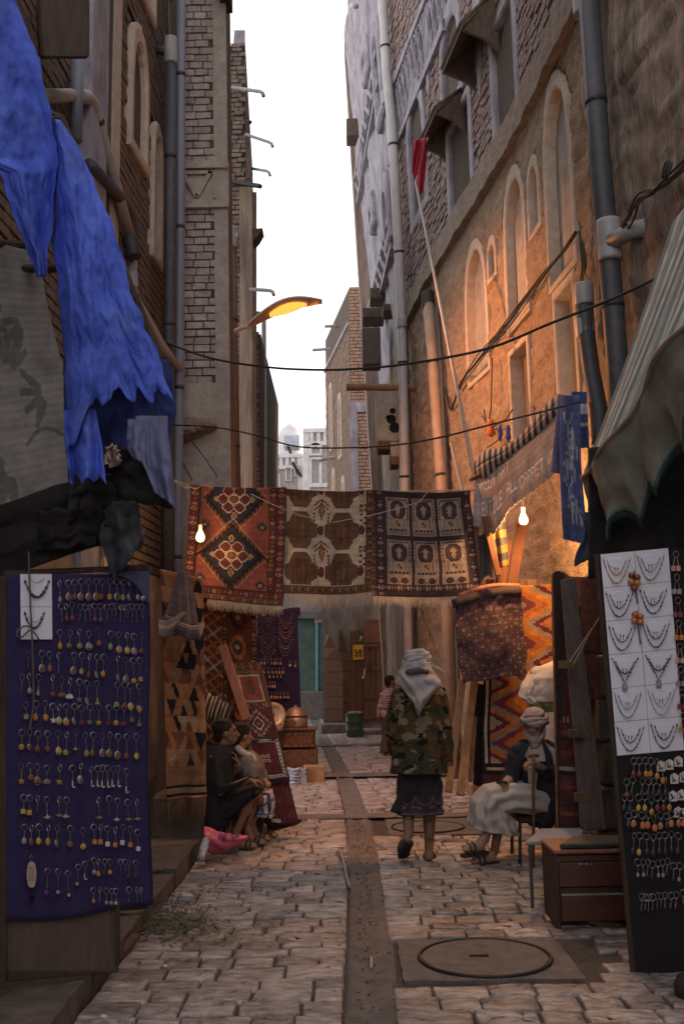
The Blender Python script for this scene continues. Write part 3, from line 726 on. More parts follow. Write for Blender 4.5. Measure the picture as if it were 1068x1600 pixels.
# lower plaster face behind the stall (x 120-260)
MB().grid(lambda u, v: LW(lerp(3, LL, u), 2.45*v, .05+.02*nz(u*20, v*6)), 60, 24).build('lower_wall', mat('stall_plaster', (.30,.235,.19), (.17,.13,.105), scale=5, rough=.9, bump=.6, bscale=25), houseL, smooth=True, fix=False)

# ---- brick pier standing out into the street
PY = 10.4
pA, pB = P(281, 500, PY), P(357, 500, PY)
pier = thing('pier_house', 'grey brick corner pier of the house on the left, above the hung carpets', 'house', ((pA.x+pB.x)/2, PY, 0))
PLX, PRX = pA.x, pB.x
taper = lambda z: -.010*(z-5)
Pf = lambda s, z, d=0.0: Vector((PLX+s+taper(z), PY-d, z))
PW = PRX-PLX
MB().hexa([(PLX-.8, PY, 0), (PRX+taper(0), PY, 0), (PRX+taper(0), PY+.55, 0), (PLX-.8, PY+.55, 0), (PLX-.8, PY, 15), (PRX+taper(15), PY, 15), (PRX+taper(15), PY+.55, 15), (PLX-.8, PY+.55, 15)]).build('wall', M_mortar, pier)
M_brickP = mat('grey_brick', (.46,.38,.36), (.27,.225,.21), scale=14, rough=.9, bump=.5, bscale=40, rnd=.22)
zs = [P(320, y, PY).z for y in (600, 328, 255)]
EDGE = PW-.13
bricks(Pf, EDGE, zs[0], zs[1], .17, .088, M_brickP, pier, objs=110, gap=.014, dmax=.02, dmin=.006)
bricks(Pf, EDGE, zs[2], 9.6, .17, .088, M_brickP, pier, objs=80, gap=.014, dmax=.02, dmin=.006)
mb = MB(); rings = []
for i in range(60):
    z = lerp(2.0, 13, i/59); j = .012*nz(z*3, 4); rings.append([Pf(EDGE-.01+j, z, -.03), Pf(EDGE-.01+j, z, .03), Pf(PW+.01, z, .03), Pf(PW+.01, z, -.03)])
mb.loft(rings); mb.build('plaster_quoin', mat('pier_plaster', (.44,.38,.345), (.29,.245,.225), scale=7, rough=.9, bump=.6, bscale=25), pier, fix=False)
mb = MB(); mb.grid(lambda u, v: Pf(PW*u, lerp(1.9, zs[0], v), .045+.008*nz(u*5, v*9)), 12, 40); mb.add([Pf(s, zs[0], d) for s, d in ((0,.045),(PW,.045),(PW,-.02),(0,-.02))], [(0,1,2,3)])
mb.build('cement_block', mat('pier_plaster', (0,0,0)), pier, smooth=False, fix=False)
# moulded band with a V ornament
mb = MB()
for z0, z1, d in ((zs[1], zs[1]+.09, .07), (zs[2]-.09, zs[2], .07), (zs[1]+.09, zs[2]-.09, .012)):
    mb.hexa([Pf(s, z, q) for z in (z0, z1) for s, q in ((-.02,d),(PW+.02,d),(PW+.02,-.05),(-.02,-.05))])
za, zb_ = zs[1]+.11, zs[2]-.12
mb.beam(Pf(.04, zb_, .03), Pf(.2, za+.03, .03), .045, .04, up=(0,-1,0)); mb.beam(Pf(.36, zb_, .03), Pf(.2, za+.03, .03), .045, .04, up=(0,-1,0)); mb.beam(Pf(.03, zb_-.01, .03), Pf(.38, zb_-.01, .03), .04, .04, up=(0,-1,0))
mb.beam(Pf(.40, za, .03), Pf(.40, zb_, .03), .035, .04, up=(0,-1,0)); mb.beam(Pf(.02, za, .03), Pf(.02, zb_, .03), .035, .04, up=(0,-1,0))
mb.build('moulded_band', mat('pier_plaster', (0,0,0)), pier)
# broken cornice stub lower down
mb = MB(); mb.grid(lambda u, v: P(lerp(283, 338, u), lerp(655, 692-22*u, v), PY-.05-.28*math.sin(PI*v)*(1-u*.7)+.03*nz(u*9, v*7)), 14, 8); solid(mb.build('broken_ledge', M_streak, pier, fix=False), .03)
bx = P(345, 3, PY); MB().box((bx.x+.06, PY-.1, bx.z+.12), (.12, .5, .32)).build('eaves_box', M_wood_dark, pier)

# ---- next house on the left, brick above
B2Y = 13.9
b2 = thing('tower_house', 'narrow brick house with a pinnacle and rows of spouts, beyond the grey pier', 'house', (-1.6, B2Y, 0))
q0, q1 = P(335, 300, B2Y), P(384, 300, B2Y); zt2 = P(360, 72, B2Y).z
B2f = lambda s, z, d=0.0: Vector((q0.x-.6+s, B2Y-d, z)); W2 = q1.x-q0.x+.6
MB().hexa([(q0.x-2, B2Y, 0), (q1.x, B2Y, 0), (q1.x-.25, B2Y+4, 0), (q0.x-2, B2Y+4, 0), (q0.x-2, B2Y, zt2), (q1.x, B2Y, zt2), (q1.x-.25, B2Y+4, zt2), (q0.x-2, B2Y+4, zt2)]).build('wall', M_mortar, b2)
M_brickB = mat('weathered_brick', (.26,.195,.165), (.12,.09,.08), scale=10, rough=.92, bump=.6, bscale=40, rnd=.35, c3=(.33,.29,.27), c3amt=.1, c3scale=2)
bricks(B2f, W2, 4.5, zt2, .15, .075, M_brickB, b2, gap=.016, objs=0, dmax=.05)
MB().hexa([P(x, y, B2Y+dy) for y, k in ((74, 1), (47, 0)) for x, dy in ((366-5*k*.4, 0), (383, 0), (383, .5), (368, .5))]).build('pinnacle', M_gyp, b2)
mb = MB(); rings = []
for i in range(40):
    y = lerp(292, 1100, i/39); a = P(374, y, B2Y-.05); b_ = P(394+2*nz(y*.03), y, B2Y-.05); rings.append([a, b_, b_+Vector((0,.6,0)), a+Vector((0,.3,0))])
mb.loft(rings); mb.build('plaster_quoin', M_streak, b2, fix=False)
mb = MB(); mb.hexa([P(x, y, B2Y+1.5+dy) for y in (1000, 300) for x, dy in ((388,0),(401,0),(401,3),(388,3))]); mb.build('set_back_wall', M_streak, b2)
# projecting gutters and drain spouts
M_pvc = mat('grey_pvc', (.36,.36,.385), (.27,.27,.29), scale=4, rough=.45, bump=.05, rough_var=.1, c3=(.17,.15,.14), c3amt=.1, c3scale=6)
M_pvcd = mat('dark_pvc', (.065,.068,.085), (.045,.047,.06), scale=4, rough=.55, bump=.15, c3=(.12,.105,.095), c3amt=.25, c3scale=9)
SPS = [(342,134,412,148,3.2,True,'topmost'), (384,210,426,227,2.6,True,'second'), (386,262,422,272,2.4,True,'third'), (391,452,428,459,3.0,True,'lowest, just above the street lamp')]
for i, (x0, y0, x1, y1, r_, hook, ord_) in enumerate(SPS):
    Y = B2Y-.1; a, b_ = P(x0, y0, Y), P(x1-6, y1-5, Y-.3); t = thing('drain_spout', f'thin grey hooked drain spout, {ord_} of those on the left', 'spout', a, 'hooked spouts on the left')
    rr = r_*px_m(Y); MB().tube([a, b_, P(x1-2, y1-2.5, Y-.32), P(x1, y1+3, Y-.32)], rr, 8).build('pipe', M_pvc, t, smooth=True)
t = thing('gutter', 'dark straight gutter sticking out below the hooked spouts on the left', 'gutter', P(355,283,B2Y)); MB().beam(P(355,283,B2Y-.1), P(407,291,B2Y-.4), .07, .05).build('channel', M_iron, t)
t = thing('gutter', 'short dark stub of timber between the upper hooked spouts', 'beam', P(383,190,B2Y)); MB().beam(P(382,189,B2Y-.1), P(391,191,B2Y-.2), .05, .05).build('stub', M_wood_dark, t)
t = thing('window_box', 'small dark box window jutting from the narrow brick house', 'window', P(388,250,B2Y)); MB().hexa([P(x, y, B2Y+dy) for y, k in ((278, 0), (233, 1)) for x, dy in ((384,-.3),(392+2*k*.2,-.3),(392,.2),(384,.2))]).build('box', M_hood, t)
t = thing('roof_bracket', 'small dark broken awning bracket sticking out on the left skyline', 'bracket', P(395,365,B2Y)); MB().prism([P(394,358,B2Y-.2), P(410,356,B2Y-.2), P(403,368,B2Y-.2), P(395,377,B2Y-.2)], (0,.3,0)).build('board', M_wood_dark, t)
# dim brick house further along the left
b3 = thing('house', 'dark low brick house on the left behind the street lamp', 'house', (-1.6, 18, 0))
B3Y = 17.5; a, b_ = P(386, 516, B3Y), P(409, 522, B3Y)
m2 = MB(); m2.hexa([(a.x-3, B3Y, 0), (b_.x-.1, B3Y, 0), (b_.x-.1, B3Y+5, 0), (a.x-3, B3Y+5, 0), (a.x-3, B3Y, a.z), (b_.x-.02, B3Y, b_.z), (b_.x-.02, B3Y+5, b_.z), (a.x-3, B3Y+5, a.z)]); m2.build('wall', M_mortar, b3)
bricks(lambda s, z, d=0: Vector((a.x-1+s, B3Y-d, z)), b_.x-a.x+.95, 2.5, b_.z, .22, .09, M_brickB, b3)
# ------------------------------------------------------------------ weaving patterns
M_rug = woven('knotted_wool'); M_cloth = woven('printed_cotton', rough=.9, bump=.2, bscale=500)
M_fringe = mat('cotton_fringe', (.55,.44,.34), (.38,.29,.22), scale=30, rough=.95, bump=.2)
def rect(c, x0, y0, x1, y1, col):
    H_, W_, _ = c.shape; c[max(0,int(round(y0*H_))):max(0,int(round(y1*H_))), max(0,int(round(x0*W_))):max(0,int(round(x1*W_)))] = col
def XY(c):
    H_, W_, _ = c.shape; return np.meshgrid((np.arange(W_)+.5)/W_, (np.arange(H_)+.5)/H_)
def paint(c, m, col): c[m] = col
def diamond(c, cx, cy, rx, ry, col, lo=0., hi=1., saw=0.):
    x, y = XY(c); d = abs(x-cx)/rx+abs(y-cy)/ry
    if saw: d = d+saw*(((x*c.shape[1]).astype(int) % 4) < 2)
    paint(c, (d <= hi) & (d >= lo), col)
def ell(c, cx, cy, rx, ry, col, lo=0.):
    x, y = XY(c); d = ((x-cx)/rx)**2+((y-cy)/ry)**2; paint(c, (d <= 1) & (d >= lo*lo), col)
def octo(c, cx, cy, rx, ry, col, k=1.45, lo=0.):
    x, y = XY(c); a, b = abs(x-cx)/rx, abs(y-cy)/ry; d = np.maximum(np.maximum(a, b), (a+b)/k); paint(c, (d <= 1) & (d >= lo), col)
def line(c, x0, y0, x1, y1, t, col):
    x, y = XY(c); H_, W_, _ = c.shape; ax, ay = x*W_, y*H_; px_, py_, qx, qy = x0*W_, y0*H_, x1*W_, y1*H_
    dx, dy = qx-px_, qy-py_; L = max(1e-6, dx*dx+dy*dy); k = np.clip(((ax-px_)*dx+(ay-py_)*dy)/L, 0, 1)
    paint(c, (ax-px_-k*dx)**2+(ay-py_-k*dy)**2 <= t*t, col)
def band(c, x0, y0, x1, y1, base, cols, step=.05, vert=True):
    rect(c, x0, y0, x1, y1, base); n = int(((y1-y0) if vert else (x1-x0))/step); k = 0
    for i in range(n):
        t = (i+.5)*step; cx, cy = ((x0+x1)/2, y0+t) if vert else (x0+t, (y0+y1)/2)
        w_ = (x1-x0)*.36 if vert else step*.38; h_ = step*.38 if vert else (y1-y0)*.36
        octo(c, cx, cy, w_, h_, cols[k % len(cols)], k=1.2); octo(c, cx, cy, w_*.45, h_*.45, cols[(k+1) % len(cols)], k=1.2); k += 1
def speck(c, amt=.12, seed=1):
    g = np.random.default_rng(seed); c *= (1+amt*(g.random(c.shape[:2])-.5)*2)[..., None]; c *= (1+.08*np.sin(np.arange(c.shape[0])*.9+g.random(c.shape[0])*2))[:, None, None]; return np.clip(c, .002, 1)
RED, MAR, BLK, NAV, CRM, ORG, BRN, TAN, GRY = (.24,.07,.055), (.10,.030,.030), (.022,.018,.02), (.03,.03,.05), (.45,.37,.285), (.42,.17,.06), (.12,.065,.04), (.30,.19,.11), (.26,.22,.20)
def fringe(name, fa, n, length, parent, material=None, drop=(0,0,-1)):
    mb = MB(); drop = Vector(drop)
    for i in range(n):
        p = Vector(fa((i+.5)/n)); L = length*random.uniform(.7, 1.1); w_ = (Vector(fa(min(1,(i+1)/n)))-Vector(fa(i/n)))*.42; s = Vector((random.uniform(-.02,.02), random.uniform(-.02,.012), 0))*length*4
        q = p+drop*L*.55+s*.4; e = p+drop*L+s
        mb.add([p-w_, p+w_, q+w_*.9, q-w_*.9, e+w_*.4, e-w_*.4], [(0,1,2,3), (3,2,4,5)])
    o = mb.build(name, material or M_fringe, parent, fix=False); o['kind'] = 'stuff'; return o

# ------------------------------------------------------------------ three carpets hung on a line across the street
def carpet1():
    c = canvas(132, 104, RED); x, y = XY(c)
    c[:] = RED
    for cy in (.10, .60):
        diamond(c, .47, cy, .36, .33, BRN, saw=.10); diamond(c, .47, cy, .33, .30, BLK, saw=.08); diamond(c, .47, cy, .27, .25, NAV); diamond(c, .47, cy, .36, .335, TAN, lo=.965)
        for k in range(6):
            a = PI*k/3; ox, oy = .115*math.cos(a), .085*math.sin(a)
            octo(c, .47+ox, cy+oy, .062, .05, CRM, k=1.25); octo(c, .47+ox, cy+oy, .053, .042, MAR, k=1.25)
        octo(c, .47, cy, .06, .046, CRM); octo(c, .47, cy, .045, .034, BRN); diamond(c, .47, cy, .03, .024, RED)
        for dx in (-.19, .19): diamond(c, .47+dx, cy, .035, .03, TAN)
        for dy in (-.15, .15): octo(c, .47, cy+dy, .03, .035, TAN, k=1.2); octo(c, .47, cy+dy, .012, .02, BRN)
    for a, b in ((.17,.34),(.76,.34),(.17,.82),(.76,.84)):
        diamond(c, a, b, .085, .065, BRN, saw=.2); diamond(c, a, b, .05, .038, NAV); diamond(c, a, b, .025, .018, TAN)
    line(c, .47, .40, .11, .62, 1.2, BLK); line(c, .47, .40, .83, .62, 1.2, BLK)
    band(c, 0, 0, .10, 1, MAR, (RED, TAN, NAV), .045); band(c, .83, 0, .90, 1, MAR, (NAV, TAN, RED), .04); band(c, .91, 0, 1, 1, MAR, (RED, TAN, NAV), .045); rect(c, .90, 0, .912, 1, BLK); rect(c, .10, 0, .112, 1, BLK)
    rect(c, .10, .885, 1, 1, MAR); band(c, .0, .90, 1, .955, MAR, (TAN, RED, NAV), .05, False); band(c, 0, .955, 1, 1, BRN, (RED, NAV, TAN), .035, False); rect(c, .0, .885, .9, .896, BLK)
    return speck(c, .16, 1)
def carpet2():
    c = canvas(118, 104, CRM); x, y = XY(c)
    for cy in (-.02, .385, .79):
        for cx in (.21, .66):
            for (rx, ry) in ((.12, .185), (.185, .095)): octo(c, cx, cy, rx, ry, BRN, k=1.6)
            octo(c, cx, cy, .115, .165, (.135,.072,.045), k=1.6); octo(c, cx, cy, .155, .07, (.12,.062,.04), k=1.6)
            octo(c, cx, cy, .07, .10, BRN, k=1.4); octo(c, cx, cy, .05, .075, (.17,.095,.05), k=1.3); diamond(c, cx, cy, .025, .035, RED)
            for k in range(-4, 5): line(c, cx+k*.022, cy-.12, cx+k*.022, cy+.12, .35, (.075,.04,.028))
        for cx in (.435, .88): octo(c, cx-.005, cy, .035, .05, MAR)
    for cy in (.17, .58):
        diamond(c, .435, cy+.02, .035, .10, BRN); diamond(c, .435, cy+.02, .017, .06, ORG); 
        for k in (-1, 1):
            line(c, .435, cy-.09, .435+k*.08, cy-.03, .9, BRN); line(c, .435, cy-.05, .435+k*.07, cy+.01, .7, MAR)
            for j in range(3): octo(c, .435+k*(.075), cy+.05+j*.035, .010, .012, BLK)
        for i in range(2):
            for j in range(2): rect(c, .845+i*.045, cy-.04+j*.04, .88+i*.045, cy-.01+j*.04, (.15,.10,.05) if (i+j) % 2 else BRN)
        for j in range(4): octo(c, .87+(j % 2)*.04, cy+.06+j*.03, .014, .012, BLK)
    rect(c, .0, .955, .93, .965, CRM)
    band(c, .93, 0, 1.0, 1, BRN, (TAN, MAR, BLK), .028); rect(c, .925, 0, .935, .965, BLK)
    rect(c, 0, .925, 1, 1, BRN); band(c, 0, .935, 1, .985, BRN, (TAN, MAR, BLK), .03, False); rect(c, 0, .918, .935, .926, CRM)
    return speck(c, .16, 2)
def carpet3():
    D = (.045,.03,.036); B = (.30,.235,.20); c = canvas(124, 128, D); x, y = XY(c)
    band(c, .0, 0, .05, 1, BRN, (TAN, D, MAR), .025); band(c, .06, 0, .13, 1, D, (B, MAR, D), .04); band(c, .93, 0, .99, 1, D, (B, MAR, D), .04)
    band(c, .0, .89, 1, .95, D, (B, MAR, B), .03, False)
    for j in range(2):
        for i in range(3):
            x0, y0 = .155+i*.26, .055+j*.41; x1, y1 = x0+.225, y0+(.365 if j == 0 else .42)
            rect(c, x0, y0, x1, y1, B); rect(c, x0+.012, y0+.012, x1-.012, y1-.012, (.17,.13,.12)); rect(c, x0+.02, y0+.03, x1-.02, y1-.03, B)
            for k in range(8): rect(c, x0+.02+k*.024, y0+.008, x0+.032+k*.024, y0+.024, D)
            for k in range(6):
                for q in (x0+.006, x1-.018): rect(c, q, y0+.04+k*.03, q+.012, y0+.055+k*.03, D)
            octo(c, (x0+x1)/2, y0+.12, .075, .085, D, k=1.5); octo(c, (x0+x1)/2, y0+.12, .062, .072, (.075,.04,.05), k=1.5)
            cx, cy = (x0+x1)/2, y0+.12; diamond(c, cx, cy-.02, .035, .035, B); diamond(c, cx, cy+.02, .024, .04, B); rect(c, cx-.006, cy-.05, cx+.006, cy+.06, B); 
            rect(c, cx-.024, y0+.22, cx+.024, y0+.28, TAN); rect(c, cx-.018, y0+.225, cx+.0, y0+.25, MAR); rect(c, cx-.0, y0+.25, cx+.018, y0+.275, MAR)
            for k in range(5): octo(c, x0+.04+k*.036, y0+.315, .014, .012, D)
            for q in (x0+.045, x1-.06): rect(c, q, y0+.2, q+.012, y0+.30, (.20,.15,.14))
            if j == 1:
                for q in (-.05, .05): octo(c, cx+q, y0+.385, .034, .03, D, k=1.3); diamond(c, cx+q, y0+.385, .015, .018, MAR)
    return speck(c, .16, 3)
CY = 9.3
def hung(c, tl, tr, bl, br, Y, seed, sag=.05, wave=.08):
    A, B, C, D = P(*tl, Y), P(*tr, Y), P(*bl, Y-.02), P(*br, Y-.02)
    def fn(u, v):
        p = A.lerp(B, u).lerp(C.lerp(D, u), v); p = p.copy()
        p.z -= sag*4*u*(1-u)*(1-v*.5)*.5
        p.y += wave*(math.sin(u*7+seed+v*1.2)+.6*nz(u*4, v*2, seed))*(.25+.75*v)*.8-.05*math.exp(-v*14)
        p.x += .012*nz(v*5, seed, u*3)
        return p
    return fn
H3 = [('red hanging carpet with two dark serrated diamonds, leftmost of three over the street', carpet1(), ((298,758),(447,762),(284,930),(441,946)), CY-.06, 1.0, ((325,937),(441,946)), .10),
      ('cream hanging carpet with brown stepped medallions, middle of three over the street', carpet2(), ((440,764),(583,766),(441,927),(580,925)), CY, 2.2, ((443,927),(580,925)), .13),
      ('dark hanging carpet of six arched niche panels, rightmost of three over the street', carpet3(), ((577,766),(733,768),(579,931),(750,929)), CY+.03, 3.1, ((582,931),(738,930)), .10)]
for lab, cv, q, Y, sd, fr, fl in H3:
    fn = hung(cv, *q, Y, sd)
    o = sheet('carpet', cv, fn, M_rug, thick=.012); tag(o, lab, 'carpet', 'carpets hung across the street')
    u0 = (fr[0][0]-q[2][0])/(q[3][0]-q[2][0])
    fringe('fringe', lambda u: fn(lerp(max(0,u0), 1, u), 1.0)+Vector((0,0,0)), 150, fl, o)
    # the back half folded over the line
    bk = canvas(12, 30, (.16,.10,.08)); b_ = sheet('back_fold', bk, lambda u, v: fn(u, 0)+Vector((0, .07+.02*v, .01-.55*v)), M_rug, thick=.01); adopt(b_, o); b_.matrix_parent_inverse = Matrix.Identity(4)
ln_ = thing('clothes_line', 'thin rope stretched across the street that carries the three carpets', 'rope', P(290,757,CY))
MB().tube([P(258,745,CY+.2)]+[P(lerp(290,740,i/10), 762+4*math.sin(PI*i/10)+i*.4, CY) for i in range(11)]+[P(760,752,CY+.3)], .008, 6).build('rope', M_fringe, ln_)
for pts, Y in (([(392,772),(430,790),(470,806),(500,812)], CY-.12), ([(520,816),(575,806),(620,795),(655,784),(668,768)], CY-.12), ([(272,750),(290,756),(305,765),(318,757),(330,762)], CY-.2)):
    t_ = thing('twine', 'loose pale twine lying over the hung carpets, ' + ('over the red one', 'from the cream one to the dark one', 'knotted at the left end')[[392,520,272].index(pts[0][0])], 'twine', P(*pts[0], Y)); MB().tube([P(x, y, Y) for x, y in pts], .004, 5).build('strand', M_fringe, t_)

# ------------------------------------------------------------------ left: kilims and textiles
def kilim_tri(h, w_, cols, seed):
    g = random.Random(seed); c = canvas(h, w_, cols[0]); x, y = XY(c); rows = 14
    for r_ in range(rows):
        for k in range(4):
            cx = (k+.5*(r_ % 2))/3.4; yy = (y-r_/rows)*rows; m = (yy >= 0) & (yy < 1)
            st = np.floor(yy*7)/7
            paint(c, m & (abs(x-cx) < .15*(1-st if (r_+k) % 3 else st)), cols[g.randrange(len(cols))]); paint(c, m & (abs(x-cx-.17) < .12*(st if k % 2 else 1-st)), cols[g.randrange(len(cols))])
    return c
KC = [(.36,.14,.06), (.20,.085,.06), BLK, (.44,.27,.17), (.17,.06,.045), (.33,.18,.11), BLK, (.42,.19,.07)]
c = kilim_tri(170, 42, KC, 5)
rect(c, 0, .86, 1, .94, (.27,.13,.08)); rect(c, 0, .94, 1, .955, BLK); rect(c, 0, .975, 1, .99, BLK); rect(c, 0, .955, 1, .975, TAN)
fnk = hung(c, (252,890), (318,905), (262,1250), (323,1245), 8.5, 4., sag=0, wave=.045)
o = sheet('kilim', speck(c, .15, 9), fnk, M_rug); tag(o, 'long orange and black kilim of stepped triangles hung behind the seated man', 'kilim')
fringe('fringe', lambda u: fnk(u, 1.0), 60, .17, o, mat('brown_wool', (.20,.12,.07), (.12,.07,.04), scale=20))
# plinth that the kilim hangs over
mb = MB(); a, b = P(256,1285,8.75), P(318,1330,8.75); mb.box(((a.x+b.x)/2-.05, 9.0, .25), (b.x-a.x+.12, .55, .48)); pl = thing('stone_plinth', 'dark stone plinth below the fringe of the triangle kilim', 'plinth', ((a.x+b.x)/2, 9.0, 0)); bevel(mb.build('block', mat('plinth_stone', (.16,.125,.105), (.08,.065,.055), scale=8, bump=.6), pl), .03)
# striped shawl tied round the drainpipe
t = thing('tied_shawl', 'dark patterned shawl with white bands tied round the grey drainpipe', 'shawl', P(285,893,8.3))
c = canvas(60, 56, (.10,.07,.075)); x, y = XY(c)
for k in range(7): rect(c, k/7+.02, .1, k/7+.05, .78, (.20,.10,.085))
rect(c, 0, .80, 1, .815, CRM); rect(c, 0, .86, 1, .875, CRM); rect(c, 0, .83, 1, .845, GRY); rect(c, 0, .92, 1, 1, (.05,.04,.045))
ctr = P(285,893,8.25); bot = P(283,985,8.2)
def shawl(u, v):
    a = 2*PI*u; r_ = lerp(.025, .135, v**.8)*(1+.18*math.sin(a*5+v*2))
    p = ctr.lerp(bot, v); return p+Vector((r_*math.cos(a), r_*math.sin(a)*.8, -.08*math.cos(a+.5)*v))
o = sheet('cloth', speck(c, .15, 4), shawl, M_rug, t)
c = canvas(10, 30, GRY); rect(c, 0, .3, 1, .5, CRM); o = sheet('cloth_end', c, lambda u, v: P(lerp(248,290,u), 968+26*v+4*math.sin(u*5)-8*u, 8.12-.06*math.sin(u*3+v*2)), M_cloth, t)
# dark red rug with chevrons
c = canvas(120, 60, (.17,.065,.04)); x, y = XY(c)
for k in range(14):
    ph = k*.075
    for s_ in (-1, 1): paint(c, (abs((y-ph)-s_*(x-.22)*.35-.02) < .010) & (abs(x-.22) < .17), CRM if k % 3 == 0 else ORG)
band(c, .0, 0, .05, 1, BRN, (ORG, CRM), .03); band(c, .40, 0, .47, 1, BRN, (CRM, ORG, BLK), .03); band(c, .90, 0, 1, 1, BRN, (CRM, ORG, BLK), .03)
for k in range(5): octo(c, .68, .1+k*.2, .14, .085, ORG if k % 2 else MAR, k=1.3); octo(c, .68, .1+k*.2, .09, .05, BRN, k=1.3); octo(c, .68, .1+k*.2, .04, .02, CRM, k=1.3)
fn = hung(c, (312,930), (400,948), (318,1160), (402,1185), 9.9, 6., sag=0, wave=.06)
o = sheet('rug', speck(c, .2, 6), fn, M_rug); tag(o, 'dark red chevron rug hung on the left wall behind the leaning orange plank', 'rug')
c = canvas(60, 14, (.05,.03,.03)); o = sheet('rug', speck(c, .3, 7), hung(c, (370,950), (386,950), (372,1090), (398,1095), 10.0, 2., wave=.04), M_rug); tag(o, 'narrow black rug strip beside the necklace cloth on the left', 'rug')
# rolled blanket
t = thing('rolled_blanket', 'black rolled blanket with cream stripes above the seated man', 'blanket', P(338,1112,9.5))
a, b = P(318,1098,9.35), P(362,1124,9.75)
c = canvas(40, 64, (.035,.03,.03)); 
for k in range(7): rect(c, .10+k*.125, 0, .14+k*.125, 1, CRM)
o = sheet('roll', speck(c, .15, 5), lambda u, v: a.lerp(b, u)+Vector((.03*math.sin(2*PI*v), .10*math.cos(2*PI*v), .105*math.sin(2*PI*v)+.012*math.sin(u*20)))*(1-.35*abs(2*u-1)**4), M_rug, t)
# wooden bench and counter behind the seated men
t = thing('stall_counter', 'low dark counter with folded cloth behind the seated men', 'counter', P(345,1240,9.7)); bevel(MB().box((P(345,1240,9.7).x, 9.8, .40), (.5, .6, .80)).build('box', M_wood_dark, t), .01)
# planks
def plank(label, a, b, w_, th, material, name='plank', up=(0,-1,0), w2=None, group=None, cat='plank'):
    t = thing(name, label, cat, (b[0], b[1], min(a[2], b[2])), group); o = MB().beam(a, b, w_, th, up, w2=w2).build('board', material, t); bevel(o, .006); return t
M_orange = mat('orange_plank', (.42,.17,.10), (.28,.10,.06), scale=6, stretch=(4,4,.8), bump=.3, rough=.6)
plank('orange red plank leaning between the chevron rug and the saddle bags', P(347,1008,9.55), P(385,1125,9.4), .085, .03, M_orange)
plank('thin red batten continuing down beside the leaning saddle bags', P(387,1095,9.62), P(426,1272,9.50), .05, .03, mat('red_batten', (.36,.10,.07), (.25,.06,.045), bump=.2))
# long dark runner draped over a leaning board, with three bag faces on it
a0, b0 = P(384,1038,9.75), P(441,1287,9.35)
runner = thing('draped_runner', 'dark maroon runner draped down a leaning board on the left', 'runner', (b0.x, b0.y, 0))
def fr_(s0, s1, wa, wb, off):
    def fn(u, v):
        s = lerp(s0, s1, v); p = a0.lerp(b0, s); w_ = lerp(wa, wb, v); return p+Vector(((u-.5)*w_, -off-.02*math.sin(u*PI)-.012*nz(u*4, v*3, s0)+.05*(u-.5)*0, .01*nz(u*3, v*2, 5)))
    return fn
c = canvas(90, 24, (.085,.022,.03)); rect(c, 0, 0, .06, 1, BLK); rect(c, .94, 0, 1, 1, BLK); rect(c, .2, .97, .5, .99, CRM)
sheet('cloth', speck(c, .25, 3), fr_(0, 1.0, .30, .30, .02), M_rug, runner, thick=.02)
MB().beam(a0+Vector((0,.04,0)), b0+Vector((0,.05,-.05)), .28, .03, (0,-1,0)).build('board', M_wood_dark, runner)
def bag(kind, s0, s1, wa, wb, lab):
    c = canvas(56, 44, {0: BRN, 1: MAR, 2: (.11,.025,.035)}[kind]); x, y = XY(c)
    if kind == 0:
        band(c, 0, 0, 1, .16, BRN, (BLK, ORG), .12, False); rect(c, .18, .26, .84, .86, CRM); rect(c, .22, .30, .80, .82, RED); octo(c, .5, .56, .12, .16, BRN); band(c, 0, .88, 1, 1, BRN, (ORG, BLK, TAN), .09, False); band(c, 0, .16, 1, .25, BRN, (TAN, RED), .08, False)
    elif kind == 1:
        diamond(c, .5, .5, .42, .42, GRY, saw=.15); diamond(c, .5, .5, .34, .34, MAR, saw=.1); diamond(c, .5, .5, .2, .22, CRM, saw=.1); diamond(c, .5, .5, .15, .16, NAV); diamond(c, .5, .5, .07, .08, RED)
        for q in (.05, .9): band(c, 0, q, 1, q+.05, MAR, (GRY, NAV), .06, False)
    else:
        for t_, col in ((0., NAV), (.05, CRM), (.13, NAV), (.16, (.11,.025,.035))): rect(c, t_, t_, 1-t_, 1-t_, col)
        for k in range(12): 
            for q in ((.09, (k+.5)/12), (.91, (k+.5)/12), ((k+.5)/12, .09), ((k+.5)/12, .91)): diamond(c, q[0], q[1], .03, .03, NAV)
        for i in (-.07, .05):
            for j in (-.05, .05): octo(c, .5+i, .5+j, .05, .04, CRM, lo=.5)
    o = sheet('saddle_bag', speck(c, .2, kind), fr_(s0, s1, wa, wb, .05+.004*kind), M_rug, thick=.02); tag(o, lab, 'saddle bag', 'woven bag faces on the leaning board')
    fringe('tassel_edge', lambda u: Vector(fr_(s0, s1, wa, wb, .06)(u, 1)), 16, .03, o, M_rugdark)
M_rugdark = mat('dark_wool', (.07,.03,.025), (.04,.02,.02), scale=20)
bag(0, -.01, .29, .30, .32, 'brown saddle bag face with a red centre panel, topmost on the leaning runner')
bag(1, .27, .50, .30, .31, 'maroon saddle bag face with a pale diamond, middle one on the leaning runner')
bag(2, .47, .735, .31, .33, 'maroon saddle bag face with a cream scroll border, lowest on the leaning runner')
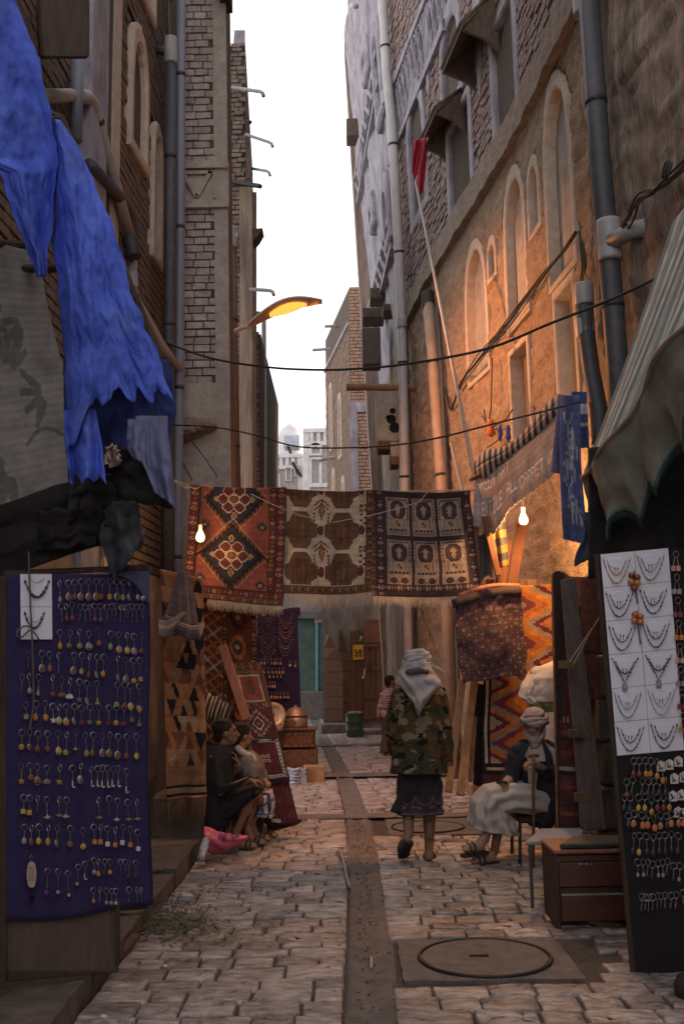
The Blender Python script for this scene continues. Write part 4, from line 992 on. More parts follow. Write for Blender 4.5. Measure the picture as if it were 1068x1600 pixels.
# ------------------------------------------------------------------ right: rugs by the old man
c = canvas(150, 56, (.21,.055,.06)); x, y = XY(c)
zz = abs(((y*5.2) % 1)-.5)*2
for lo_, hi_, col in ((.0,.16,(.50,.20,.05)), (.16,.26,(.30,.24,.20)), (.26,.40,(.13,.03,.055)), (.40,.52,(.46,.17,.05)), (.52,.66,(.24,.20,.16)), (.66,.80,(.16,.04,.06)), (.80,1.,(.40,.14,.05))):
    t_ = (np.floor((x*1.1+.55*np.floor(zz*12)/12)*24)/24) % 1.0; paint(c, (t_ >= lo_) & (t_ < hi_), col)
rect(c, 0, 0, .10, 1, BLK); rect(c, .03, 0, .07, 1, (.42,.38,.33)); rect(c, 0, .92, 1, 1, (.10,.03,.035)); rect(c, 0, .885, 1, .895, CRM); rect(c, 0, .865, 1, .92, BLK); rect(c, .05, .885, .9, .898, CRM)
fn = hung(c, (757,918), (862,914), (752,1236), (866,1236), 9.55, 8., sag=0, wave=.04)
o = sheet('kilim', speck(c, .18, 8), fn, M_rug); tag(o, 'orange and grey zigzag kilim hung behind the old man on the chair', 'kilim')
c = canvas(84, 66, (.085,.05,.05)); x, y = XY(c)
for k, t_ in enumerate((.0, .07, .15, .24, .33, .42)):
    band(c, t_, t_, 1-t_, t_+.06, (.075,.045,.05), ((.22,.06,.05), (.20,.17,.14), NAV), .05, False); band(c, t_, 1-t_-.06, 1-t_, 1-t_, (.075,.045,.05), ((.20,.17,.14), (.22,.06,.05), NAV), .05, False)
    band(c, t_, t_, t_+.06, 1-t_, (.075,.045,.05), ((.22,.06,.05), NAV, (.20,.17,.14)), .05); band(c, 1-t_-.06, t_, 1-t_, 1-t_, (.075,.045,.05), ((.20,.17,.14), NAV, (.22,.06,.05)), .05)
A4 = [P(708,945,9.1), P(812,925,9.1), P(722,1068,9.05), P(822,1052,9.05)]
def bagfn(u, v):
    p = A4[0].lerp(A4[1], u).lerp(A4[2].lerp(A4[3], u), v).copy(); p.y -= .06*math.sin(PI*v)*math.sin(PI*u)+.02*nz(u*5, v*5, 2)+(.05*(1-v*8) if v < .12 else 0); p.z += .03*math.sin(u*PI)*(1-v)+.015*nz(u*4, v*3, 9); p.x += .02*nz(v*6, u*2); return p
o = sheet('hanging_bag', speck(c, .3, 2), bagfn, M_rug, thick=.03); tag(o, 'dark woven storage bag hanging at an angle over the zigzag kilim', 'woven bag')
mb = MB(); mb.tube([A4[0].lerp(A4[1], i/12)+Vector((0,-.03+.02*nz(i*.7),.02*nz(i*.9, 4)+.035*math.sin(PI*i/12))) for i in range(13)], [.05+.015*nz(i*1.1, 3) for i in range(13)], 8); mb.build('rolled_rim', mat('dark_rim', (.06,.035,.045), (.03,.02,.025), scale=30, bump=.5), o, smooth=True)
mb = MB(); mb.tube([A4[0].lerp(A4[1], i/12)+Vector((0,.02,.055+.05*math.sin(PI*i/12))) for i in range(1, 13)], .025, 7); mb.build('edge', M_orange, o, smooth=True)
# leaning planks
grp = 'old planks leaning by the zigzag kilim'
M_plankR = mat('tan_old_plank', (.36,.22,.13), (.20,.115,.065), scale=5, stretch=(6,6,.8), bump=.6, bscale=30, rough=.8)
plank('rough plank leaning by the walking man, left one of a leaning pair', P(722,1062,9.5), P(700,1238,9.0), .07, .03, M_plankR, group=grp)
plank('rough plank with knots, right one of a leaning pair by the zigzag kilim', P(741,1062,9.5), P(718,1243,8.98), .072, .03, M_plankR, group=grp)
plank('thin upright post between the leaning planks and the zigzag kilim', P(741,1120,9.6), P(734,1222,9.6), .045, .04, M_plankR)
c = canvas(110, 8, BLK); o = sheet('rug', speck(c, .3, 3), hung(c, (742,1065), (760,1065), (738,1225), (756,1228), 9.7, 3., wave=.02), M_rug); tag(o, 'narrow black rug hanging between the thin post and the zigzag kilim', 'rug')
st = thing('stone_step', 'ochre stone step under the zigzag kilim', 'step', P(755,1240,9.2)); p = G(755,1250); bevel(MB().box((p.x+.45, p.y+.42, .085), (1.15, .55, .17)).build('block', mat('ochre_step', (.36,.22,.13), (.22,.13,.08), scale=6, bump=.5), st), .02)
# rug folded over an upright old beam
t = thing('folded_rug', 'dark red rug folded over the top of a standing old door plank', 'rug', P(890,1300,7.5))
c = canvas(130, 40, (.085,.03,.03)); x, y = XY(c)
rect(c, 0, 0, 1, .12, (.26,.10,.06)); rect(c, .55, 0, 1, .5, (.20,.075,.05))
for y0_, col in ((.3,MAR),(.62,(.17,.05,.035)),(.645,BLK),(.70,(.14,.04,.035)),(.76,GRY),(.775,BLK),(.83,(.17,.05,.035)),(.9,(.05,.025,.03)),(.93,(.2,.07,.04))): rect(c, 0, y0_, 1, y0_+.018, col)
for k in range(10): diamond(c, k/10+.05, .58, .035, .015, TAN)
topL, topR, botL, botR = P(868,898,7.35), P(935,905,7.6), P(876,1296,7.3), P(925,1296,7.35)
def fold(u, v):
    p = topL.lerp(topR, u).lerp(botL.lerp(botR, u), v).copy(); p.y += .04*math.sin(u*6+v*3)+.03*nz(u*3, v*4, 3); p.z += .035*math.sin(PI*min(1, u*3.2))*(1-v)**6; return p
o = sheet('front_fall', speck(c, .25, 12), fold, M_rug, t, thick=.02)
c2 = canvas(120, 10, (.05,.022,.022)); rect(c2, 0, 0, .12, 1, (.30,.12,.05)); sheet('side_fall', speck(c2, .2, 3), lambda u, v: P(lerp(861,880,u)+lerp(0,8,v), lerp(898-6*math.sin(u*PI),1300,v), 7.3+.12*u), M_rug, t)
dk = plank('long weathered grey door plank with nailed cleats in front of the folded rug', P(886,905,7.2), P(926,1297,7.0), .105, .04, mat('grey_plank', (.16,.13,.12), (.085,.07,.065), scale=5, stretch=(6,6,.8), bump=.6, bscale=30), name='door_plank', w2=.17)
for x, y in ((884,1038),(899,1146),(908,1245)):
    p = P(x, y, 7.02); MB().box(p, (.10, .05, .055)).build('cleat', M_wood, dk)
t = thing('stone_pillar', 'dark grey stone jamb behind the necklace board', 'pillar', P(945,1310,6.9)); mb = MB()
for k in range(7):
    z0 = k*.32; p0 = P(966, 1100, 7.6); mb.box((p0.x+.02*nz(k*1.7), 7.75, z0+.155), (.30+.03*nz(k*2.2, 1), .3, .31))
for i in range(7):
    m2 = MB(); m2.add(mb.v[i*8:i*8+8], [tuple(x-i*0 for x in f) for f in MB().hexa([(0,0,0)]*8).f]); bevel(m2.build('stone_block', mat('grey_jamb', (.12,.105,.10), (.06,.052,.052), scale=7, bump=.7), t), .02)
tw = thing('twine', 'pale twine tied from the door plank to the stone jamb', 'twine', P(900,1040,6.9)); MB().tube([P(889,1034,6.95), P(915,995,6.9), P(942,957,6.8)], .004, 5).build('strand', M_fringe, tw); MB().tube([P(896,1036,6.95), P(920,990,6.9), P(942,953,6.8)], .004, 5).build('strand', M_fringe, tw)
# ------------------------------------------------------------------ lettering: small woven capitals
F57 = {'A':'0e11111f111111','C':'0e11101010110e','E':'1f10101e10101f','G':'0e11101713110e','I':'0e04040404040e','L':'1010101010101f','N':'11191513111111','P':'1e11111e101010','R':'1e11111e141211','S':'0f10100e01011e','T':'1f040404040404','W':'11111115151b11','X':'11110a040a1111','M':'111b1515111111','Y':'11110a04040404',' ':'00000000000000','D':'1e11111111111e','a':'00000e010f110f','m':'00001a15151515','n':'00001e11111111','e':'00000e111f100e','u':'0000111111130d','O':'0e11111111110e','H':'1111111f111111','B':'1e11111e11111e'}
def write(c, s, r0, c0, sc, col, sx=None, slope=0.0):
    sx = sx or sc; x = c0
    for ch in s:
        g = F57.get(ch, F57[' '])
        for r_ in range(7):
            bits = int(g[r_*2:r_*2+2], 16)
            for k in range(5):
                if bits >> (4-k) & 1:
                    rr, cc = int(r0+r_*sc+slope*(x+k*sx-c0)), int(x+k*sx)
                    c[max(0,rr):max(0,rr+sc), max(0,cc):max(0,cc+sx)] = col
        x += 6*sx
# ------------------------------------------------------------------ lettered carpet-shop awning
aw = thing('shop_awning', 'ragged grey awning lettered CARPET under a rolled striped cloth, right wall', 'awning', P(810,740,8.8))
a, b = P(742,740,9.4), P(872,636,8.25)
LET = (.68,.60,.55); c = canvas(60, 264, (.30,.24,.215))
write(c, 'GREEN ART', 6, 4, 2, LET); write(c, 'TEXTILE ALL', 30, 3, 2, LET); write(c, 'CARPET WAL', 34, 141, 2, LET); write(c, 'E JEI', 8, 150, 2, (.36,.29,.26))
for k in range(264):
    if k % 9 < 2: c[:, k] *= .82
msk = np.ones((60, 264), bool)
for k in range(264):
    L = 60-int(5*abs(nz(k*.13, 2))+4*abs(nz(k*.4, 7))+(10 if k < 78 else 0)*0)
    msk[L:, k] = False
bl_, br_ = P(752,838,9.3), P(880,738,8.15)
def awn(u, v):
    p = a.lerp(b, u).lerp(bl_.lerp(br_, u), v).copy(); p.z -= .07*math.sin(PI*u)*(1-v)+.10*math.sin(PI*min(1, u*1.3))*0+(.10*v*smooth(1-abs(u-.2)/.25)); p.y -= .16*math.sin(v*1.4)+.03*math.sin(u*34)*v; p.x -= .05*v; return p
sheet('lettered_cloth', speck(c, .12, 3), awn, M_cloth, aw, mask=msk, thick=.004)
c = canvas(24, 90, (.48,.38,.32))
for k in range(15): rect(c, k/15, 0, k/15+.028, 1, (.05,.035,.04))
def rollf(u, v):
    p = a.lerp(b, u).copy(); p.z -= .07*math.sin(PI*u)-.03; r_ = .06+.015*math.sin(u*9)+.035*math.exp(-((u-.15)/.1)**2); q = 2*PI*v; p += Vector((-.3*r_*math.cos(q), -r_*math.cos(q), r_*math.sin(q)*1.25)); return p
sheet('rolled_cloth', speck(c, .1, 8), rollf, M_cloth, aw)
MB().tube([a+Vector((-.05,0,-.06)), a.lerp(b,.5)+Vector((0,0,-.13)), b+Vector((.1,0,-.03))], .02, 6).build('pole', M_wood, aw)
# hanging cloths under the awning
o = sheet('cloth', speck(canvas(60, 16, (.33,.27,.27)), .08, 2), lambda u, v: P(lerp(741-2*v,744+20*v**.7,u), lerp(752,822,v)+3*u, 9.15-.05*math.sin(u*5)*v), M_cloth); tag(o, 'plain grey cloth cone hanging at the left end of the lettered awning', 'cloth')
o = sheet('cloth', speck(canvas(60, 16, (.12,.12,.13)), .15, 2), lambda u, v: P(lerp(733+6*v,768,u), lerp(815,905,v)+6*math.sin(u*6), 9.35-.05*math.sin(u*9)), M_cloth); tag(o, 'dark grey cloth hanging just right of the rightmost hung carpet', 'cloth')
c = canvas(48, 18, (.045,.045,.055))
for k in range(4): rect(c, 0, .15+k*.25, 1, .27+k*.25, (.20,.13,.045))
o = sheet('striped_cloth', speck(c, .1, 4), lambda u, v: P(lerp(760+10*v,786+8*v,u), lerp(795,890,v)-6*u, 9.1-.03*math.sin(u*12)), M_cloth); tag(o, 'yellow and navy striped cloth hanging below the lettered awning', 'cloth')
plank('dark red board slanting in front of the striped cloth', P(757,806,9.0), P(778,900,8.95), .07, .025, M_wood_red, name='shutter_board', w2=.05, cat='board')
plank('lamplit orange board under the right bulb, left of the pair', P(792,842,9.35), P(780,922,9.3), .10, .03, mat('dull_orange_board', (.20,.085,.05), (.12,.05,.03), scale=6, stretch=(4,4,.8), bump=.4), name='shutter_board', cat='board')
plank('lamplit orange board under the right bulb, right of the pair', P(815,820,9.4), P(798,922,9.35), .10, .03, mat('dull_orange_board', (0,0,0)), name='shutter_board', cat='board')
c = canvas(60, 30, (.45,.30,.17)); 
for k in range(6): rect(c, k/6, 0, k/6+.02, 1, (.15,.09,.05))
bd = thing('board_panel', 'pale lamplit panel of upright boards behind the striped cloth', 'panel', P(770,920,9.5))
for k in range(6):
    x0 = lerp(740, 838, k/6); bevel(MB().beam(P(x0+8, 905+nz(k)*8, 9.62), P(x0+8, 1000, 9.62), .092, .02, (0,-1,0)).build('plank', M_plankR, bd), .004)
# blue towel
t = thing('towel', 'blue towel with white lettering hanging at the upper end of the carpet awning', 'towel', P(890,620,7.9))
BLU, WHT = (.085,.11,.26), (.36,.36,.43)
c = canvas(120, 22, BLU); write(c, 'al', 20, 10, 3, WHT, 1); 
for s_, r0 in (('Yam', 14), ('an', 40), ('Yam', 66)): 
    for i, ch in enumerate(s_): write(c, ch, r0+i*9, 3+3*i, 3, WHT, 2)
sheet('front_fold', speck(c, .08, 3), lambda u, v: P(lerp(876+4*v,905+14*v,u)-4*math.sin(v*3), lerp(618,842-30*(1-u)**2*0,v)+10*u*v, 7.75-.05*math.sin(u*7+v*2)), M_cloth, t)
c = canvas(70, 26, BLU)
for i, ch in enumerate('al'): write(c, ch, 22+i*20, 8, 2, WHT, 2)
sheet('left_fold', speck(c, .08, 3), lambda u, v: P(lerp(872,892,u)-12*v+4*u, lerp(616,738,v)+4*u, 7.88-.04*math.sin(u*6)), M_cloth, t)
c = canvas(60, 16, (.05,.075,.22)); rect(c, 0, .22, 1, .4, WHT); rect(c, 0, .55, 1, .62, WHT)
sheet('right_fold', speck(c, .08, 3), lambda u, v: P(lerp(892,916,u)+4*v, lerp(612,700,v), 7.95-.03*math.sin(u*8)), M_cloth, t)
# ------------------------------------------------------------------ striped awning at the right edge
aw = thing('striped_awning', 'faded blue and grey striped awning with teal fringe over the necklace board', 'awning', P(1000,620,5.5))
A_, B_ = P(902,748,6.35), P(1150,420,3.9); A2, B2 = P(1092,395,6.5), P(1420,-260,3.9)
A2 = Vector((2.34, 6.55, A2.z+.26)); B2 = Vector((2.5, 3.9, A2.z+.5))
c = canvas(40, 64, (.36,.31,.30)); g = random.Random(4); k = 0; ci = 0
while k < 64:
    w_ = g.choice((2,3)); c[:, k:k+w_] = ((.075,.13,.155), (.40,.37,.31), (.055,.095,.12), (.29,.28,.25), (.12,.165,.17), (.43,.39,.33))[ci % 6]; k += w_; ci += 1
def top(u, v):   # v = 0 at the wall
    p = A2.lerp(B2, u).lerp(A_.lerp(B_, u), v).copy(); p.z -= .04*math.sin(PI*v)+.03*math.sin(u*26)*(1-v)+.05*math.sin(u*7)*v; p.x += .03*math.sin(u*15+1)*v; return p
sheet('striped_top', speck(c, .1, 3), top, M_cloth, aw, thick=.006)
SCAL = 9
def val(u, v):
    p = top(u, 1.0); s_ = abs(math.sin(u*PI*SCAL/1.4)); L = .35+.13*(1-s_**.6); p = p+Vector((.10*v+.045*math.sin(u*22+v)*v+.02*nz(u*9, v*3), .02*math.sin(u*31)*v, -L*v)); return p
M_val = mat('faded_canvas', (.32,.33,.29), (.20,.21,.18), scale=7, rough=.95, bump=.4, bscale=120, c3=(.16,.14,.12), c3amt=.2, c3scale=3)
mb = MB(); mb.grid(val, 140, 16); solid(mb.build('valance', M_val, aw, smooth=True, fix=False), .006)
M_teal = mat('teal_braid', (.07,.19,.17), (.03,.09,.085), scale=40, rough=.95, bump=.5)
mb = MB(); mb.tube([val(i/200, 1.0) for i in range(201)], [.011+.004*nz(i*.9) for i in range(201)], 5); mb.build('braid', M_teal, aw, smooth=True)
fringe('fringe', lambda u: val(u, 1.0), 420, .055, aw, mat('dark_teal_fringe', (.05,.085,.08), (.02,.035,.035), scale=40))
mb = MB(); mb.tube([top(i/40, 1.0)+Vector((0,0,.005)) for i in range(41)], .016, 6); mb.build('hem', mat('hem_cloth', (.40,.31,.27), bump=.2, rough=.9), aw, smooth=True)
# near-black sheet stands in for the shade under the awning, torn cloth beside it
t = thing('stall_shade_sheet', 'near-black sheet standing for shade behind the necklace board under the striped awning', 'canvas', P(1040,830,5.7))
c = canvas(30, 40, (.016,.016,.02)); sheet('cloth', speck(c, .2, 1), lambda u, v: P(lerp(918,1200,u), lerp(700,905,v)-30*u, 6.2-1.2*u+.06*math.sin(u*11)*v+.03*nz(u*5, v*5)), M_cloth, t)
sheet('torn_cloth', speck(canvas(20, 12, (.06,.075,.13)), .2, 1), lambda u, v: P(lerp(905,945,u)+8*math.sin(v*5), lerp(800,885-20*u,v), 6.3+.05*math.sin(u*7)), M_cloth, t)
# ------------------------------------------------------------------ blue awning sheets at the left edge
M_blue = mat('blue_tarpaulin', (.09,.16,.72), (.035,.07,.42), scale=6, rough=.75, bump=.35, bscale=22, c3=(.12,.17,.42), c3amt=.15, c3scale=4)
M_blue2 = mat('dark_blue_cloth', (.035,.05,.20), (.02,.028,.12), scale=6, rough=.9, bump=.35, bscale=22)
M_pale = mat('pale_blue_cloth', (.16,.17,.32), (.10,.11,.22), scale=6, rough=.9, bump=.35, bscale=22)
def poly(pts):     # piecewise-linear x(y)
    def f(y):
        for (xa, ya), (xb, yb) in zip(pts, pts[1:]):
            if y <= yb: return lerp(xa, xb, max(0, min(1, (y-ya)/(yb-ya))))
        return pts[-1][0]
    return f
def drape(name, left, right, y0, y1, Y, material, parent, hem=lambda u: 0, nu=90, nv=110, amp=.06, freq=9, seed=0):
    L_, R_ = poly(left), poly(right); kv = min(1, (y1-y0)/400); ks = 1 if nu > 50 else .35
    def fn(u, v):
        yb = y1+hem(u); y = lerp(y0, yb, v); x = lerp(L_(min(y, left[-1][1])), R_(min(y, right[-1][1])), u)
        d = Y(u, v)+amp*(math.sin(u*freq+v*2+seed)+.7*nz(u*5, v*4, seed)+.35*fbm((u*9*ks, v*11*kv, seed), 4))*(.3+.7*v); return P(x+5*ks*fbm((u*3, v*9*kv, seed+4), 3), y+4*ks*nz(u*17*ks, v*3, seed), d)
    mb = MB(); mb.grid(fn, nu, nv); o = mb.build(name, material, parent, smooth=True, fix=False); solid(o, .006); return o
def zig(n, a, seed=0): return lambda u: a*abs(((u*n+seed) % 1)-.5)*2+a*.5*nz(u*n*2.3, seed)
aw = thing('blue_awning', 'torn bright blue awning sheets hanging over the stall at the left edge', 'awning', P(120,400,4.4))
drape('front_sheet', [(-80,-60),(-70,250),(0,268),(20,330),(62,440)], [(15,-60),(25,5),(62,95),(80,175),(90,250),(80,350),(72,440)], -60, 432, lambda u, v: 3.7+.5*v+.25*u, M_blue, aw, amp=.05, freq=8)
drape('main_sheet', [(86,188),(78,300),(88,420),(98,520),(104,640)], [(92,188),(130,245),(176,350),(205,455),(242,545),(277,640)], 188, 632, lambda u, v: 4.35+.2*v-.12*math.sin(u*PI), M_blue, aw, hem=lambda u: -26*(.5+.5*math.cos(u*4.3*2*PI+1.2*math.sin(u*9)))*smooth(u*3)-10*nz(u*19, 4)+70*smooth(1-u*3.2), amp=.05, freq=7, seed=2)
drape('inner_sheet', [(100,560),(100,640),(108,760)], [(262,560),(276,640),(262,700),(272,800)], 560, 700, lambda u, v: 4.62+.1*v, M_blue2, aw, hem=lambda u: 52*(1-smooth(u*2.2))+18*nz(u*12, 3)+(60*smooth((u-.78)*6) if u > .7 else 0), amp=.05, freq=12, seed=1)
drape('torn_strip', [(212,690),(222,720),(250,790)], [(262,668),(268,720),(275,800)], 650, 770, lambda u, v: 4.5, M_pale, aw, hem=lambda u: 26*u, nu=20, amp=.03, seed=3)
drape('torn_strip', [(200,660),(200,700),(222,745)], [(232,660),(230,700),(236,745)], 655, 715, lambda u, v: 4.48, M_pale, aw, hem=lambda u: 14*u, nu=16, amp=.03, seed=6)
drape('torn_strip', [(100,640),(104,700),(112,765)], [(150,640),(160,700),(166,765)], 640, 742, lambda u, v: 4.5, M_blue, aw, hem=zig(3, 14), nu=24, amp=.05, seed=5)
MB().tube([P(-60,120,4.9), P(95,185,4.9), P(250,560,5.1)], .025, 7).build('awning_pole', M_wood_dark, aw)
# printed sheet under it
c = canvas(220, 160, (.235,.22,.215)); LEAF = (.13,.125,.115); x, y = XY(c)
def leafs(cx, cy, s, a0, n):
    for k in range(n):
        a = a0+(k-(n-1)/2)*.5; ex, ey = cx+s*math.cos(a), cy+s*.8*math.sin(a); 
        for t_ in np.linspace(.3, 1, 9): ell(c, lerp(cx, ex, t_), lerp(cy, ey, t_), .022*math.sin(PI*min(.95, t_))+.012, .016, LEAF)
for q in ((.10,.92,.2,-2.4,4), (.40,.86,.22,2.6,5), (.78,.60,.2,3.0,4), (.05,.62,.2,.4,4), (.5,.5,.2,-1.2,4), (.7,.3,.2,2.6,3), (.3,.3,.2,.2,3)): leafs(*q)
for k in range(20): ell(c, .55+.015*k, .79-.05*math.sin(k*.16), .012, .010, LEAF)
o = sheet('printed_sheet', speck(c, .08, 2), lambda u, v: P(lerp(-70, lerp(60,108,v)+60*v*v, u), lerp(380, 812-62*u, v)+30*(u-.5)*(1-v), 4.95+.2*v-.35*u*0+.05*math.sin(u*6+v*3)), M_cloth); tag(o, 'pale beige sheet with dark leaf print hanging below the blue awning', 'sheet')
t = thing('dark_cloths', 'black and slate cloths bunched below the blue awning, above the keyring board', 'cloth', P(130,800,5.0))
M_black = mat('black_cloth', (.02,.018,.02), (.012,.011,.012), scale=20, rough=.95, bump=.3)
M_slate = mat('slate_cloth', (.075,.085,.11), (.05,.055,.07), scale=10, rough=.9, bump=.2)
def patch(pl, Y, material, nm, n=26, amp=.04, seed=0):   # four-sided cloth with soft folds
    a, b, c_, d = pl; mb = MB()
    mb.grid(lambda u, v: P(lerp(lerp(a[0], b[0], u), lerp(d[0], c_[0], u), v)+7*nz(u*6, v*6, seed), lerp(lerp(a[1], b[1], u), lerp(d[1], c_[1], u), v)+8*nz(u*5, v*5, seed+2), Y+amp*(math.sin(u*8+seed)+nz(u*4, v*4, seed))), n, n)
    return solid(mb.build(nm, material, t, smooth=True, fix=False), .01)
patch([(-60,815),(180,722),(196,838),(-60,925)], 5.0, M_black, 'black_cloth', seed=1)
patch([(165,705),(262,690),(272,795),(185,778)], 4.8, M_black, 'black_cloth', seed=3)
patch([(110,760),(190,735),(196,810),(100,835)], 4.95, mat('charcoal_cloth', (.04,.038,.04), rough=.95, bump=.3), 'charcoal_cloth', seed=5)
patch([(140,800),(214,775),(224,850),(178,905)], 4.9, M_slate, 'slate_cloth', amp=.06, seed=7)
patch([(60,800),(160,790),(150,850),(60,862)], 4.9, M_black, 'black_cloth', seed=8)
patch([(165,700),(182,698),(190,722),(172,732)], 4.7, M_plast, 'pale_rag', n=8, seed=4)
awp = [o for o in COL.objects if o.name.startswith('blue_awning')][0]
for a_, b_ in (((-2.25, 3.75, P(0,-40,3.7).z), P(18,-60,3.8)), ((-2.2, 4.6, P(88,186,4.35).z+.02), P(94,187,4.4)), ((-2.1, 5.2, P(100,420,5.0).z+.1), P(140,420,4.7)), ((-2.25, 4.9, P(0,380,4.95).z+.02), P(70,385,4.95))):
    MB().tube([a_, b_], .022, 7).build('support_pole', M_wood_dark, awp)
def poly_(pts):
    def f(y):
        for (xa, ya), (xb, yb) in zip(pts, pts[1:]):
            if y <= yb: return lerp(xa, xb, max(0, min(1, (y-ya)/(yb-ya))))
        return pts[-1][0]
    return f
# ------------------------------------------------------------------ the street goes on behind the camera: unseen houses, added to block sky light
t = thing('house', 'unseen plastered house side beside the camera on the right', 'house', (2.8, 0, 0))
MB().hexa([(2.76,-9,0),(5,-9,0),(5,3.15,0),(2.70,3.15,0),(2.76,-9,6),(5,-9,6),(5,3.15,6),(2.70,3.15,6)]).build('wall', M_mud, t)
t = thing('house', 'unseen brick house side beside the camera on the left', 'house', (-2.4, 0, 0))
MB().hexa([(-5,-9,0),(-2.36,-9,0),(-2.31,2.45,0),(-5,2.45,0),(-5,-9,6),(-2.36,-9,6),(-2.31,2.45,6),(-5,2.45,6)]).build('wall', M_brickL, t)
# ------------------------------------------------------------------ low house with old doors where the street bends
DY = 24.2
dh = thing('door_house', 'low grey plastered house front holding the old plank doors at the bend', 'house', (P(560,1100,DY).x, DY, 0))
xa, xb, zt = P(503,1000,DY).x, P(626,1000,DY).x, 4.6
MB().hexa([(xa,DY,0),(xb,DY,0),(xb,DY+2,0),(xa,DY+2,0),(xa,DY,zt),(xb,DY,zt),(xb,DY+2,zt),(xa,DY+2,zt)]).build('wall', mat('grey_stained_plaster', (.30,.265,.25), (.15,.13,.125), scale=4, rough=.9, bump=.5, bscale=20, stretch=(1,1,.4), c3=(.10,.09,.085), c3amt=.25, c3scale=2), dh)
M_door = mat('old_door', (.19,.095,.055), (.09,.045,.028), scale=6, stretch=(6,6,.8), bump=.5, bscale=30, rough=.8, rnd=.15)
def dp(x, y, o=0.0): return P(x, y, DY-o)
dr = thing('plank_door', 'tall brown double door with a yellow notice pinned to it', 'door', dp(575,1130))
for x0, x1, y0, y1, o in ((546,557,986,1130,.10),(557,568,984,1130,.12),(568,577,975,1128,.16),(577,587,974,1128,.15),(587,597,973,1128,.16)):
    bevel(MB().hexa([dp(x,y,q) for y in (y1, y0) for x,q in ((x0+.3,o),(x1-.3,o),(x1-.3,o-.06),(x0+.3,o-.06))]).build('plank', M_door, dr), .008)
for y0 in (1006, 1042, 1086, 1118): MB().hexa([dp(x,y,q) for y in (y0+5, y0) for x,q in ((568,.21),(597,.21),(597,.16),(568,.16))]).build('rail', M_door, dr)
MB().hexa([dp(x,y,q) for y in (1046, 1034) for x,q in ((575,.25),(581,.25),(581,.20),(575,.20))]).build('lock', M_iron, dr)
MB().hexa([dp(x,y,q) for y in (1004, 968) for x,q in ((569,.19),(595,.19),(595,.165),(569,.165))]).build('upper_panel', mat('door_panel', (.21,.10,.06), (.13,.06,.035), scale=4, bump=.3), dr)
def arched_leaf(label, x0, x1, yt, yb, o, tilt, n=7):
    t = thing('plank_door', label, 'door', dp((x0+x1)/2, yb))
    for i in range(n):
        ya, yb_ = lerp(yb, yt, i/n), lerp(yb, yt, (i+1)/n)
        def xr(y): 
            k = max(0, (yt+ (yb-yt)*.42-y)/((yb-yt)*.42)); return x1-(x1-x0)*.75*k**1.8
        m2 = MB(); m2.hexa([dp(x,y,q) for y,(l,r_) in ((ya-.4, (x0, xr(ya))), (yb_+.4, (x0, xr(yb_)))) for x,q in ((l,o),(r_,o+tilt),(r_,o+tilt-.06),(l,o-.06))]); bevel(m2.build('plank', M_door, t), .008)
    return t
arched_leaf('open arched plank door leaf, left of the doorway behind the green barrel', 507, 536, 992, 1128, .2, .25)
arched_leaf('narrow arched leaf of grey planks between the open leaf and the tall brown door', 529, 547, 985, 1130, .06, .02, n=9)
ps = thing('notice', 'yellow notice with dark Arabic lettering pinned on the tall brown door', 'notice', dp(559,1030))
MB().hexa([dp(x,y,q) for (x,y) in () for q in ()] or [dp(551,1031,.19),dp(568,1030,.19),dp(568,1030,.185),dp(551,1031,.185),dp(551,1008,.19),dp(567,1007,.19),dp(567,1007,.185),dp(551,1008,.185)]).build('paper', mat('yellow_paper', (.62,.36,.035), (.52,.29,.03), scale=5, rough=.7, bump=0), ps)
M_ink = mat('dark_red_ink', (.12,.03,.015), bump=0)
for k, (y, segs) in enumerate(((1016.5, ((553.5,557),(560,565.5))), (1020, ((555,559),(560.5,565))), (1024.5, ((554,560),(562,566))))):
    m2 = MB()
    for a, b in segs:
        n = 7; m2.tube([dp(lerp(a,b,i/n), y+.9*math.sin(i*2.3+k)-.5*(i == n), .198) for i in range(n+1)], .011, 4); m2.ball(dp(lerp(a,b,.5), y+1.9, .197), .012, 5, 4)
        m2.tube([dp(a+.4, y, .198), dp(a+.4, y-1.8, .198)], .009, 4)
    m2.build('lettering', M_ink, ps)
for y, s_ in ((994,2.2),(1000,1.6),(1049,1.6)): pass
sc = thing('paper_scraps', 'torn white paper scraps stuck on the tall brown door', 'paper', dp(565,995))
for x, y, w_, h_ in ((564,996,2.2,1.8),(562.5,1000,2,.9),(569,1050,1.5,6),(567,1058,2,2.5)):
    MB().hexa([dp(x+a*w_,y+b*h_,q) for q in (.215,.222) for a,b in ((-1,1),(.8,.7),(1,-1),(-.6,-.8))]).build('scrap', M_white, sc)
kb = thing('door_step', 'low stone step along the old doors behind the green barrel', 'step', (P(530,1130,23.5).x, 23.6, 0))
bevel(MB().box((P(520,1130,23.6).x+.1, 23.75, .12), (.75, .7, .24)).build('block', M_conc, kb), .03); bevel(MB().box((P(585,1130,23).x, 22.9, .07), (1.1, .8, .14)).build('block', M_conc, kb), .03)
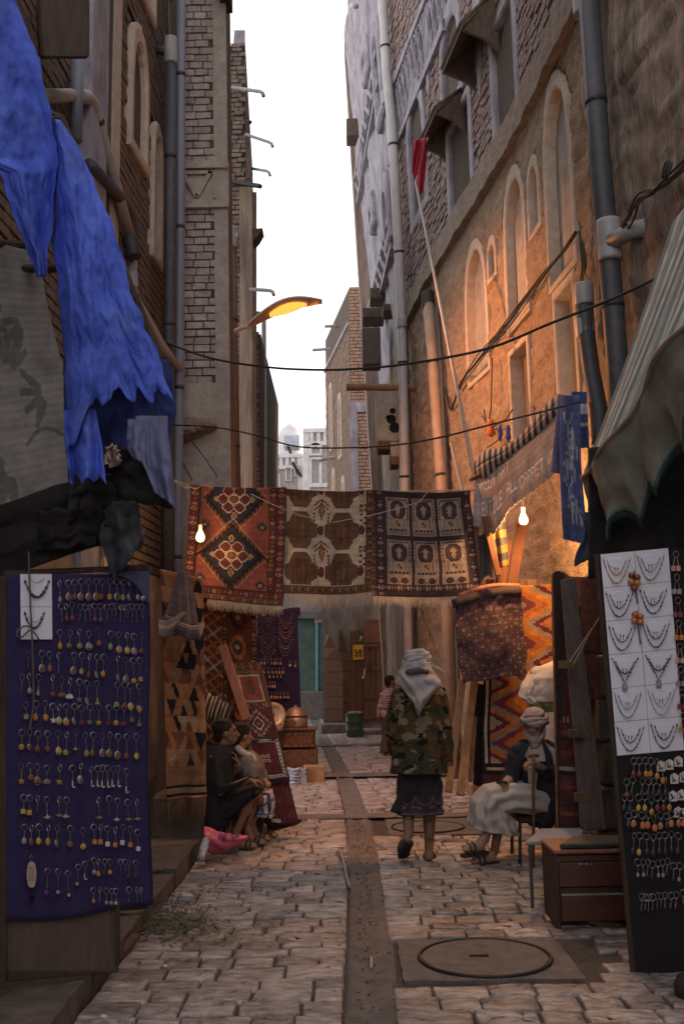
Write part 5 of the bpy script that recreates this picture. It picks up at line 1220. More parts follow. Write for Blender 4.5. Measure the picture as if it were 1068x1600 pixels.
# teal shop at the far end
SY = 30.5
th_ = thing('green_shop', 'shop front with teal shutters and green wall at the end of the street', 'shop', P(485,1090,SY))
sp = lambda x, y, o=0: P(x, y, SY-o)
MB().hexa([(P(360,1000,SY).x,SY,0),(P(560,1000,SY).x,SY,0),(P(560,1000,SY).x,SY+2,0),(P(360,1000,SY).x,SY+2,0),(P(360,1000,SY).x,SY,5.6),(P(560,1000,SY).x,SY,5.6),(P(560,1000,SY).x,SY+2,5.6),(P(360,1000,SY).x,SY+2,5.6)]).build('wall', mat('grey_stained_plaster', (0,0,0)), th_)
M_green = mat('green_paint', (.075,.13,.115), (.04,.075,.068), scale=3, rough=.6, bump=.2, c3=(.16,.15,.13), c3amt=.1, c3scale=3)
MB().hexa([sp(x,y,o) for y in (1080,966) for x,o in ((464,.06),(493,.06),(493,0),(464,0))]).build('green_wall', M_green, th_)
M_tealp = mat('teal_paint', (.20,.36,.38), (.14,.27,.29), rough=.5, bump=.1)
for x0, x1, y0, y1, o, mm in ((493,497,972,1080,.14,M_tealp),(497.5,504,975,1078,.10,mat('teal_dark', (.06,.14,.15), bump=.1)),(504.5,509,972,1082,.14,M_tealp)):
    bevel(MB().hexa([sp(x,y,q) for y in (y1,y0) for x,q in ((x0,o),(x1,o),(x1,0),(x0,0))]).build('shutter', mm, th_), .01)
MB().hexa([sp(x,y,q) for y in (973,960) for x,q in ((491,.16),(508,.16),(508,0),(491,0))]).build('sign_board', M_plast, th_)
MB().hexa([sp(x,y,q) for y in (966,956) for x,q in ((455,.3),(500,.3),(500,0),(455,0))]).build('lintel', M_conc, th_)
ls = MB(); ls.hexa([sp(x,y,q) for y in (998,960) for x,q in ((508,.22),(512,.22),(512,.18),(508,.18))]); g_ = random.Random(2)
bs = ls.build('side_sign', M_white, th_); m2 = MB()
for k in range(9): m2.hexa([sp(x,y,q) for y in (963+k*3.8+2, 963+k*3.8) for x,q in ((508.5,.228),(508.9+g_.random()*2.4,.228),(508.9+g_.random()*2.4,.22),(508.5,.22))])
m2.build('side_sign_marks', M_iron, bs)
pl_ = thing('shop_plinth', 'stone plinth below the teal shop front', 'plinth', sp(485,1095)); a, b = sp(462,1100,.6), sp(515,1080,.6)
bevel(MB().hexa([(a.x,SY-.7,0),(b.x,SY-.7,0),(b.x,SY,0),(a.x,SY,0),(a.x,SY-.7,b.z),(b.x,SY-.7,b.z),(b.x,SY,b.z),(a.x,SY,b.z)]).build('block', M_conc, pl_), .03)
# ------------------------------------------------------------------ pipes
def pipe(label, pts, r_, material, group=None, collars=(), name='drainpipe', cat='pipe', cm=None):
    t = thing(name, label, cat, pts[-1], group); MB().tube(pts, r_, 12).build('pipe', material, t, smooth=True)
    if r_ > .045:
        L = sum((Vector(pts[i+1])-Vector(pts[i])).length for i in range(len(pts)-1)); nb = min(7, int(L/1.6))
        for i in range(nb):
            d = L*(i+.6)/nb
            for p_, q_ in zip(pts, pts[1:]):
                sl_ = (Vector(q_)-Vector(p_)).length
                if d <= sl_: break
                d -= sl_
            v_ = (Vector(q_)-Vector(p_)).normalized(); c_ = Vector(p_)+v_*d
            MB().tube([c_-v_*.02, c_+v_*.02], r_*1.07, 12).build('bracket', M_iron, t, smooth=True)
    for a, b, k in collars: MB().tube([a, a.lerp(b,.06), b.lerp(a,.06), b], [r_*k*.98, r_*k, r_*k, r_*k*.98], 14).build('collar', cm or M_pvc, t, smooth=True)
    return t
V = lambda pts, Y: [P(x, y, Y if not callable(Y) else Y(x, y)) for x, y in pts]
pipe('wide blue grey drainpipe on the left, just before the grey brick pier', V(((283,-20),(282,300),(280,600),(276,900),(274,980)), 9.9), .05, mat('blue_grey_pvc', (.20,.21,.27), (.15,.16,.21), scale=3, rough=.5, bump=.05), name='drainpipe')
tb = pipe('dark drainpipe with a grey branch joint, left neighbour of the wide blue grey pipe', V(((267,95),(266,400),(263,620),(262,900)), 9.75), .062, M_pvcd, collars=((P(267,60,9.75),P(267,100,9.75),1.14),))
MB().tube(V(((267,80),(245,78)), 9.75), .05, 10).build('branch', M_pvcd, tb, smooth=True); MB().tube(V(((263,0),(265,62)), 9.75), .02, 8).build('upper_pipe', M_pvcd, tb)
pipe('pale elbowed waste pipe running down behind the blue awning', V(((70,150),(120,149),(138,152),(146,163),(152,185),(178,280),(204,372)), lambda x, y: 6.2+(x-70)/134*2.2), .05, mat('pale_pvc', (.40,.36,.35), (.29,.25,.24), scale=4, rough=.5, bump=.1), collars=((P(122,149,7.05),P(136,152,7.28),1.15),))
pipe('short dark pipe end with a coupling below the pale elbowed pipe', V(((140,258),(170,290),(200,325),(208,345),(208,385)), lambda x, y: 7.3+(x-140)/68*1.2), .055, M_pvcd, collars=((P(203,372,8.4),P(209,402,8.4),1.3),), cm=M_iron)
pipe('grey pipe below the coupling that turns into the lamplit slanting pipe', V(((207,395),(207,445),(209,462),(222,485),(256,545),(281,578)), lambda x, y: 8.5+(x-205)/76*1.4), .042, M_pvc, collars=((P(207,425,8.53),P(207,450,8.53),1.2),))
pipe('thin grey conduit high on the left brick house', V(((181,-10),(181,140),(180,285)), 8.6), .035, M_pvc)
pipe('blue grey pipe stub high on the far left wall', V(((122,88),(118,220)), 6.9), .05, mat('blue_grey_pvc', (0,0,0)))
pipe('dark brown downpipe under a white branch joint, beyond the grey pier', V(((362,385),(363,560),(368,780)), 13.3), .075, mat('brown_pipe', (.16,.105,.08), (.10,.07,.055), rough=.5, bump=.05), collars=((P(361,355,13.3),P(362,388,13.3),1.2),(P(352,370,13.3),P(372,370,13.3),.8)))
pipe('thin grey conduit beside the white branch joint, beyond the grey pier', V(((351,228),(352,400),(354,545)), 12.9), .022, M_pvcd)
pole = thing('pole', 'thin pale grey pole rising in the middle of the street view', 'pole', G(413,1165)); pg = P(413,760,18.5); MB().tube([P(412,486,18.5), pg, (pg.x,18.5,0)], [.045,.05,.055], 10).build('post', M_pvc, pole, smooth=True); MB().tube([P(388,488,18.5), P(412,490,18.5)], .04, 8).build('crossarm', M_pvc, pole)
def wpipe(label, px, r_, material, off, ground=True, collars=(), **k):
    pts = []
    for x, y in px: Y, z = WP(x, y, off); pts.append(W(Y, z, off))
    if ground: pts.append(Vector((pts[-1].x, pts[-1].y, 0)))
    cs = []
    for (x0,y0,x1,y1,f) in collars:
        Ya, za = WP(x0,y0,off); Yb, zb = WP(x1,y1,off); Ym = (Ya+Yb)/2; cs.append((W(Ym,za,off), W(Ym,zb,off), f))
    return pipe(label, pts, r_, material, collars=cs, **k)
big = wpipe('large dark drainpipe with a pale grey branch joint, top right', ((917,-20),(936,250),(953,440),(962,560)), .088, M_pvcd, .13, collars=((903,-25,918,14,1.12),(949,346,953,408,1.10)))
Yc, zc = WP(956,378,.13); MB().tube([W(Yc,zc,.13), W(Yc-.2,zc,.06), W(Yc-.3,zc,-.1)], .07, 10).build('branch', M_pvc, big, smooth=True)
wpipe('dark pipe with a pale elbow top, left of the large dark drainpipe', ((911,456),(914,520),(922,580),(934,640)), .075, M_pvcd, .13, collars=((912,500,914,530,1.12),(910,445,912,478,1.12)))
wpipe('thin lamplit conduit beside the large dark drainpipe', ((928,260),(945,420),(960,560)), .014, M_pvc, .10)
wpipe('ochre brown downpipe with a dark collar, under the slanting flag pole', ((668,470),(676,560),(684,680),(692,790)), .085, mat('ochre_pipe', (.40,.29,.22), (.28,.20,.15), rough=.6, bump=.1), .14, collars=((667,458,669,482,1.15),), cm=M_iron)
wpipe('slim dark conduit beside the ochre downpipe', ((683,478),(690,600),(698,770)), .035, M_pvcd, .08)
wpipe('long white drainpipe up the whitewashed house front', ((596,-20),(604,120),(612,200),(622,380),(627,500),(630,640),(632,790)), .085, mat('white_pvc', (.52,.50,.52), (.40,.385,.40), scale=3, rough=.45, bump=.05), .16, collars=((602,148,606,160,1.2),(621,418,625,430,1.12),(627,500,628,512,1.12),(629,620,630,632,1.1)))
wpipe('thin dark pipe beside the long white drainpipe', ((634,520),(638,650),(641,780)), .03, M_pvcd, .07)
wpipe('slim white pipe at the top of the whitewashed house', ((549,10),(556,12)), .05, M_pvc, .3, ground=False)
# timber beam
t = thing('timber_beam', 'single rough timber beam sticking out across the street from the right wall', 'beam', P(600,604,16.5)); pts = [P(lerp(541,664,i/8), 605+1.5*nz(i*.9), 16.5) for i in range(9)]
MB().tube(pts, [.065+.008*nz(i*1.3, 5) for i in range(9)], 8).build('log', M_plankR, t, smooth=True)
# ------------------------------------------------------------------ cables
def cable(label, pts, r_=.008, material=None, name='cable', group=None):
    t = thing(name, label, 'cable', pts[0], group); k = []
    for i in range(len(pts)-1):
        p0, p1, p2, p3 = pts[max(0,i-1)], pts[i], pts[i+1], pts[min(len(pts)-1,i+2)]
        for j in range(5):
            q = j/5; k.append(.5*((2*p1)+(p2-p0)*q+(2*p0-5*p1+4*p2-p3)*q*q+(3*p1-p0-3*p2+p3)*q**3))
    k.append(pts[-1]); MB().tube(k, r_, 6).build('wire', material or M_cable, t, smooth=True); return t
Ycab = lambda x: lerp(9.7, 6.5, (x-260)/810)
cable('sagging black cable crossing high over the street through the lamp post', [P(x, y, Ycab(x)) for x, y in ((255,534),(330,560),(420,574),(500,578),(560,576),(640,568),(760,545),(860,505),(960,465),(1075,410))], .011)
cable('lower sagging black cable crossing just above the hung carpets', [P(x, y, Ycab(x)) for x, y in ((262,664),(330,667),(400,680),(450,695),(500,700),(600,697),(680,685),(760,665),(860,640),(905,628))], .008)
g_ = random.Random(11)
for k in range(6):
    pts = []
    for x, y in ((902,362),(880,395),(850,432),(800,498),(750,560),(722,600),(706,640),(699,622),(692,598)):
        j = 6*math.sin((x-690)/212*PI); Y, z = WP(x+g_.uniform(-j,j)*.6, y+g_.uniform(-j,j), .05); pts.append(W(Y, z, .05+g_.random()*.03))
    cable('strand of the black cable bundle slanting down the lamplit right wall', pts, .008, group='cable bundle on the right wall')
for k in range(6):
    pts = []
    for x, y in ((966,382),(985,345),(1000,312),(1022,300),(1045,280),(1075,258)):
        Y, z = WP(x+g_.uniform(-5,5), y+g_.uniform(-7,7), .08); pts.append(W(Y, z, .08+g_.random()*.05))
    cable('strand of the black cable tangle beside the pale branch joint at the right edge', pts, .008, group='cable tangle at the right edge')
for k in range(3):
    pts = []
    for x, y in ((904,362),(910,385),(912,420),(906,447)):
        Y, z = WP(x+g_.uniform(-4,4), y, .06); pts.append(W(Y, z, .07))
    cable('short black cable dropping from the bundle to the pale pipe elbow', pts, .009, group='cable drop at the pipe elbow')
cc = thing('cable_coil', 'small coil of black cable hung at the right edge tangle', 'cable', W(*WP(1035,265,.1),.1))
for k in range(3):
    Y, z = WP(1036+k*3, 266+k*2, .12); c = W(Y, z, .12); MB().tube([c+Vector((.05*math.sin(a)*.4,.06*math.cos(a),.06*math.sin(a))) for a in [2*PI*i/12 for i in range(12)]], .007, 5, closed=True).build('loop', M_cable, cc)
for k, q in enumerate((((266,640),(270,668),(285,720),(300,750)),((262,690),(275,720),(285,752)),((268,672),(300,690),(340,745)))): cable('thin tangled wire hanging between the drainpipe and the grey pier', [P(x, y, 10.1-.1*k) for x, y in q], .006, M_fringe if k == 1 else M_cable, group='tangled wires at the pier')
for k in range(3): cable('copper brown wire running down beside the brown downpipe', [P(354+k*2.5+g_.uniform(-1,1), y, 12.6) for y in (545,590,640,700,755)], .007, M_wood_red, group='wires beside the brown downpipe')
t = thing('wire_knot', 'black knot of wires with orange and blue rags on the lamplit wall', 'wires', P(765,660,11.4))
for q in (((768,560),(766,640),(762,665)),((755,640),(758,660),(768,668),(790,655),(800,640)),((752,650),(764,668),(775,672)),((760,700),(775,690),(784,680))): MB().tube([W(*WP(x,y,.1),.1) for x,y in q], .008, 5).build('wire', M_cable, t)
for (x0,y0,x1,y1), mm in (((758,655,773,684),mat('orange_rag',(.60,.16,.06),bump=.3)),((788,664,797,690),mat('blue_rag',(.06,.08,.35),bump=.3)),((776,666,782,690),mat('blue_rag',(0,0,0)))):
    Y, z = WP((x0+x1)/2,(y0+y1)/2,.12); c = W(Y,z,.12); h = (y1-y0)*px_m(Y)/2; w_ = (x1-x0)*px_m(Y)/2
    MB().lathe([(w_*.4,h),(w_*.9,h*.5),(w_*.7,0),(w_*1.1,-h*.6),(w_*.3,-h)], c, 8).build('rag', mm, t, smooth=True)
# ------------------------------------------------------------------ flag pole
t = thing('flag', 'limp red flag on a long thin slanting pole below the timber hood', 'flag', P(655,260,13))
a, b = P(649,285,12.6), P(742,748,10.0); MB().tube([P(668,215,12.7), P(655,262,12.65), a, a.lerp(b,.5), b], [.008,.012,.017,.021,.024], 8).build('pole', M_pvc, t, smooth=True)
fl, fr2 = poly_([(646,220),(644,250),(643,268),(650,290),(654,304)]), poly_([(666,214),(666,250),(664,280),(660,300),(657,304)])
mb = MB(); mb.grid(lambda u, v: P(lerp(fl(lerp(220,304,v)), fr2(lerp(220,304,v)), u), lerp(220-6*u, 304, v), 12.6-.07*math.sin(u*9+v*5)), 14, 24)
solid(mb.build('cloth', mat('red_flag', (.42,.035,.06), (.28,.02,.04), rough=.85, bump=.2), t, smooth=True, fix=False), .006)
t = thing('stick', 'short pale stick leaning on the lamplit wall above the dark carpet', 'stick', P(712,730,12.2)); MB().tube(V(((704,692),(722,768)), 12.2), .02, 7).build('rod', M_pvc, t)
# ------------------------------------------------------------------ left keyring board
M_silver = mat('tarnished_silver', (.40,.385,.385), (.24,.23,.235), scale=40, rough=.42, metal=.8, bump=.1)
M_navy = mat('navy_velvet', (.032,.022,.095), (.018,.013,.058), scale=12, rough=.95, bump=.25, bscale=90)
M_navyB = mat('navy_flap', (.085,.085,.20), (.06,.06,.15), scale=10, rough=.9, bump=.2, bscale=90)
PEND = {}
def pm(k, c, rough=.3, metal=0., **q):
    PEND[k] = mat('pendant_'+k, c, scale=60, rough=rough, bump=0, metal=metal, rough_var=.05, spec=.6, **q); return PEND[k]
for k, c in dict(amber=(.55,.27,.06), red=(.24,.06,.045), brown=(.26,.12,.06), yellow=(.62,.42,.06), green=(.30,.33,.12), pink=(.62,.38,.33), white=(.66,.63,.62), dark=(.045,.04,.05), orange=(.55,.20,.07), grey=(.33,.33,.36), purple=(.12,.05,.25), turquoise=(.25,.42,.46)).items(): pm(k, c)
PEND['silver'] = M_silver
BL = (P(8, 900, 4.72), P(232, 895, 5.12), P(10, 1436, 4.72), P(235, 1420, 5.12))
def bp(px, py, off=.0):      # a point of the board's plane on the ray through (px, py)
    n = (BL[1]-BL[0]).cross(BL[2]-BL[0]).normalized();
    if n.y > 0: n = -n
    r_ = ray(px, py); o = Vector((0,0,CAM_H)); return o+r_*((BL[0]+n*off-o).dot(n)/r_.dot(n))
board = thing('keyring_board', 'tall navy cloth display board of keyrings standing at the left', 'display board', (bp(120,1510).x, bp(120,1510).y, .12))
mb = MB(); mb.grid(lambda u, v: bp(lerp(8-3*v, 231+5*v+3*math.sin(v*8), u), lerp(897, 1438-18*u+6*math.sin(u*5), v), .012+.006*math.sin(u*14+v)*v), 40, 50); solid(mb.build('navy_cloth', M_navy, board, smooth=True, fix=False), .008)
mb = MB(); mb.grid(lambda u, v: bp(lerp(142+88*v*0, 234, u)+(1-u)*70*v*.9, lerp(893, 896+44*min(1,u*1.15)*v+3, 1)*v+893*(1-v), .035+.015*math.sin(u*6)*v), 20, 10); solid(mb.build('turned_flap', M_navyB, board, smooth=True, fix=False), .006)
th = (bp(100,1000,0)-bp(100,1000,.03))
def bslab(x0, y0, x1, y1, o0, o1): return [bp(x0,y1,o0), bp(x1,y1-18*(x1-x0)/220,o0), bp(x1,y1-18*(x1-x0)/220,o1), bp(x0,y1,o1), bp(x0,y0,o0), bp(x1,y0,o0), bp(x1,y0,o1), bp(x0,y0,o1)]
MB().hexa(bslab(6, 898, 186, 1534, -.03, -.002)).build('backing_panel', mat('brown_panel', (.115,.08,.06), (.07,.048,.038), scale=7, stretch=(6,6,.8), rough=.7, bump=.3), board)
for nm, q in (('frame_post', (180,1405,188,1508,-.03,.02)), ('frame_post', (-4,900,11,1545,-.03,.025)), ('frame_rail', (10,1517,181,1534,-.02,.012)), ('frame_rail', (8,893,232,899,-.03,.008))):
    bevel(MB().hexa(bslab(*q)).build(nm, M_wood_dark, board), .004)
MB().hexa(bslab(186, 900, 232, 1424, -.03, -.004)).build('backing_panel', M_wood_dark, board)
ORD = ['first','second','third','fourth','fifth','sixth','seventh','eighth','ninth','tenth','eleventh','twelfth','thirteenth','fourteenth','fifteenth','sixteenth','seventeenth','eighteenth']
def shape(mb, kind, c, e1, e2, n, s):
    """a flat charm of the given outline round c; e1, e2 across and down, n towards the viewer"""
    def pts(fn, m=14): return [c+e1*(fn(2*PI*k/m)[0]*s)+e2*(fn(2*PI*k/m)[1]*s) for k in range(m)]
    f = dict(oval=lambda a: (.72*math.cos(a), math.sin(a)), drop=lambda a: (.7*math.cos(a)*(1+.5*math.sin(a))*.8, math.sin(a)), round=lambda a: (.85*math.cos(a), .85*math.sin(a)),
             star=lambda a: tuple((1.1 if round(a/(2*PI)*10) % 2 == 0 else .45)*q for q in (math.sin(a), -math.cos(a))), square=lambda a: (.9*max(-.75,min(.75,math.cos(a)*1.4)), .9*max(-.75,min(.75,math.sin(a)*1.4))),
             leaf=lambda a: (.55*math.cos(a)+.25*math.sin(a), 1.1*math.sin(a)), wide=lambda a: (1.2*math.cos(a), .7*math.sin(a)+.15*math.cos(2*a)), thin=lambda a: (.2*math.cos(a), 1.2*math.sin(a)),
             J=None, plane=None, bird=None, dress=None, eye=None, animal=None)[kind]
    d = n*(.22*s if kind not in ('star',) else .15*s)
    if kind == 'J':
        mb.tube([c+e2*(-1.3*s), c+e2*(.7*s), c+e2*(1.25*s)+e1*(.3*s), c+e2*(1.15*s)+e1*(.9*s), c+e2*(.75*s)+e1*(1.25*s)], [.30*s,.30*s,.30*s,.25*s,.12*s], 6)
    elif kind == 'plane':
        mb.hexa([c+e1*(x*s)+e2*(y*s)+n*(z*s) for z in (-.2,.3) for x,y in ((-1.4,0),(1.4,0),(1.4,.45),(-1.4,.45))]); mb.hexa([c+e1*(x*s)+e2*(y*s)+n*(z*s) for z in (-.2,.3) for x,y in ((-.4,-.45),(.4,-.45),(.4,.9),(-.4,.9))])
    elif kind == 'bird':
        mb.ball(c+e2*(.2*s), (s*.7,s*.4,s*.6), 8, 5); mb.hexa([c+e1*(x*s)+e2*(y*s)+n*(z*s) for z in (-.2,.25) for x,y in ((-1.3,-.1),(1.3,-.1),(1.2,.35),(-1.2,.35))]); mb.ball(c+e2*(-.6*s), s*.3, 7, 5)
    elif kind == 'dress':
        poly = [(-.3,-1),(.3,-1),(.25,-.2),(.95,1),(-.95,1),(-.25,-.2)]; mb.prism([c+e1*(x*s)+e2*(y*s) for x,y in poly], d)
    elif kind == 'animal':
        mb.ball(c, (s*.9,s*.4,s*.5), 8, 5); mb.ball(c-e1*(.9*s)-e2*(.35*s), s*.35, 7, 5)
        for x in (-.6,-.2,.3,.7): mb.tube([c+e1*(x*s)+e2*(.2*s), c+e1*(x*1.15*s)+e2*(1.0*s)], .14*s, 5)
    elif kind == 'eye':
        pass
    else:
        m = pts(f, 10 if kind == 'star' else 14); k = len(m); mb.loft([m, [p+d for p in m]]) if kind == 'star' else mb.loft([m, [c+(p-c)*.95+d*.7 for p in m], [c+(p-c)*.55+d for p in m]])
def keyring(fn, rx, ry, ex, ey, colour, kind, label, group, s, rr, rim=False):
    tl = random.uniform(-1.4, 1.4); sq = random.choice((1,1,.9,.75,.5)); ex += tl; c = fn(rx, ry, .03); e = fn(ex, ey, .035); e1 = (fn(rx+10, ry, .03)-c).normalized(); e2 = (fn(rx, ry+10, .03)-c).normalized(); n = (fn(rx, ry, .06)-c).normalized()
    mb = MB(); mb.tube([c+e1*(rr*sq*math.cos(2*PI*k/12))+e2*(rr*math.sin(2*PI*k/12))+n*(rr*(1-sq)*math.cos(2*PI*k/12)) for k in range(12)], rr*.12, 4, closed=True)
    top_ = c+e2*rr; L = (e-top_).length; nl = 4
    mb.tube([top_.lerp(e, k/nl*.8)+n*(.002 if k % 2 else 0) for k in range(nl+1)], [rr*.13*(1.4 if k % 2 else .8) for k in range(nl+1)], 4)
    root = mb.build('keyring', M_silver); tag(root, label, 'keyring', group)
    m2 = MB(); material = PEND[colour]
    if kind == 'eye':
        m2.lathe([(s*.95,-.1*s),(s,0),(s*.9,.2*s)], e, 12, Matrix((e1,e2,n)).transposed()); pe = m2.build('pendant', mat('eye_blue', (.03,.06,.22), rough=.25, bump=0), root)
        m3 = MB(); m3.lathe([(s*.62,.2*s),(s*.6,.28*s)], e, 12, Matrix((e1,e2,n)).transposed()); m3.build('eye_white', PEND['white'], pe)
        m4 = MB(); m4.lathe([(s*.28,.28*s),(s*.26,.36*s)], e, 10, Matrix((e1,e2,n)).transposed()); m4.build('eye_pupil', mat('eye_blue', (0,0,0)), pe)
    else:
        shape(m2, kind, e, e1, e2, n, s); pe = m2.build('pendant', material, root, smooth=kind in ('oval','round','drop','bird','animal'))
        if rim:
            m3 = MB(); m3.tube([e+e1*(s*.80*math.cos(2*PI*k/14))+e2*(s*1.06*math.sin(2*PI*k/14)) for k in range(14)], s*.16, 4, closed=True); m3.build('rim', M_silver, pe)
    return root
ZS = 1068/260
ROWS = [
 (0, 122, 215, [(383,'silver','drop',15),(440,'brown','oval*',0),(480,'red','oval',0),(524,'brown','oval*',0),(570,'brown','oval*',0),(620,'brown','oval*',0),(657,'red','oval',0),(704,'amber','oval',0),(750,'red','oval*',0),(795,'green','oval',4),(835,'silver','leaf',4),(880,'silver','oval',4),(920,'silver','round',12)]),
 (0, 278, 362, [(395,'silver','thin',0),(425,'red','oval',-8),(463,'red','oval',-8),(517,'silver','thin',0),(547,'silver','thin',0),(576,'red','thin',0),(610,'red','oval',0),(645,'red','oval',0),(686,'silver','thin',0),(720,'red','thin',0),(745,'silver','thin',0),(778,'silver','thin',0),(803,'red','thin',5),(823,'red','thin',8),(847,'red','thin',8),(877,'silver','thin',8),(911,'red','thin',10)]),
 (0, 448, 535, [(385,'amber','oval',-5),(453,'brown','round',-5),(511,'green','round',-5),(571,'grey','wide*',0),(630,'brown','oval',-20),(714,'green','oval',0),(762,'amber','round*',20),(815,'yellow','round*',25),(860,'grey','round*',30),(911,'red','round',30)]),
 (0, 590, 690, [(185,'dark','thin',-10),(270,'brown','oval*',-15),(320,'brown','oval',-15),(377,'silver','thin',0),(477,'brown','oval*',0),(528,'green','oval',5),(577,'red','drop',25),(625,'silver','leaf',25),(667,'amber','oval',20),(758,'silver','leaf',45),(808,'silver','square*',55),(855,'amber','round',65),(897,'green','square',55)]),
 (0, 745, 845, [(143,'red','thin',-20),(187,'silver','oval',-25),(250,'silver','drop',-15),(340,'red','square',-5),(397,'brown','wide',0),(453,'white','wide',12),(512,'silver','star',30),(558,'silver','leaf',40),(622,'green','dress',40),(755,'green','square',60),(800,'red','oval',70),(837,'yellow','oval*',75),(893,'amber','oval',95)]),
 (0, 915, 1000, [(168,'green','square',-15),(235,'amber','oval',-12),(288,'amber','oval',-10),(340,'white','star',8),(381,'yellow','round*',12),(427,'amber','oval*',18),(480,'silver','leaf',15),(522,'red','star',20),(579,'silver','star',20),(637,'amber','star',22),(700,'red','star',25),(750,'amber','round',25),(798,'red','animal',30),(843,'brown','square',5),(897,'silver','dress',25)]),
 (0, 1095, 1200, [(143,'amber','round',-20),(192,'silver','oval',-20),(245,'red','round',-5),(307,'red','round',-8),(372,'yellow','round*',5),(430,'green','round',15),(488,'silver','bird',-10),(550,'green','oval',20),(600,'brown','oval',18),(657,'brown','oval*',18),(707,'brown','oval*',20),(760,'brown','oval*',32),(815,'red','oval',38),(875,'yellow','oval',38)]),
 (1, 40, 130, [(137,'amber','star',-5),(195,'brown','round',-28),(240,'brown','wide*',-5),(301,'silver','wide',0),(386,'amber','animal',0),(467,'white','J',15),(522,'silver','oval*',-15),(587,'white','J',10),(629,'white','J',10),(660,'white','J',15),(690,'white','J',15),(728,'white','J',10),(758,'white','J',10),(813,'white','J',50)]),
 (1, 240, 335, [(155,'yellow','square',-15),(193,'yellow','square',-8),(244,'dark','thin',-5),(301,'pink','bird',20),(381,'green','plane',5),(428,'pink','bird',15),(633,'green','plane',20),(702,'brown','thin',0),(755,'pink','bird',35),(820,'green','plane',30),(879,'green','plane',28)]),
 (1, 430, 525, [(158,'grey','oval',-15),(204,'red','oval',-10),(253,'yellow','oval',-15),(312,'amber','oval',-12),(369,'silver','leaf',0),(452,'brown','round',5),(532,'yellow','round',20),(604,'amber','square',-10),(648,'amber','square',-10),(690,'white','square',5),(741,'amber','square',10),(790,'white','square',-5),(837,'amber','square',8),(884,'white','square',35)]),
 (1, 640, 715, [(204,'white','plaque',0),(307,'purple','round',125),(375,'white','eye',122),(438,'white','eye',140),(503,'white','eye',70),(547,'white','J',25),(604,'grey','round',-5),(634,'amber','oval',5),(675,'dark','oval',5),(707,'amber','round',-5),(775,'red','thin',0),(802,'dark','thin',0),(828,'dark','round',25),(871,'dark','oval',25)]),
 (1, 828, 895, [(600,'amber','oval',0),(644,'grey','thin',0),(683,'green','round',10),(719,'grey','round',12),(747,'white','square',12),(829,'grey','thin',-5),(880,'grey','thin',-8),(907,'grey','thin',-8)])]
SHN = dict(oval='oval', drop='teardrop', round='round', star='star', square='square', leaf='leaf', wide='wide', thin='slim', J='hooked', plane='aeroplane', bird='bird', dress='dress', eye='blue eye', animal='animal', plaque='inscribed plaque')
nkr = 0
for ri, (zk, yr, yp, items) in enumerate(ROWS):
    y0 = 880 if zk == 0 else 1190
    for ii, (x, colr, kd, dy) in enumerate(items):
        rim = kd.endswith('*'); kd = kd.rstrip('*')
        lab = f"{'silver-rimmed ' if rim else ''}{colr if kd != 'eye' else 'white'} {SHN[kd]} keyring, {ORD[ii]} from left in the {ORD[ri]} row of the navy board"
        ryy = yr+dy*.55+random.uniform(-6, 6)
        if kd == 'plaque':
            r_ = keyring(bp, x/ZS, 615/ZS+y0, x/ZS, 650/ZS+y0, 'white', 'thin', lab, 'keyrings on the navy board', .006, .008)
            m2 = MB(); c0 = (x/ZS, 725/ZS+y0); o_ = [(15*math.cos(2*PI*k/20)*.5*1.0, max(-1,min(1,1.15*math.sin(2*PI*k/20)))*20) for k in range(20)]
            m2.prism([bp(c0[0]+a, c0[1]+b, .03) for a, b in o_], bp(*c0, .042)-bp(*c0, .03)); pq = m2.build('plaque', mat('plaque_bone', (.55,.42,.36), rough=.5, bump=.1), r_)
            m3 = MB()
            for k in range(7): m3.hexa([bp(c0[0]+a*4.6, c0[1]-12+k*3.4+b, q) for q in (.042, .044) for a, b in ((-1,0),(1,0),(1,1.2),(-1,1.2))])
            m3.build('inscription', M_silver, pq)
            m4 = MB(); c1 = bp(x/ZS+.2, 876/ZS+y0, .035); m4.lathe([(.013,0),(.013,.004)], c1, 12, Euler((PI/2,0,0)).to_matrix()); m4.build('eye_bead', mat('eye_blue', (0,0,0)), r_)
            continue
        s = {'thin':.010, 'J':.0115, 'star':.016, 'eye':.0125, 'plane':.0115, 'bird':.014, 'dress':.015, 'animal':.014}.get(kd, .0165)
        if ri in (1, 11): s *= .8
        if ri >= 10 and kd != 'eye': s *= .8
        keyring(bp, x/ZS, ryy/ZS+y0, x/ZS+random.uniform(-.6,.6), (yp+dy)/ZS+y0, colr, kd, lab, 'keyrings on the navy board', s, .0148*(.85 if ri >= 10 else 1), rim); nkr += 1
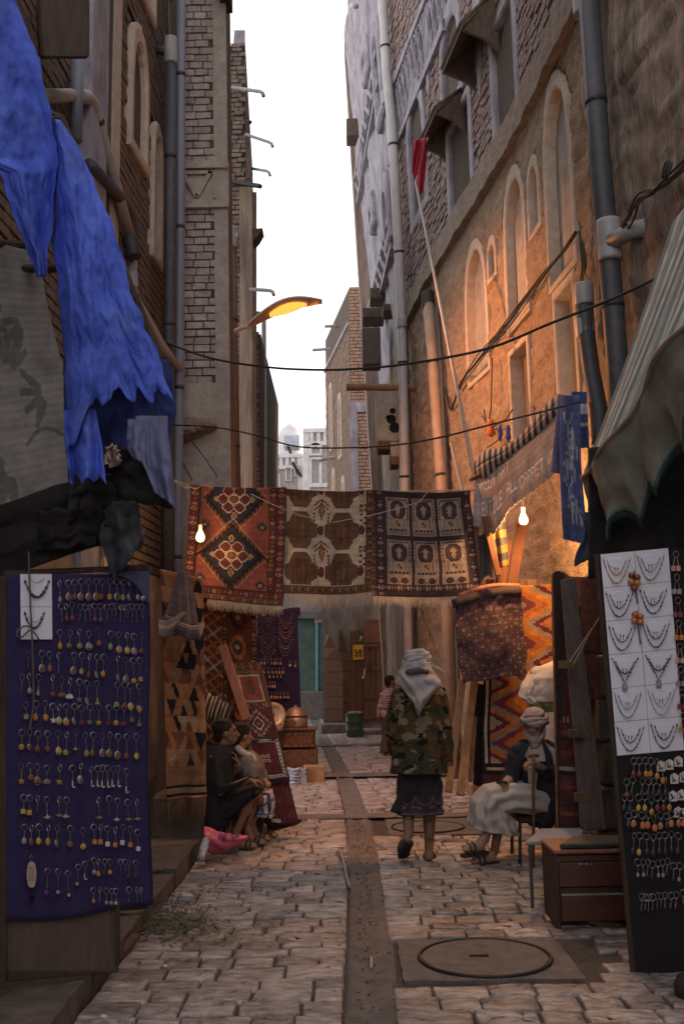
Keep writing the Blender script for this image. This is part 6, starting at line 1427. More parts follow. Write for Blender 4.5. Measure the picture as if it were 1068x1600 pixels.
# jewellery cards
M_card = mat('card_white', (.72,.72,.85), (.64,.64,.76), scale=4, rough=.8, bump=.1)
def necklace(fn, xl, xr, yt, drop, beads, colr, r_, label, group, cord=(.05,.045,.045), tip=None, vee=0.):
    n = beads*2; pts = []
    for i in range(n+1):
        u = i/n; t = 2*u-1; sag = (1-abs(t)**(1.0 if vee else 2.1)) if vee else (1-t*t)**.9
        pts.append(fn(lerp(xl, xr, u), yt+drop*sag-(2 if 0 < u < 1 else 0), .012))
    root = MB().tube(pts, r_*.24, 4).build('necklace', mat('cord_dark', cord, bump=0, rough=.6)); tag(root, label, 'necklace', group)
    mb = MB()
    for i in range(1, n):
        if i % 2 or r_ > .004: mb.ball(pts[i], r_*(1.0 if i % 2 else .6)*random.uniform(.75, 1.25), 6, 4)
    o = mb.build('beads', PEND[colr], root, smooth=True); o['kind'] = 'stuff'
    if tip:
        m2 = MB(); c = fn((xl+xr)/2, yt+drop+tip*.4, .012); m2.box(c, (.026,.005,.03))
        for k in (-1, 0, 1): m2.tube([fn((xl+xr)/2+k*3, yt+drop+tip*.6, .012), fn((xl+xr)/2+k*3, yt+drop+tip*1.4, .012)], .002, 4)
        m2.build('hand_pendant', M_silver, root)
    return root
cd = thing('jewellery_card', 'white card with two dark bead necklaces pinned at the top left of the navy board', 'card', bp(57,948,.02), None)
cq = MB(); cq.hexa([bp(x, y, o) for o in (.022, .026) for x, y in ((33,999),(82,999),(81,897),(32,897))]); cq.build('card', M_card, cd)
MB().hexa([bp(x, y, o) for o in (.026, .0265) for x, y in ((33,948.5),(82,948.5),(82,947.5),(33,947.5))]).build('card_joint', PEND['grey'], cd)
bpc = lambda x, y, o=0: bp(x, y, .022+o)
necklace(bpc, 38, 78, 905, 30, 11, 'dark', .0075, 'dark beaded necklace on the upper half of the small white card', None)
necklace(bpc, 46, 70, 903, 9, 6, 'silver', .003, 'thin silver chain inside the dark necklace on the small white card', None)
necklace(bpc, 38, 70, 955, 28, 11, 'dark', .006, 'dark beaded necklace on the lower half of the small white card', None)
necklace(bpc, 44, 66, 962, 12, 6, 'silver', .003, 'thin silver chain on the lower half of the small white card', None)
tw = thing('string', 'green grey string with a knot hanging down the front of the navy board', 'string', bp(50,890,.05))
MB().tube([bp(x, y, .06) for x, y in ((45,862),(46,900),(48,950),(50,985),(52,1040),(53,1090),(52,1110),(47,1138))], .0045, 5).build('strand', mat('green_string', (.12,.13,.10), bump=0), tw)
MB().tube([bp(x, y, .06) for x, y in ((49,980),(38,978),(28,985),(26,994),(34,996),(47,984),(56,990),(62,1000))], .0045, 5).build('bow', mat('green_string', (0,0,0)), tw)
# ------------------------------------------------------------------ right jewellery board
RY = 5.22
def rp(px, py, off=0.0): return P(px, py, RY-off)
rb = thing('jewellery_board', 'tall black display board of necklace cards and bead keyrings at the right edge', 'display board', (rp(1040,1500).x, RY, 0))
MB().hexa([rp(x, y, o) for o in (-.03, 0) for x, y in ((993,1527),(1200,1518),(1180,850),(934,866))]).build('panel', mat('black_baize', (.014,.012,.016), (.009,.008,.011), scale=12, rough=.95, bump=.2), rb)
for a, b in (((990,1526),(932,866)),): MB().beam(rp(*a, -.02), rp(*b, -.02), .03, .03, (0,-1,0)).build('frame_post', M_wood_dark, rb)
MB().beam(rp(1010,1520,-.06), rp(1015,1540,-.25), .03, .03).build('back_leg', M_wood_dark, rb)
def cell(i, j):
    def q(a, b):
        l = (937+26*b/6*1.0, 866+315*b/6); r_ = (1043+25*b/6, 856+316*b/6); return (lerp(l[0], r_[0], a/2), lerp(l[1], r_[1], a/2))
    return q(i, j), q(i+1, j), q(i+1, j+1), q(i, j+1)
CT = [[('amber','amber'),('green','grey')],[('dark','dark'),('dark','dark')],[('dark','dark'),('dark','dark')],[('dark','dark'),('dark','dark')],[('turquoise','turquoise'),('white','white')],[('dark','dark'),('dark','dark')]]
RN = ['top','second','third','fourth','fifth','bottom']
for j in range(6):
    for i in range(2):
        q = cell(i, j); lab = f"white necklace card, {'left' if i == 0 else 'right'} one in the {RN[j]} row of the black board"
        cen = rp(sum(p[0] for p in q)/4, sum(p[1] for p in q)/4, .006)
        cd = thing('necklace_card', lab, 'card', cen, 'necklace cards on the black board')
        ins = [(lerp(p[0], sum(t[0] for t in q)/4, .012), lerp(p[1], sum(t[1] for t in q)/4, .012)) for p in q]
        MB().hexa([rp(p[0], p[1], o) for o in (.003, .006) for p in (ins[3], ins[2], ins[1], ins[0])]).build('card', M_card, cd)
        cx, cy = q[0][0]+25, q[0][1]+11; mb = MB(); mb.lathe([(.042,0),(.040,.002),(.036,.0025)], rp(cx, cy+3, .006), 18, Euler((PI/2,0,0)).to_matrix() @ Matrix.Diagonal((1,.72,1))); mb.build('embossed_oval', M_card, cd)
        fnr = lambda x, y, o=0: rp(x, y, .006+o)
        x0, y0 = q[0]; wv = 9.5 if j == 3 else 0; c1, c2 = CT[j][i]; side = 'left' if i == 0 else 'right'
        necklace(fnr, x0+4, x0+47, y0+5, 42 if j != 3 else 40, 15 if c1 != 'white' else 22, c1, .0047 if c1 != 'white' else .0045, f'outer {c1} bead necklace on the {side} card in the {RN[j]} row', 'necklaces on the black board', tip=9 if j == 3 else None, vee=wv)
        necklace(fnr, x0+10, x0+41, y0+9, 25 if j != 3 else 22, 11, c2, .0045, f'inner {c2} bead necklace on the {side} card in the {RN[j]} row', 'necklaces on the black board')
        e = MB()
        for k in (-1, 1): e.tube([fnr(x0+25+k*2.2, y0+20, .004), fnr(x0+25+k*2.4, y0+29, .004)], .0016, 4)
        e.build('earring_pair', PEND['dark'], cd)
for (x, y, cols), lab in (((990,905,('red','red','amber','amber','red')), 'upper bunch of large amber and dark red beads between the white cards'), ((995,968,('orange','orange','orange','orange')), 'lower bunch of orange beads between the white cards')):
    t = thing('bead_bunch', lab, 'beads', rp(x, y, .03))
    for k, cc in enumerate(cols): MB().ball(rp(x+(-4,5,-5,5,0)[k], y+(-6,-3,4,6,14)[k]-(2 if y > 950 else 0), .03), .0175, 9, 7).build('bead', PEND[cc], t, smooth=True)
    MB().tube([rp(x, y-14, .02), rp(x+1, y+10, .02), rp(x+5, y+38, .02)], .004, 5).build('cord', PEND['dark'], t)
rrows = [(35,120,[(745,'red',0),(778,'red',0),(820,'amber',0),(855,'amber',0),(890,'amber',14),(930,'amber',42)]),
 (165,240,[(698,'red',15),(738,'dark',-5),(800,'dark',8),(840,'dark',5),(870,'dark',0),(910,'dark',0),(945,'dark',0)]),
 (270,338,[(685,'dark',0),(720,'dark',8),(775,'yellow',0),(815,'yellow',0),(858,'amber',26),(895,'red',0),(935,'red',0),(975,'amber',-3)]),
 (385,445,[(710,'dark',0),(748,'orange',-5),(798,'orange',6),(838,'orange',4),(875,'orange',22),(915,'orange',8),(955,'dark',5),(985,'orange',-6),(1030,'orange',-8),(1062,'orange',-8)]),
 (515,615,[(745,'dark',0),(783,'yellow',8),(825,'dark',5),(870,'dark',14),(908,'dark',0),(945,'dark',5),(985,'dark',-8),(1030,'dark',2)]),
 (690,768,[(770,'grey',0),(805,'grey',0),(835,'dark',3),(865,'dark',10),(900,'grey',3),(930,'grey',3),(960,'dark',-10),(1000,'dark',30),(1040,'grey',30)]),
 (905,972,[(797,'silver',10),(822,'silver',5),(840,'silver',15),(865,'silver',8),(895,'silver',0),(920,'red',-5),(945,'silver',-5),(985,'silver',-5),(1018,'yellow',-5),(1060,'orange',-35)])]
for ri, (yr, yp, items) in enumerate(rrows):
    for ii, (x, colr, dy) in enumerate(items):
        keyring(rp, x/ZS+808, (yr+dy*.7+random.uniform(-5,5))/ZS+1180, x/ZS+808, (yp+dy)/ZS+1180, colr, 'oval' if ri < 6 else 'thin', f'keyring with {colr} bead, {ORD[ii]} from left in the {ORD[ri]} row of the black board', 'bead keyrings on the black board', .019 if ri in (3,) else (.0165 if ri < 5 else .0115), .0165)
for k, (x, y) in enumerate(((917,70),(972,60),(1030,40),(1003,150),(1062,140),(995,262),(1050,255),(1028,365),(1062,375))):
    t = thing('charm_tag', f'white lettered charm tag, {ORD[k]} from the top left on the black board', 'tag', rp(x/ZS+808, y/ZS+1180, .03), 'white charm tags on the black board')
    cx, cy = x/ZS+808, y/ZS+1180
    MB().prism([rp(cx+a, cy+b, .024) for a, b in ((-6.2,8),(6.2,8),(6.2,-5),(0,-9),(-6.2,-5))], Vector((0,-.006,0))).build('plate', PEND['white'], t)
    MB().tube([rp(cx+a, cy+b, .033) for a, b in ((-3,-3),(-1,2),(3,2.5),(-3,5))], .0026, 4).build('letter', mat('eye_blue', (0,0,0)), t)
for k in range(8):
    y = 880+k*36; t = thing('charm_string', f'hanging strand of metal charms at the right edge, {ORD[k]} from the top', 'charms', rp(1057+k*1.8, y, .03), 'metal charms at the right edge'); x = 1055+k*1.6
    MB().tube([rp(x+7*math.cos(2*PI*i/12)*.6, y-14+5*math.sin(2*PI*i/12), .03) for i in range(12)], .0022, 4, closed=True).build('ring', M_silver, t)
    for dx in (-4, 4):
        m2 = MB(); m2.tube([rp(x+dx*.4, y-9, .03), rp(x+dx, y+4, .03)], .002, 4); m2.hexa([rp(x+dx+a*3.2, y+8+b*4, o) for o in (.026, .032) for a, b in ((-1,1),(1,1),(1,-1),(-1,-1))]); m2.build('charm', [PEND['pink'], M_silver, PEND['red'], PEND['amber']][k % 4], t)
# ------------------------------------------------------------------ far necklace cloth
FY = 15.6
fp = lambda x, y, o=0.0: P(x, y, FY-o)
fc = thing('necklace_cloth', 'navy cloth hung with rows of silver necklaces in the middle distance', 'display cloth', fp(433,1105))
MB().grid(lambda u, v: fp(lerp(396, 464+6*v+6*(v < .08), u), lerp(952, 1112, v)+3*math.sin(u*5), .02+.03*math.sin(u*9)*v), 24, 30); mb = MB(); mb.grid(lambda u, v: fp(lerp(396, 464+6*v+(5 if v < .08 else 0), u), lerp(952, 1114, v)+3*math.sin(u*5), .02+.03*math.sin(u*9)*v), 24, 30); solid(mb.build('cloth', M_navy, fc, smooth=True, fix=False), .01)
MB().hexa([fp(x, y, o) for o in (-.06, -.02) for x, y in ((398,1116),(470,1116),(464,954),(396,954))]).build('backing', M_wood_dark, fc)
k = 0
for gx0, gx1, ys, vv in ((406,431,(958,964,969,976,984,992,1000,1007,1014,1021,1028),True),(434,458,(964,968,972,979,984,988,993,1000,1004,1010,1015),False),(393,405,(966,980,995),True)):
    for y in ys:
        colr = 'red' if k in (4,) else ('amber' if k in (13, 14) else ('white' if k % 3 == 1 else 'silver'))
        dr = 16 if not vv else 17
        necklace(lambda x, yy, o=0: fp(x, yy, .06+.001*k), gx0, gx1, y-12 if vv else y-8, dr+4, 9, colr, .0075, f"{colr} necklace, {ORD[k % 11] if gx0 != 393 else ORD[k-22]} from the top in the {'left' if gx0 == 406 else ('right' if gx0 == 434 else 'far left')} fan of the distant navy cloth", 'necklaces on the distant navy cloth', cord=(.45,.44,.44), vee=1. if vv else 0.); k += 1
er = [(x, y, 'pink' if (x+y) % 3 else 'silver') for y, xs in ((1037,(408,413,424,429,433,438)),(1051,(406,412,419,425,431,436,442)),(1058,(410,427,433,439)),(1073,(412,416,421,425,429)),(1090,(424,429,433,438,443,446,450))) for x in xs]+[(453,1040,'white'),(461,1041,'yellow'),(421,1058,'yellow')]
for k, (x, y, cc) in enumerate(er):
    t = MB().tube([fp(x+1.6*math.cos(2*PI*i/8), y-7+1.6*math.sin(2*PI*i/8), .06) for i in range(8)], .003, 4, closed=True).build('earring', M_silver); tag(t, f"small {cc} drop earring on the distant navy cloth, {ORD[k % 7]} along its {ORD[[1037,1051,1058,1073,1090,1040,1041].index(y) % 5]} row", 'earring', 'earrings on the distant navy cloth')
    m2 = MB(); m2.tube([fp(x, y-5.4, .06), fp(x, y-2, .06)], .003, 4); m2.ball(fp(x, y, .06), (.018,.014,.026), 7, 5); m2.build('drop', PEND[cc], t, smooth=True)
# ------------------------------------------------------------------ people
def skinmat(name, c): return mat(name, c, tuple(q*.75 for q in c), scale=18, rough=.55, bump=.15, bscale=80, spec=.35)
SK_OLD, SK_BRN, SK_TAN = skinmat('weathered_skin', (.38,.22,.155)), skinmat('brown_skin', (.25,.14,.095)), skinmat('tan_skin', (.30,.175,.12))
M_hair = mat('black_hair', (.018,.014,.013), (.009,.008,.008), scale=60, rough=.6, bump=.8, bscale=150)
M_beard = mat('grey_beard', (.50,.47,.45), (.30,.28,.27), scale=50, rough=.9, bump=.8, bscale=120)
M_eye = mat('eye_dark', (.02,.015,.014), bump=0, rough=.2)
M_sand = mat('sandal_leather', (.035,.03,.03), (.02,.018,.018), scale=20, rough=.6, bump=.2)
def frame(yaw, pitch=0., roll=0.):      # yaw 0 looks away from the camera (+y), 90 to the left (-x), 180 at the camera
    m = Matrix.Rotation(R(yaw), 3, 'Z') @ Matrix.Rotation(R(pitch), 3, 'X') @ Matrix.Rotation(R(roll), 3, 'Y'); return m.col[0].copy(), m.col[1].copy(), m.col[2].copy()
def rotm(r, f, u): return Matrix((r, f, u)).transposed()
def head_into(mb, c, r, f, u, s=1.0):
    M_ = rotm(r, f, u); q = lambda a, b, d: c+r*(a*s)+f*(b*s)+u*(d*s)
    mb.ball(q(0,-.005,.028), (.074*s,.094*s,.092*s), 14, 10, M_); mb.ball(q(0,.022,-.042), (.058*s,.066*s,.062*s), 12, 8, M_); mb.ball(q(0,.05,-.085), (.028*s,.026*s,.02*s), 8, 6, M_)
    mb.tube([q(0,.082,.018), q(0,.101,-.012), q(0,.112,-.032), q(0,.094,-.040)], [.010*s,.013*s,.017*s,.013*s], 8)
    mb.ball(q(0,.078,.034), (.052*s,.018*s,.010*s), 10, 5, M_)
    for k in (-1, 1):
        mb.ball(q(k*.036,.064,-.018), (.022*s,.022*s,.02*s), 8, 6, M_); mb.ball(q(k*.078,-.006,-.004), (.010*s,.02*s,.030*s), 8, 6, M_)
    mb.ball(q(0,.083,-.060), (.024*s,.012*s,.007*s), 8, 5, M_); mb.ball(q(0,.081,-.071), (.020*s,.012*s,.008*s), 8, 5, M_)
    mb.tube([q(0,-.02,-.05), q(0,-.03,-.14)], [.052*s,.056*s], 10)
def eyes(root, c, r, f, u, s=1.0):
    for k in (-1, 1):
        mb = MB(); mb.ball(c+r*(k*.031*s)+f*(.081*s)+u*(.012*s), (.013*s,.007*s,.0065*s), 8, 6, rotm(r, f, u)); mb.build('eye', M_eye, root, smooth=True)
        mb = MB(); mb.tube([c+r*(k*.014*s)+f*(.091*s)+u*(.030*s), c+r*(k*.034*s)+f*(.090*s)+u*(.036*s), c+r*(k*.054*s)+f*(.074*s)+u*(.028*s)], [.004*s,.005*s,.003*s], 5); mb.build('eyebrow', M_hair, root)
def limb(mb, pts, rs): 
    mb.tube(pts, rs, 10)
    for p, r_ in zip(pts, rs): mb.ball(p, r_*1.0, 10, 7)
def hand_into(mb, w, d, pn, curl=.6, s=1.0, side=1, spread=.12):
    """wrist w, d towards the knuckles, pn out of the palm; curl bends the fingers towards pn"""
    d = d.normalized(); pn = (pn-d*pn.dot(d)).normalized(); x = d.cross(pn)*side
    k = w+d*(.085*s); mb.hexa([w+x*(a*.027*s)+pn*(b*.013*s) for a,b in ((-1,-1),(1,-1),(1,1),(-1,1))]+[k+x*(a*.041*s)+pn*(b*.012*s) for a,b in ((-1,-1),(1,-1),(1,1),(-1,1))]); mb.ball(w+d*.01*s, .026*s, 8, 6)
    for i, L in enumerate((.068,.078,.072,.056)):
        p = k+x*((-.031+.0205*i)*s); dd = (d+x*(spread*(i-1.5)*.5)).normalized(); pts = [p-dd*.02*s, p]; a = 0
        for j, fr in enumerate((.45,.32,.23)):
            a += curl*(1.0 if j else .7); v = dd*math.cos(a)+pn*math.sin(a); pts.append(pts[-1]+v*(L*fr*s))
        mb.tube(pts, [.0095*s,.0095*s,.009*s,.0085*s,.007*s], 7)
    b = w+d*.03*s-x*.025*s; t1 = (d*.6-x*.75+pn*.35).normalized(); t2 = (d*.85-x*.15+pn*.6).normalized(); mb.tube([b, b+t1*.04*s, b+t1*.04*s+t2*.028*s, b+t1*.04*s+t2*.05*s], [.014*s,.0115*s,.0105*s,.008*s], 7)
def foot_into(mb, ankle, heel, toe, s=1.0):
    up = Vector((0,0,1)); d = (toe-heel); L = d.length; d.normalize(); mb.tube([heel+d*.01, heel+d*.05, heel+d*(L*.5), heel+d*(L*.8), toe], [.034*s,.038*s,.036*s,.038*s,.02*s], 9)
    mb.tube([ankle, heel+d*.05+up*.01], [.036*s,.042*s], 9); x = d.cross(up)
    for i in range(5): mb.tube([heel+d*(L*.78)+x*((-.032+.016*i)*s), toe+d*((.012-.006*abs(i-1))*s)+x*((-.030+.015*i)*s)-up*.005], [.012*s,.0085*s], 6)
def sandal(root, heel, toe, s=1.0):
    d = (toe-heel).normalized(); n = Vector((0,0,1)); n = (n-d*n.dot(d)).normalized(); x = d.cross(n); L = (toe-heel).length+.04; a = heel-d*.015-n*.036*s
    o = [(0,.0),(.0,.030),(.15,.036),(.5,.034),(.8,.048),(.95,.036),(1,.0),(.95,-.036),(.8,-.048),(.5,-.034),(.15,-.036),(0,-.030)]
    sd = MB().prism([a+d*(L*p)+x*(q*s) for p, q in o], -n*.022).build('sandal', M_sand, root)
    for p in (.52,.68): MB().tube([a+d*(L*p)+x*(.045*s*math.cos(t))+n*(.078*s*math.sin(t)*(1.15-p*.4)) for t in [PI*i/8 for i in range(9)]], .011, 6).build('strap', M_sand, sd)
    return sd
def finish(mb, name, material, root, vox=.0075, sm=6):
    o = mb.build(name, material, root, smooth=True)
    m = o.modifiers.new('one_skin', 'REMESH'); m.mode = 'VOXEL'; m.voxel_size = vox; m.use_smooth_shade = True
    m = o.modifiers.new('soften', 'SMOOTH'); m.factor = .5; m.iterations = sm; return o
def garment(name, rings, material, root, n=36, fold=.006, seed=0, thick=.006, cap=False, freq=9, canv=None):
    """rings: (centre, axis a * half width, axis b * half depth); a cloth tube with soft folds"""
    k = len(rings); sub_ = 5; rr = []
    for i in range(k-1):
        for j in range(sub_ if i < k-2 else sub_+1):
            t = j/sub_; rr.append(tuple(rings[i][q].lerp(rings[i+1][q], t) for q in range(3)))
    def pt(u, v):
        f = v*(len(rr)-1); i = min(len(rr)-2, int(f)); t = f-i; c, a, b = (rr[i][q].lerp(rr[i+1][q], t) for q in range(3)); an = 2*PI*u
        ca, sa = math.cos(an), math.sin(an); d = 1+(fold*(math.sin(an*freq+seed+3*nz(v*4, seed))+1.6*nz(ca*3+seed, sa*3, v*7))*(.35+.65*v))/max(.05, a.length)
        return c+a*(abs(ca)**.85*(1 if ca > 0 else -1)*d)+b*(abs(sa)**.85*(1 if sa > 0 else -1)*d)
    if canv is not None: return sheet(name, canv, pt, M_cloth, root, thick=thick)
    mb = MB(); mb.grid(pt, n, len(rr)*2); return solid(mb.build(name, material, root, smooth=True, fix=False), thick)
def ring(x, y, Y, hw, hd, tilt=0.): return (P(x, y, Y), Vector((hw, 0, tilt*hw)), Vector((0, hd, 0)))
def camo():
    m = bpy.data.materials.new('camouflage_cotton'); m.use_nodes = True; n = m.node_tree.nodes; l = m.node_tree.links; b = n['Principled BSDF']; b.inputs['Roughness'].default_value = .92; b.inputs['Specular IOR Level'].default_value = .15
    g = n.new('ShaderNodeNewGeometry'); out = None
    for k, (sc, off, th, col) in enumerate(((7,0,.0,(.060,.052,.028)),(7,5,.52,(.040,.044,.026)),(8,11,.54,(.095,.055,.026)),(8,19,.585,(.19,.16,.11)),(9,31,.60,(.014,.013,.012)))):
        if out is None: rgb = n.new('ShaderNodeRGB'); rgb.outputs[0].default_value = (*col, 1); out = rgb.outputs[0]; continue
        mp = n.new('ShaderNodeMapping'); mp.inputs['Location'].default_value = (off, off*.7, off*.3); mp.inputs['Scale'].default_value = (1,1,1.5); l.new(g.outputs[0], mp.inputs[0])
        t = n.new('ShaderNodeTexNoise'); t.inputs['Scale'].default_value = sc; t.inputs['Detail'].default_value = 2.5; l.new(mp.outputs[0], t.inputs['Vector'])
        c = n.new('ShaderNodeMath'); c.operation = 'GREATER_THAN'; c.inputs[1].default_value = th; l.new(t.outputs[0], c.inputs[0])
        mx = n.new('ShaderNodeMix'); mx.data_type = 'RGBA'; l.new(c.outputs[0], mx.inputs[0]); l.new(out, mx.inputs[6]); mx.inputs[7].default_value = (*col, 1); out = mx.outputs[2]
    l.new(out, b.inputs['Base Color']); t2 = n.new('ShaderNodeTexNoise'); t2.inputs['Scale'].default_value = 16; t2.inputs['Detail'].default_value = 5; l.new(g.outputs[0], t2.inputs['Vector'])
    bp_ = n.new('ShaderNodeBump'); bp_.inputs['Strength'].default_value = .6; bp_.inputs['Distance'].default_value = .03; l.new(t2.outputs[0], bp_.inputs['Height']); l.new(bp_.outputs[0], b.inputs['Normal']); return m
M_camo = camo()
M_scarf = mat('grey_white_scarf', (.44,.43,.45), (.30,.29,.31), scale=8, rough=.9, bump=.4, bscale=60)
# ---- the walking man, seen from behind
WY = 8.3; J = lambda x, y, d=0.0: P(x, y, WY+d)
wk = thing('person', 'person walking away in a camouflage jacket, pale headscarf and dark wrapped skirt', 'person', (J(655,1200).x, WY, 0))
mb = MB(); r_, f, u = frame(38, -3); hc = J(651, 1038); head_into(mb, hc, r_, f, u, .98)
mb.tube([J(652,1062), J(654,1085), J(655,1130), J(655,1195)], [.055,.12,.14,.135], 12); mb.ball(J(655,1200), (.155,.11,.12), 12, 8)
limb(mb, [J(628,1082), J(617,1140,-.02), J(622,1175,.16)], [.055,.045,.034]); limb(mb, [J(683,1083), J(691,1146,-.02), J(695,1188,.05)], [.055,.045,.034])
hand_into(mb, J(695,1188,.05), Vector((.1,.05,-1)), Vector((-1,.2,0)), .35, .95, -1); hand_into(mb, J(622,1175,.16), Vector((.6,.6,-.3)), Vector((1,0,-.3)), .5, .95, 1)
limb(mb, [J(643,1205), J(637,1262,.03), J(638,1306,-.22)], [.085,.058,.036]); limb(mb, [J(668,1205), J(670,1268), J(670,1329,.0)], [.085,.058,.036])
mb.ball(J(637,1283,-.08), (.045,.05,.085), 9, 7); mb.ball(J(670,1295,-.03), (.046,.055,.09), 9, 7)
hL, tL = J(637,1308,-.26), J(627,1329,-.08); foot_into(mb, J(638,1306,-.22), hL, tL); gR = G(669,1351); hR = Vector((gR.x, gR.y-.02, .065)); tR = hR+Vector((.03,.21,-.02)); foot_into(mb, J(670,1329,.0), hR, tR)
finish(mb, 'body', SK_BRN, wk, .0075); sandal(wk, hL, tL); sandal(wk, hR, tR)
bZ = lambda: None
garment('camouflage_jacket', [ring(653,1060,WY,.085,.075), ring(653,1068,WY,.14,.09), ring(655,1080,WY,.185,.115), ring(655,1100,WY-.01,.198,.15), ring(654,1140,WY-.02,.20,.16), ring(653,1175,WY-.02,.21,.17), ring(652,1207,WY-.02,.225,.18,-.01)], M_camo, wk, n=64, fold=.010, seed=2, freq=7)
for nm, q in (('sleeve', ((629,1077,0,.075),(621,1108,-.02,.075),(616,1142,-.03,.07),(618,1164,.06,.062),(622,1180,.15,.052))), ('sleeve', ((682,1078,0,.075),(688,1112,-.01,.075),(692,1146,-.02,.07),(695,1172,.02,.062),(696,1194,.05,.052)))):
    garment(nm, [(P(x, y, WY+d), Vector((h,0,0)), Vector((0,h*.95,.3*h))) for x, y, d, h in q], M_camo, wk, fold=.009, seed=5, freq=5)
garment('collar', [ring(652,1058,WY,.085,.075), ring(652,1069,WY,.10,.085)], M_camo, wk, fold=.003)
c = canvas(70, 90, (.026,.022,.030)); x, y = XY(c)
for k in range(9):
    cx = (k+.5)/9; line(c, cx, .52, cx-.03, .66, .7, (.10,.055,.06)); line(c, cx, .52, cx+.03, .66, .7, (.10,.055,.06)); octo(c, cx, .74, .035, .05, (.13,.12,.17), lo=.55); octo(c, cx+.05, .66, .02, .03, (.12,.05,.05), lo=.4)
for y0 in (.84, .90, .95): rect(c, .0, y0, 1, y0+.022, (.14,.09,.10))
sk = garment('wrapped_skirt', [ring(655,1192,WY,.16,.12), ring(655,1225,WY-.01,.175,.14), ring(655,1255,WY-.02,.182,.15), ring(655,1271,WY-.02,.186,.155)], None, wk, fold=.014, seed=4, freq=6, canv=speck(c, .2, 4))
fringe('fringe', lambda t: P(lerp(617,632,t), lerp(1236,1274,1-t)-4*math.sin(t*7), WY-.10), 26, .06, wk, mat('dark_wool', (0,0,0)))
mb = MB()
mb.grid(lambda a, v: P(lerp(616+9*math.sin(v*4), 640-4*v, a), lerp(1200, 1276-8*(1-a), v), WY-.12-.02*math.sin(a*5)), 8, 16); solid(mb.build('skirt_edge', mat('skirt_dark', (.026,.022,.03), bump=.2), wk, smooth=True, fix=False), .006)
# turban and hanging scarf
def wrap(c, r_, f, u, rad, n, tr, hgt, material, name, root, tiltp=0.12, seed=0, dz=0.0):
    mb = MB(); M_ = rotm(r_, f, u); mb.ball(c+u*(.062+dz)-f*.012, (rad*.98, rad*1.08, rad*.72), 16, 10, M_); o = mb.build(name, material, root, smooth=True)
    for k in range(n):
        m2 = MB(); t = k/max(1, n-1); z = lerp(.015, hgt, t)+dz; rr = rad*(1.02-.30*t*t)
        m2.tube([c+r_*(rr*math.cos(a))+f*(rr*1.16*math.sin(a))+u*(z+tiltp*.5*rr*math.sin(a+seed+k)+.008*math.sin(a*3+k*2)) for a in [2*PI*i/22 for i in range(22)]], [tr*(1+.25*math.sin(i*.9+k*2+seed)) for i in range(22)], 7, closed=True); m2.build('fold', material, o, smooth=True)
    return o
wrap(hc, r_, f, u, .092, 4, .026, .085, M_scarf, 'headscarf', wk, .25, 1)
def fall(a, v):
    yl, yr = lerp(1040, 1084, v), lerp(1038, 1092, v)
    xl = lerp(629, 617, smooth(v*1.6)) if v < .6 else lerp(617, 646, (v-.6)/.4); xr = lerp(671, 690, smooth(v*1.5)) if v < .62 else lerp(690, 660, (v-.62)/.38)
    bx = lerp(xl, xr, a); by = lerp(lerp(1036, 1088, v), lerp(1034, 1096, v), a)+20*v*math.sin(PI*a)**1.3+5*math.sin(PI*a)*v
    rid = .030*max(0, math.sin(a*11-v*5+1.2*math.sin(v*6)))+.018*math.sin(v*15+a*5)*v+.02*nz(a*5, v*6, 3)
    return P(bx+3*nz(a*4, v*5, 7), by+3*nz(a*6, v*3, 2), WY-.14-.10*math.sin(PI*a)**.7*(.6+.4*v)-.06*smooth(v*2)*math.sin(PI*a)-rid)
mb = MB(); mb.grid(fall, 44, 40); solid(mb.build('scarf_fall', M_scarf, wk, smooth=True, fix=False), .012)
mb = MB(); mb.tube([fall(i/24, .97)+Vector((0,-.012,0)) for i in range(3, 22)], [.005]*19, 5); mb.build('scarf_hem', mat('dark_check', (.12,.11,.14), (.05,.045,.06), scale=60, bump=.3), wk, smooth=True)
mb = MB(); mb.tube([J(628,1056,-.14), J(638,1050,-.23), J(654,1047,-.27), J(668,1050,-.22)], [.018,.026,.028,.02], 8); mb.build('scarf_band', mat('dark_check', (.12,.11,.14), (.05,.045,.06), scale=60, bump=.3), wk, smooth=True)
mb = MB(); mb.grid(lambda a, v: P(lerp(660,690-14*a*0,v)+4*a, lerp(1024,1046,v)+lerp(0,11,a)*(1-v*.7), WY-.10+.03*math.sin(a*4)), 5, 10); solid(mb.build('scarf_tail', M_scarf, wk, smooth=True, fix=False), .008)
# ---- the old man on the chair
OY = 8.15; J = lambda x, y, d=0.0: P(x, y, OY+d)
old = thing('person', 'seated old bearded person in a pale robe, dark blazer and wrapped turban, holding a cane', 'person', (J(800,1300).x, OY, 0))
mb = MB(); r_, f, u = frame(163, -4, 2); hc = J(835, 1134, -.02); head_into(mb, hc, r_, f, u, 1.0)
mb.tube([J(839,1155,.02), J(842,1172,.03), J(845,1210,.05), J(850,1255,.05)], [.055,.13,.14,.14], 12); mb.ball(J(850,1258,.05), (.16,.15,.12), 12, 8)
limb(mb, [J(812,1174,.0), J(797,1216,-.02), J(788,1226,-.16)], [.055,.046,.032]); limb(mb, [J(872,1178,.05), J(870,1222,-.08), J(838,1194,-.26)], [.055,.046,.032])
hand_into(mb, J(788,1226,-.16), Vector((-.10,-.25,-1)), Vector((.25,1,0)), .35, 1.0, 1); hand_into(mb, J(838,1192,-.26), Vector((-1,-.15,-.05)), Vector((-.1,0,-1)), 1.0, .95, -1)
limb(mb, [J(845,1258,-.05), J(772,1246,-.12), J(757,1312,-.13)], [.09,.06,.035]); limb(mb, [J(850,1258,.12), J(785,1252,.10), J(772,1330,-.02)], [.09,.06,.035])
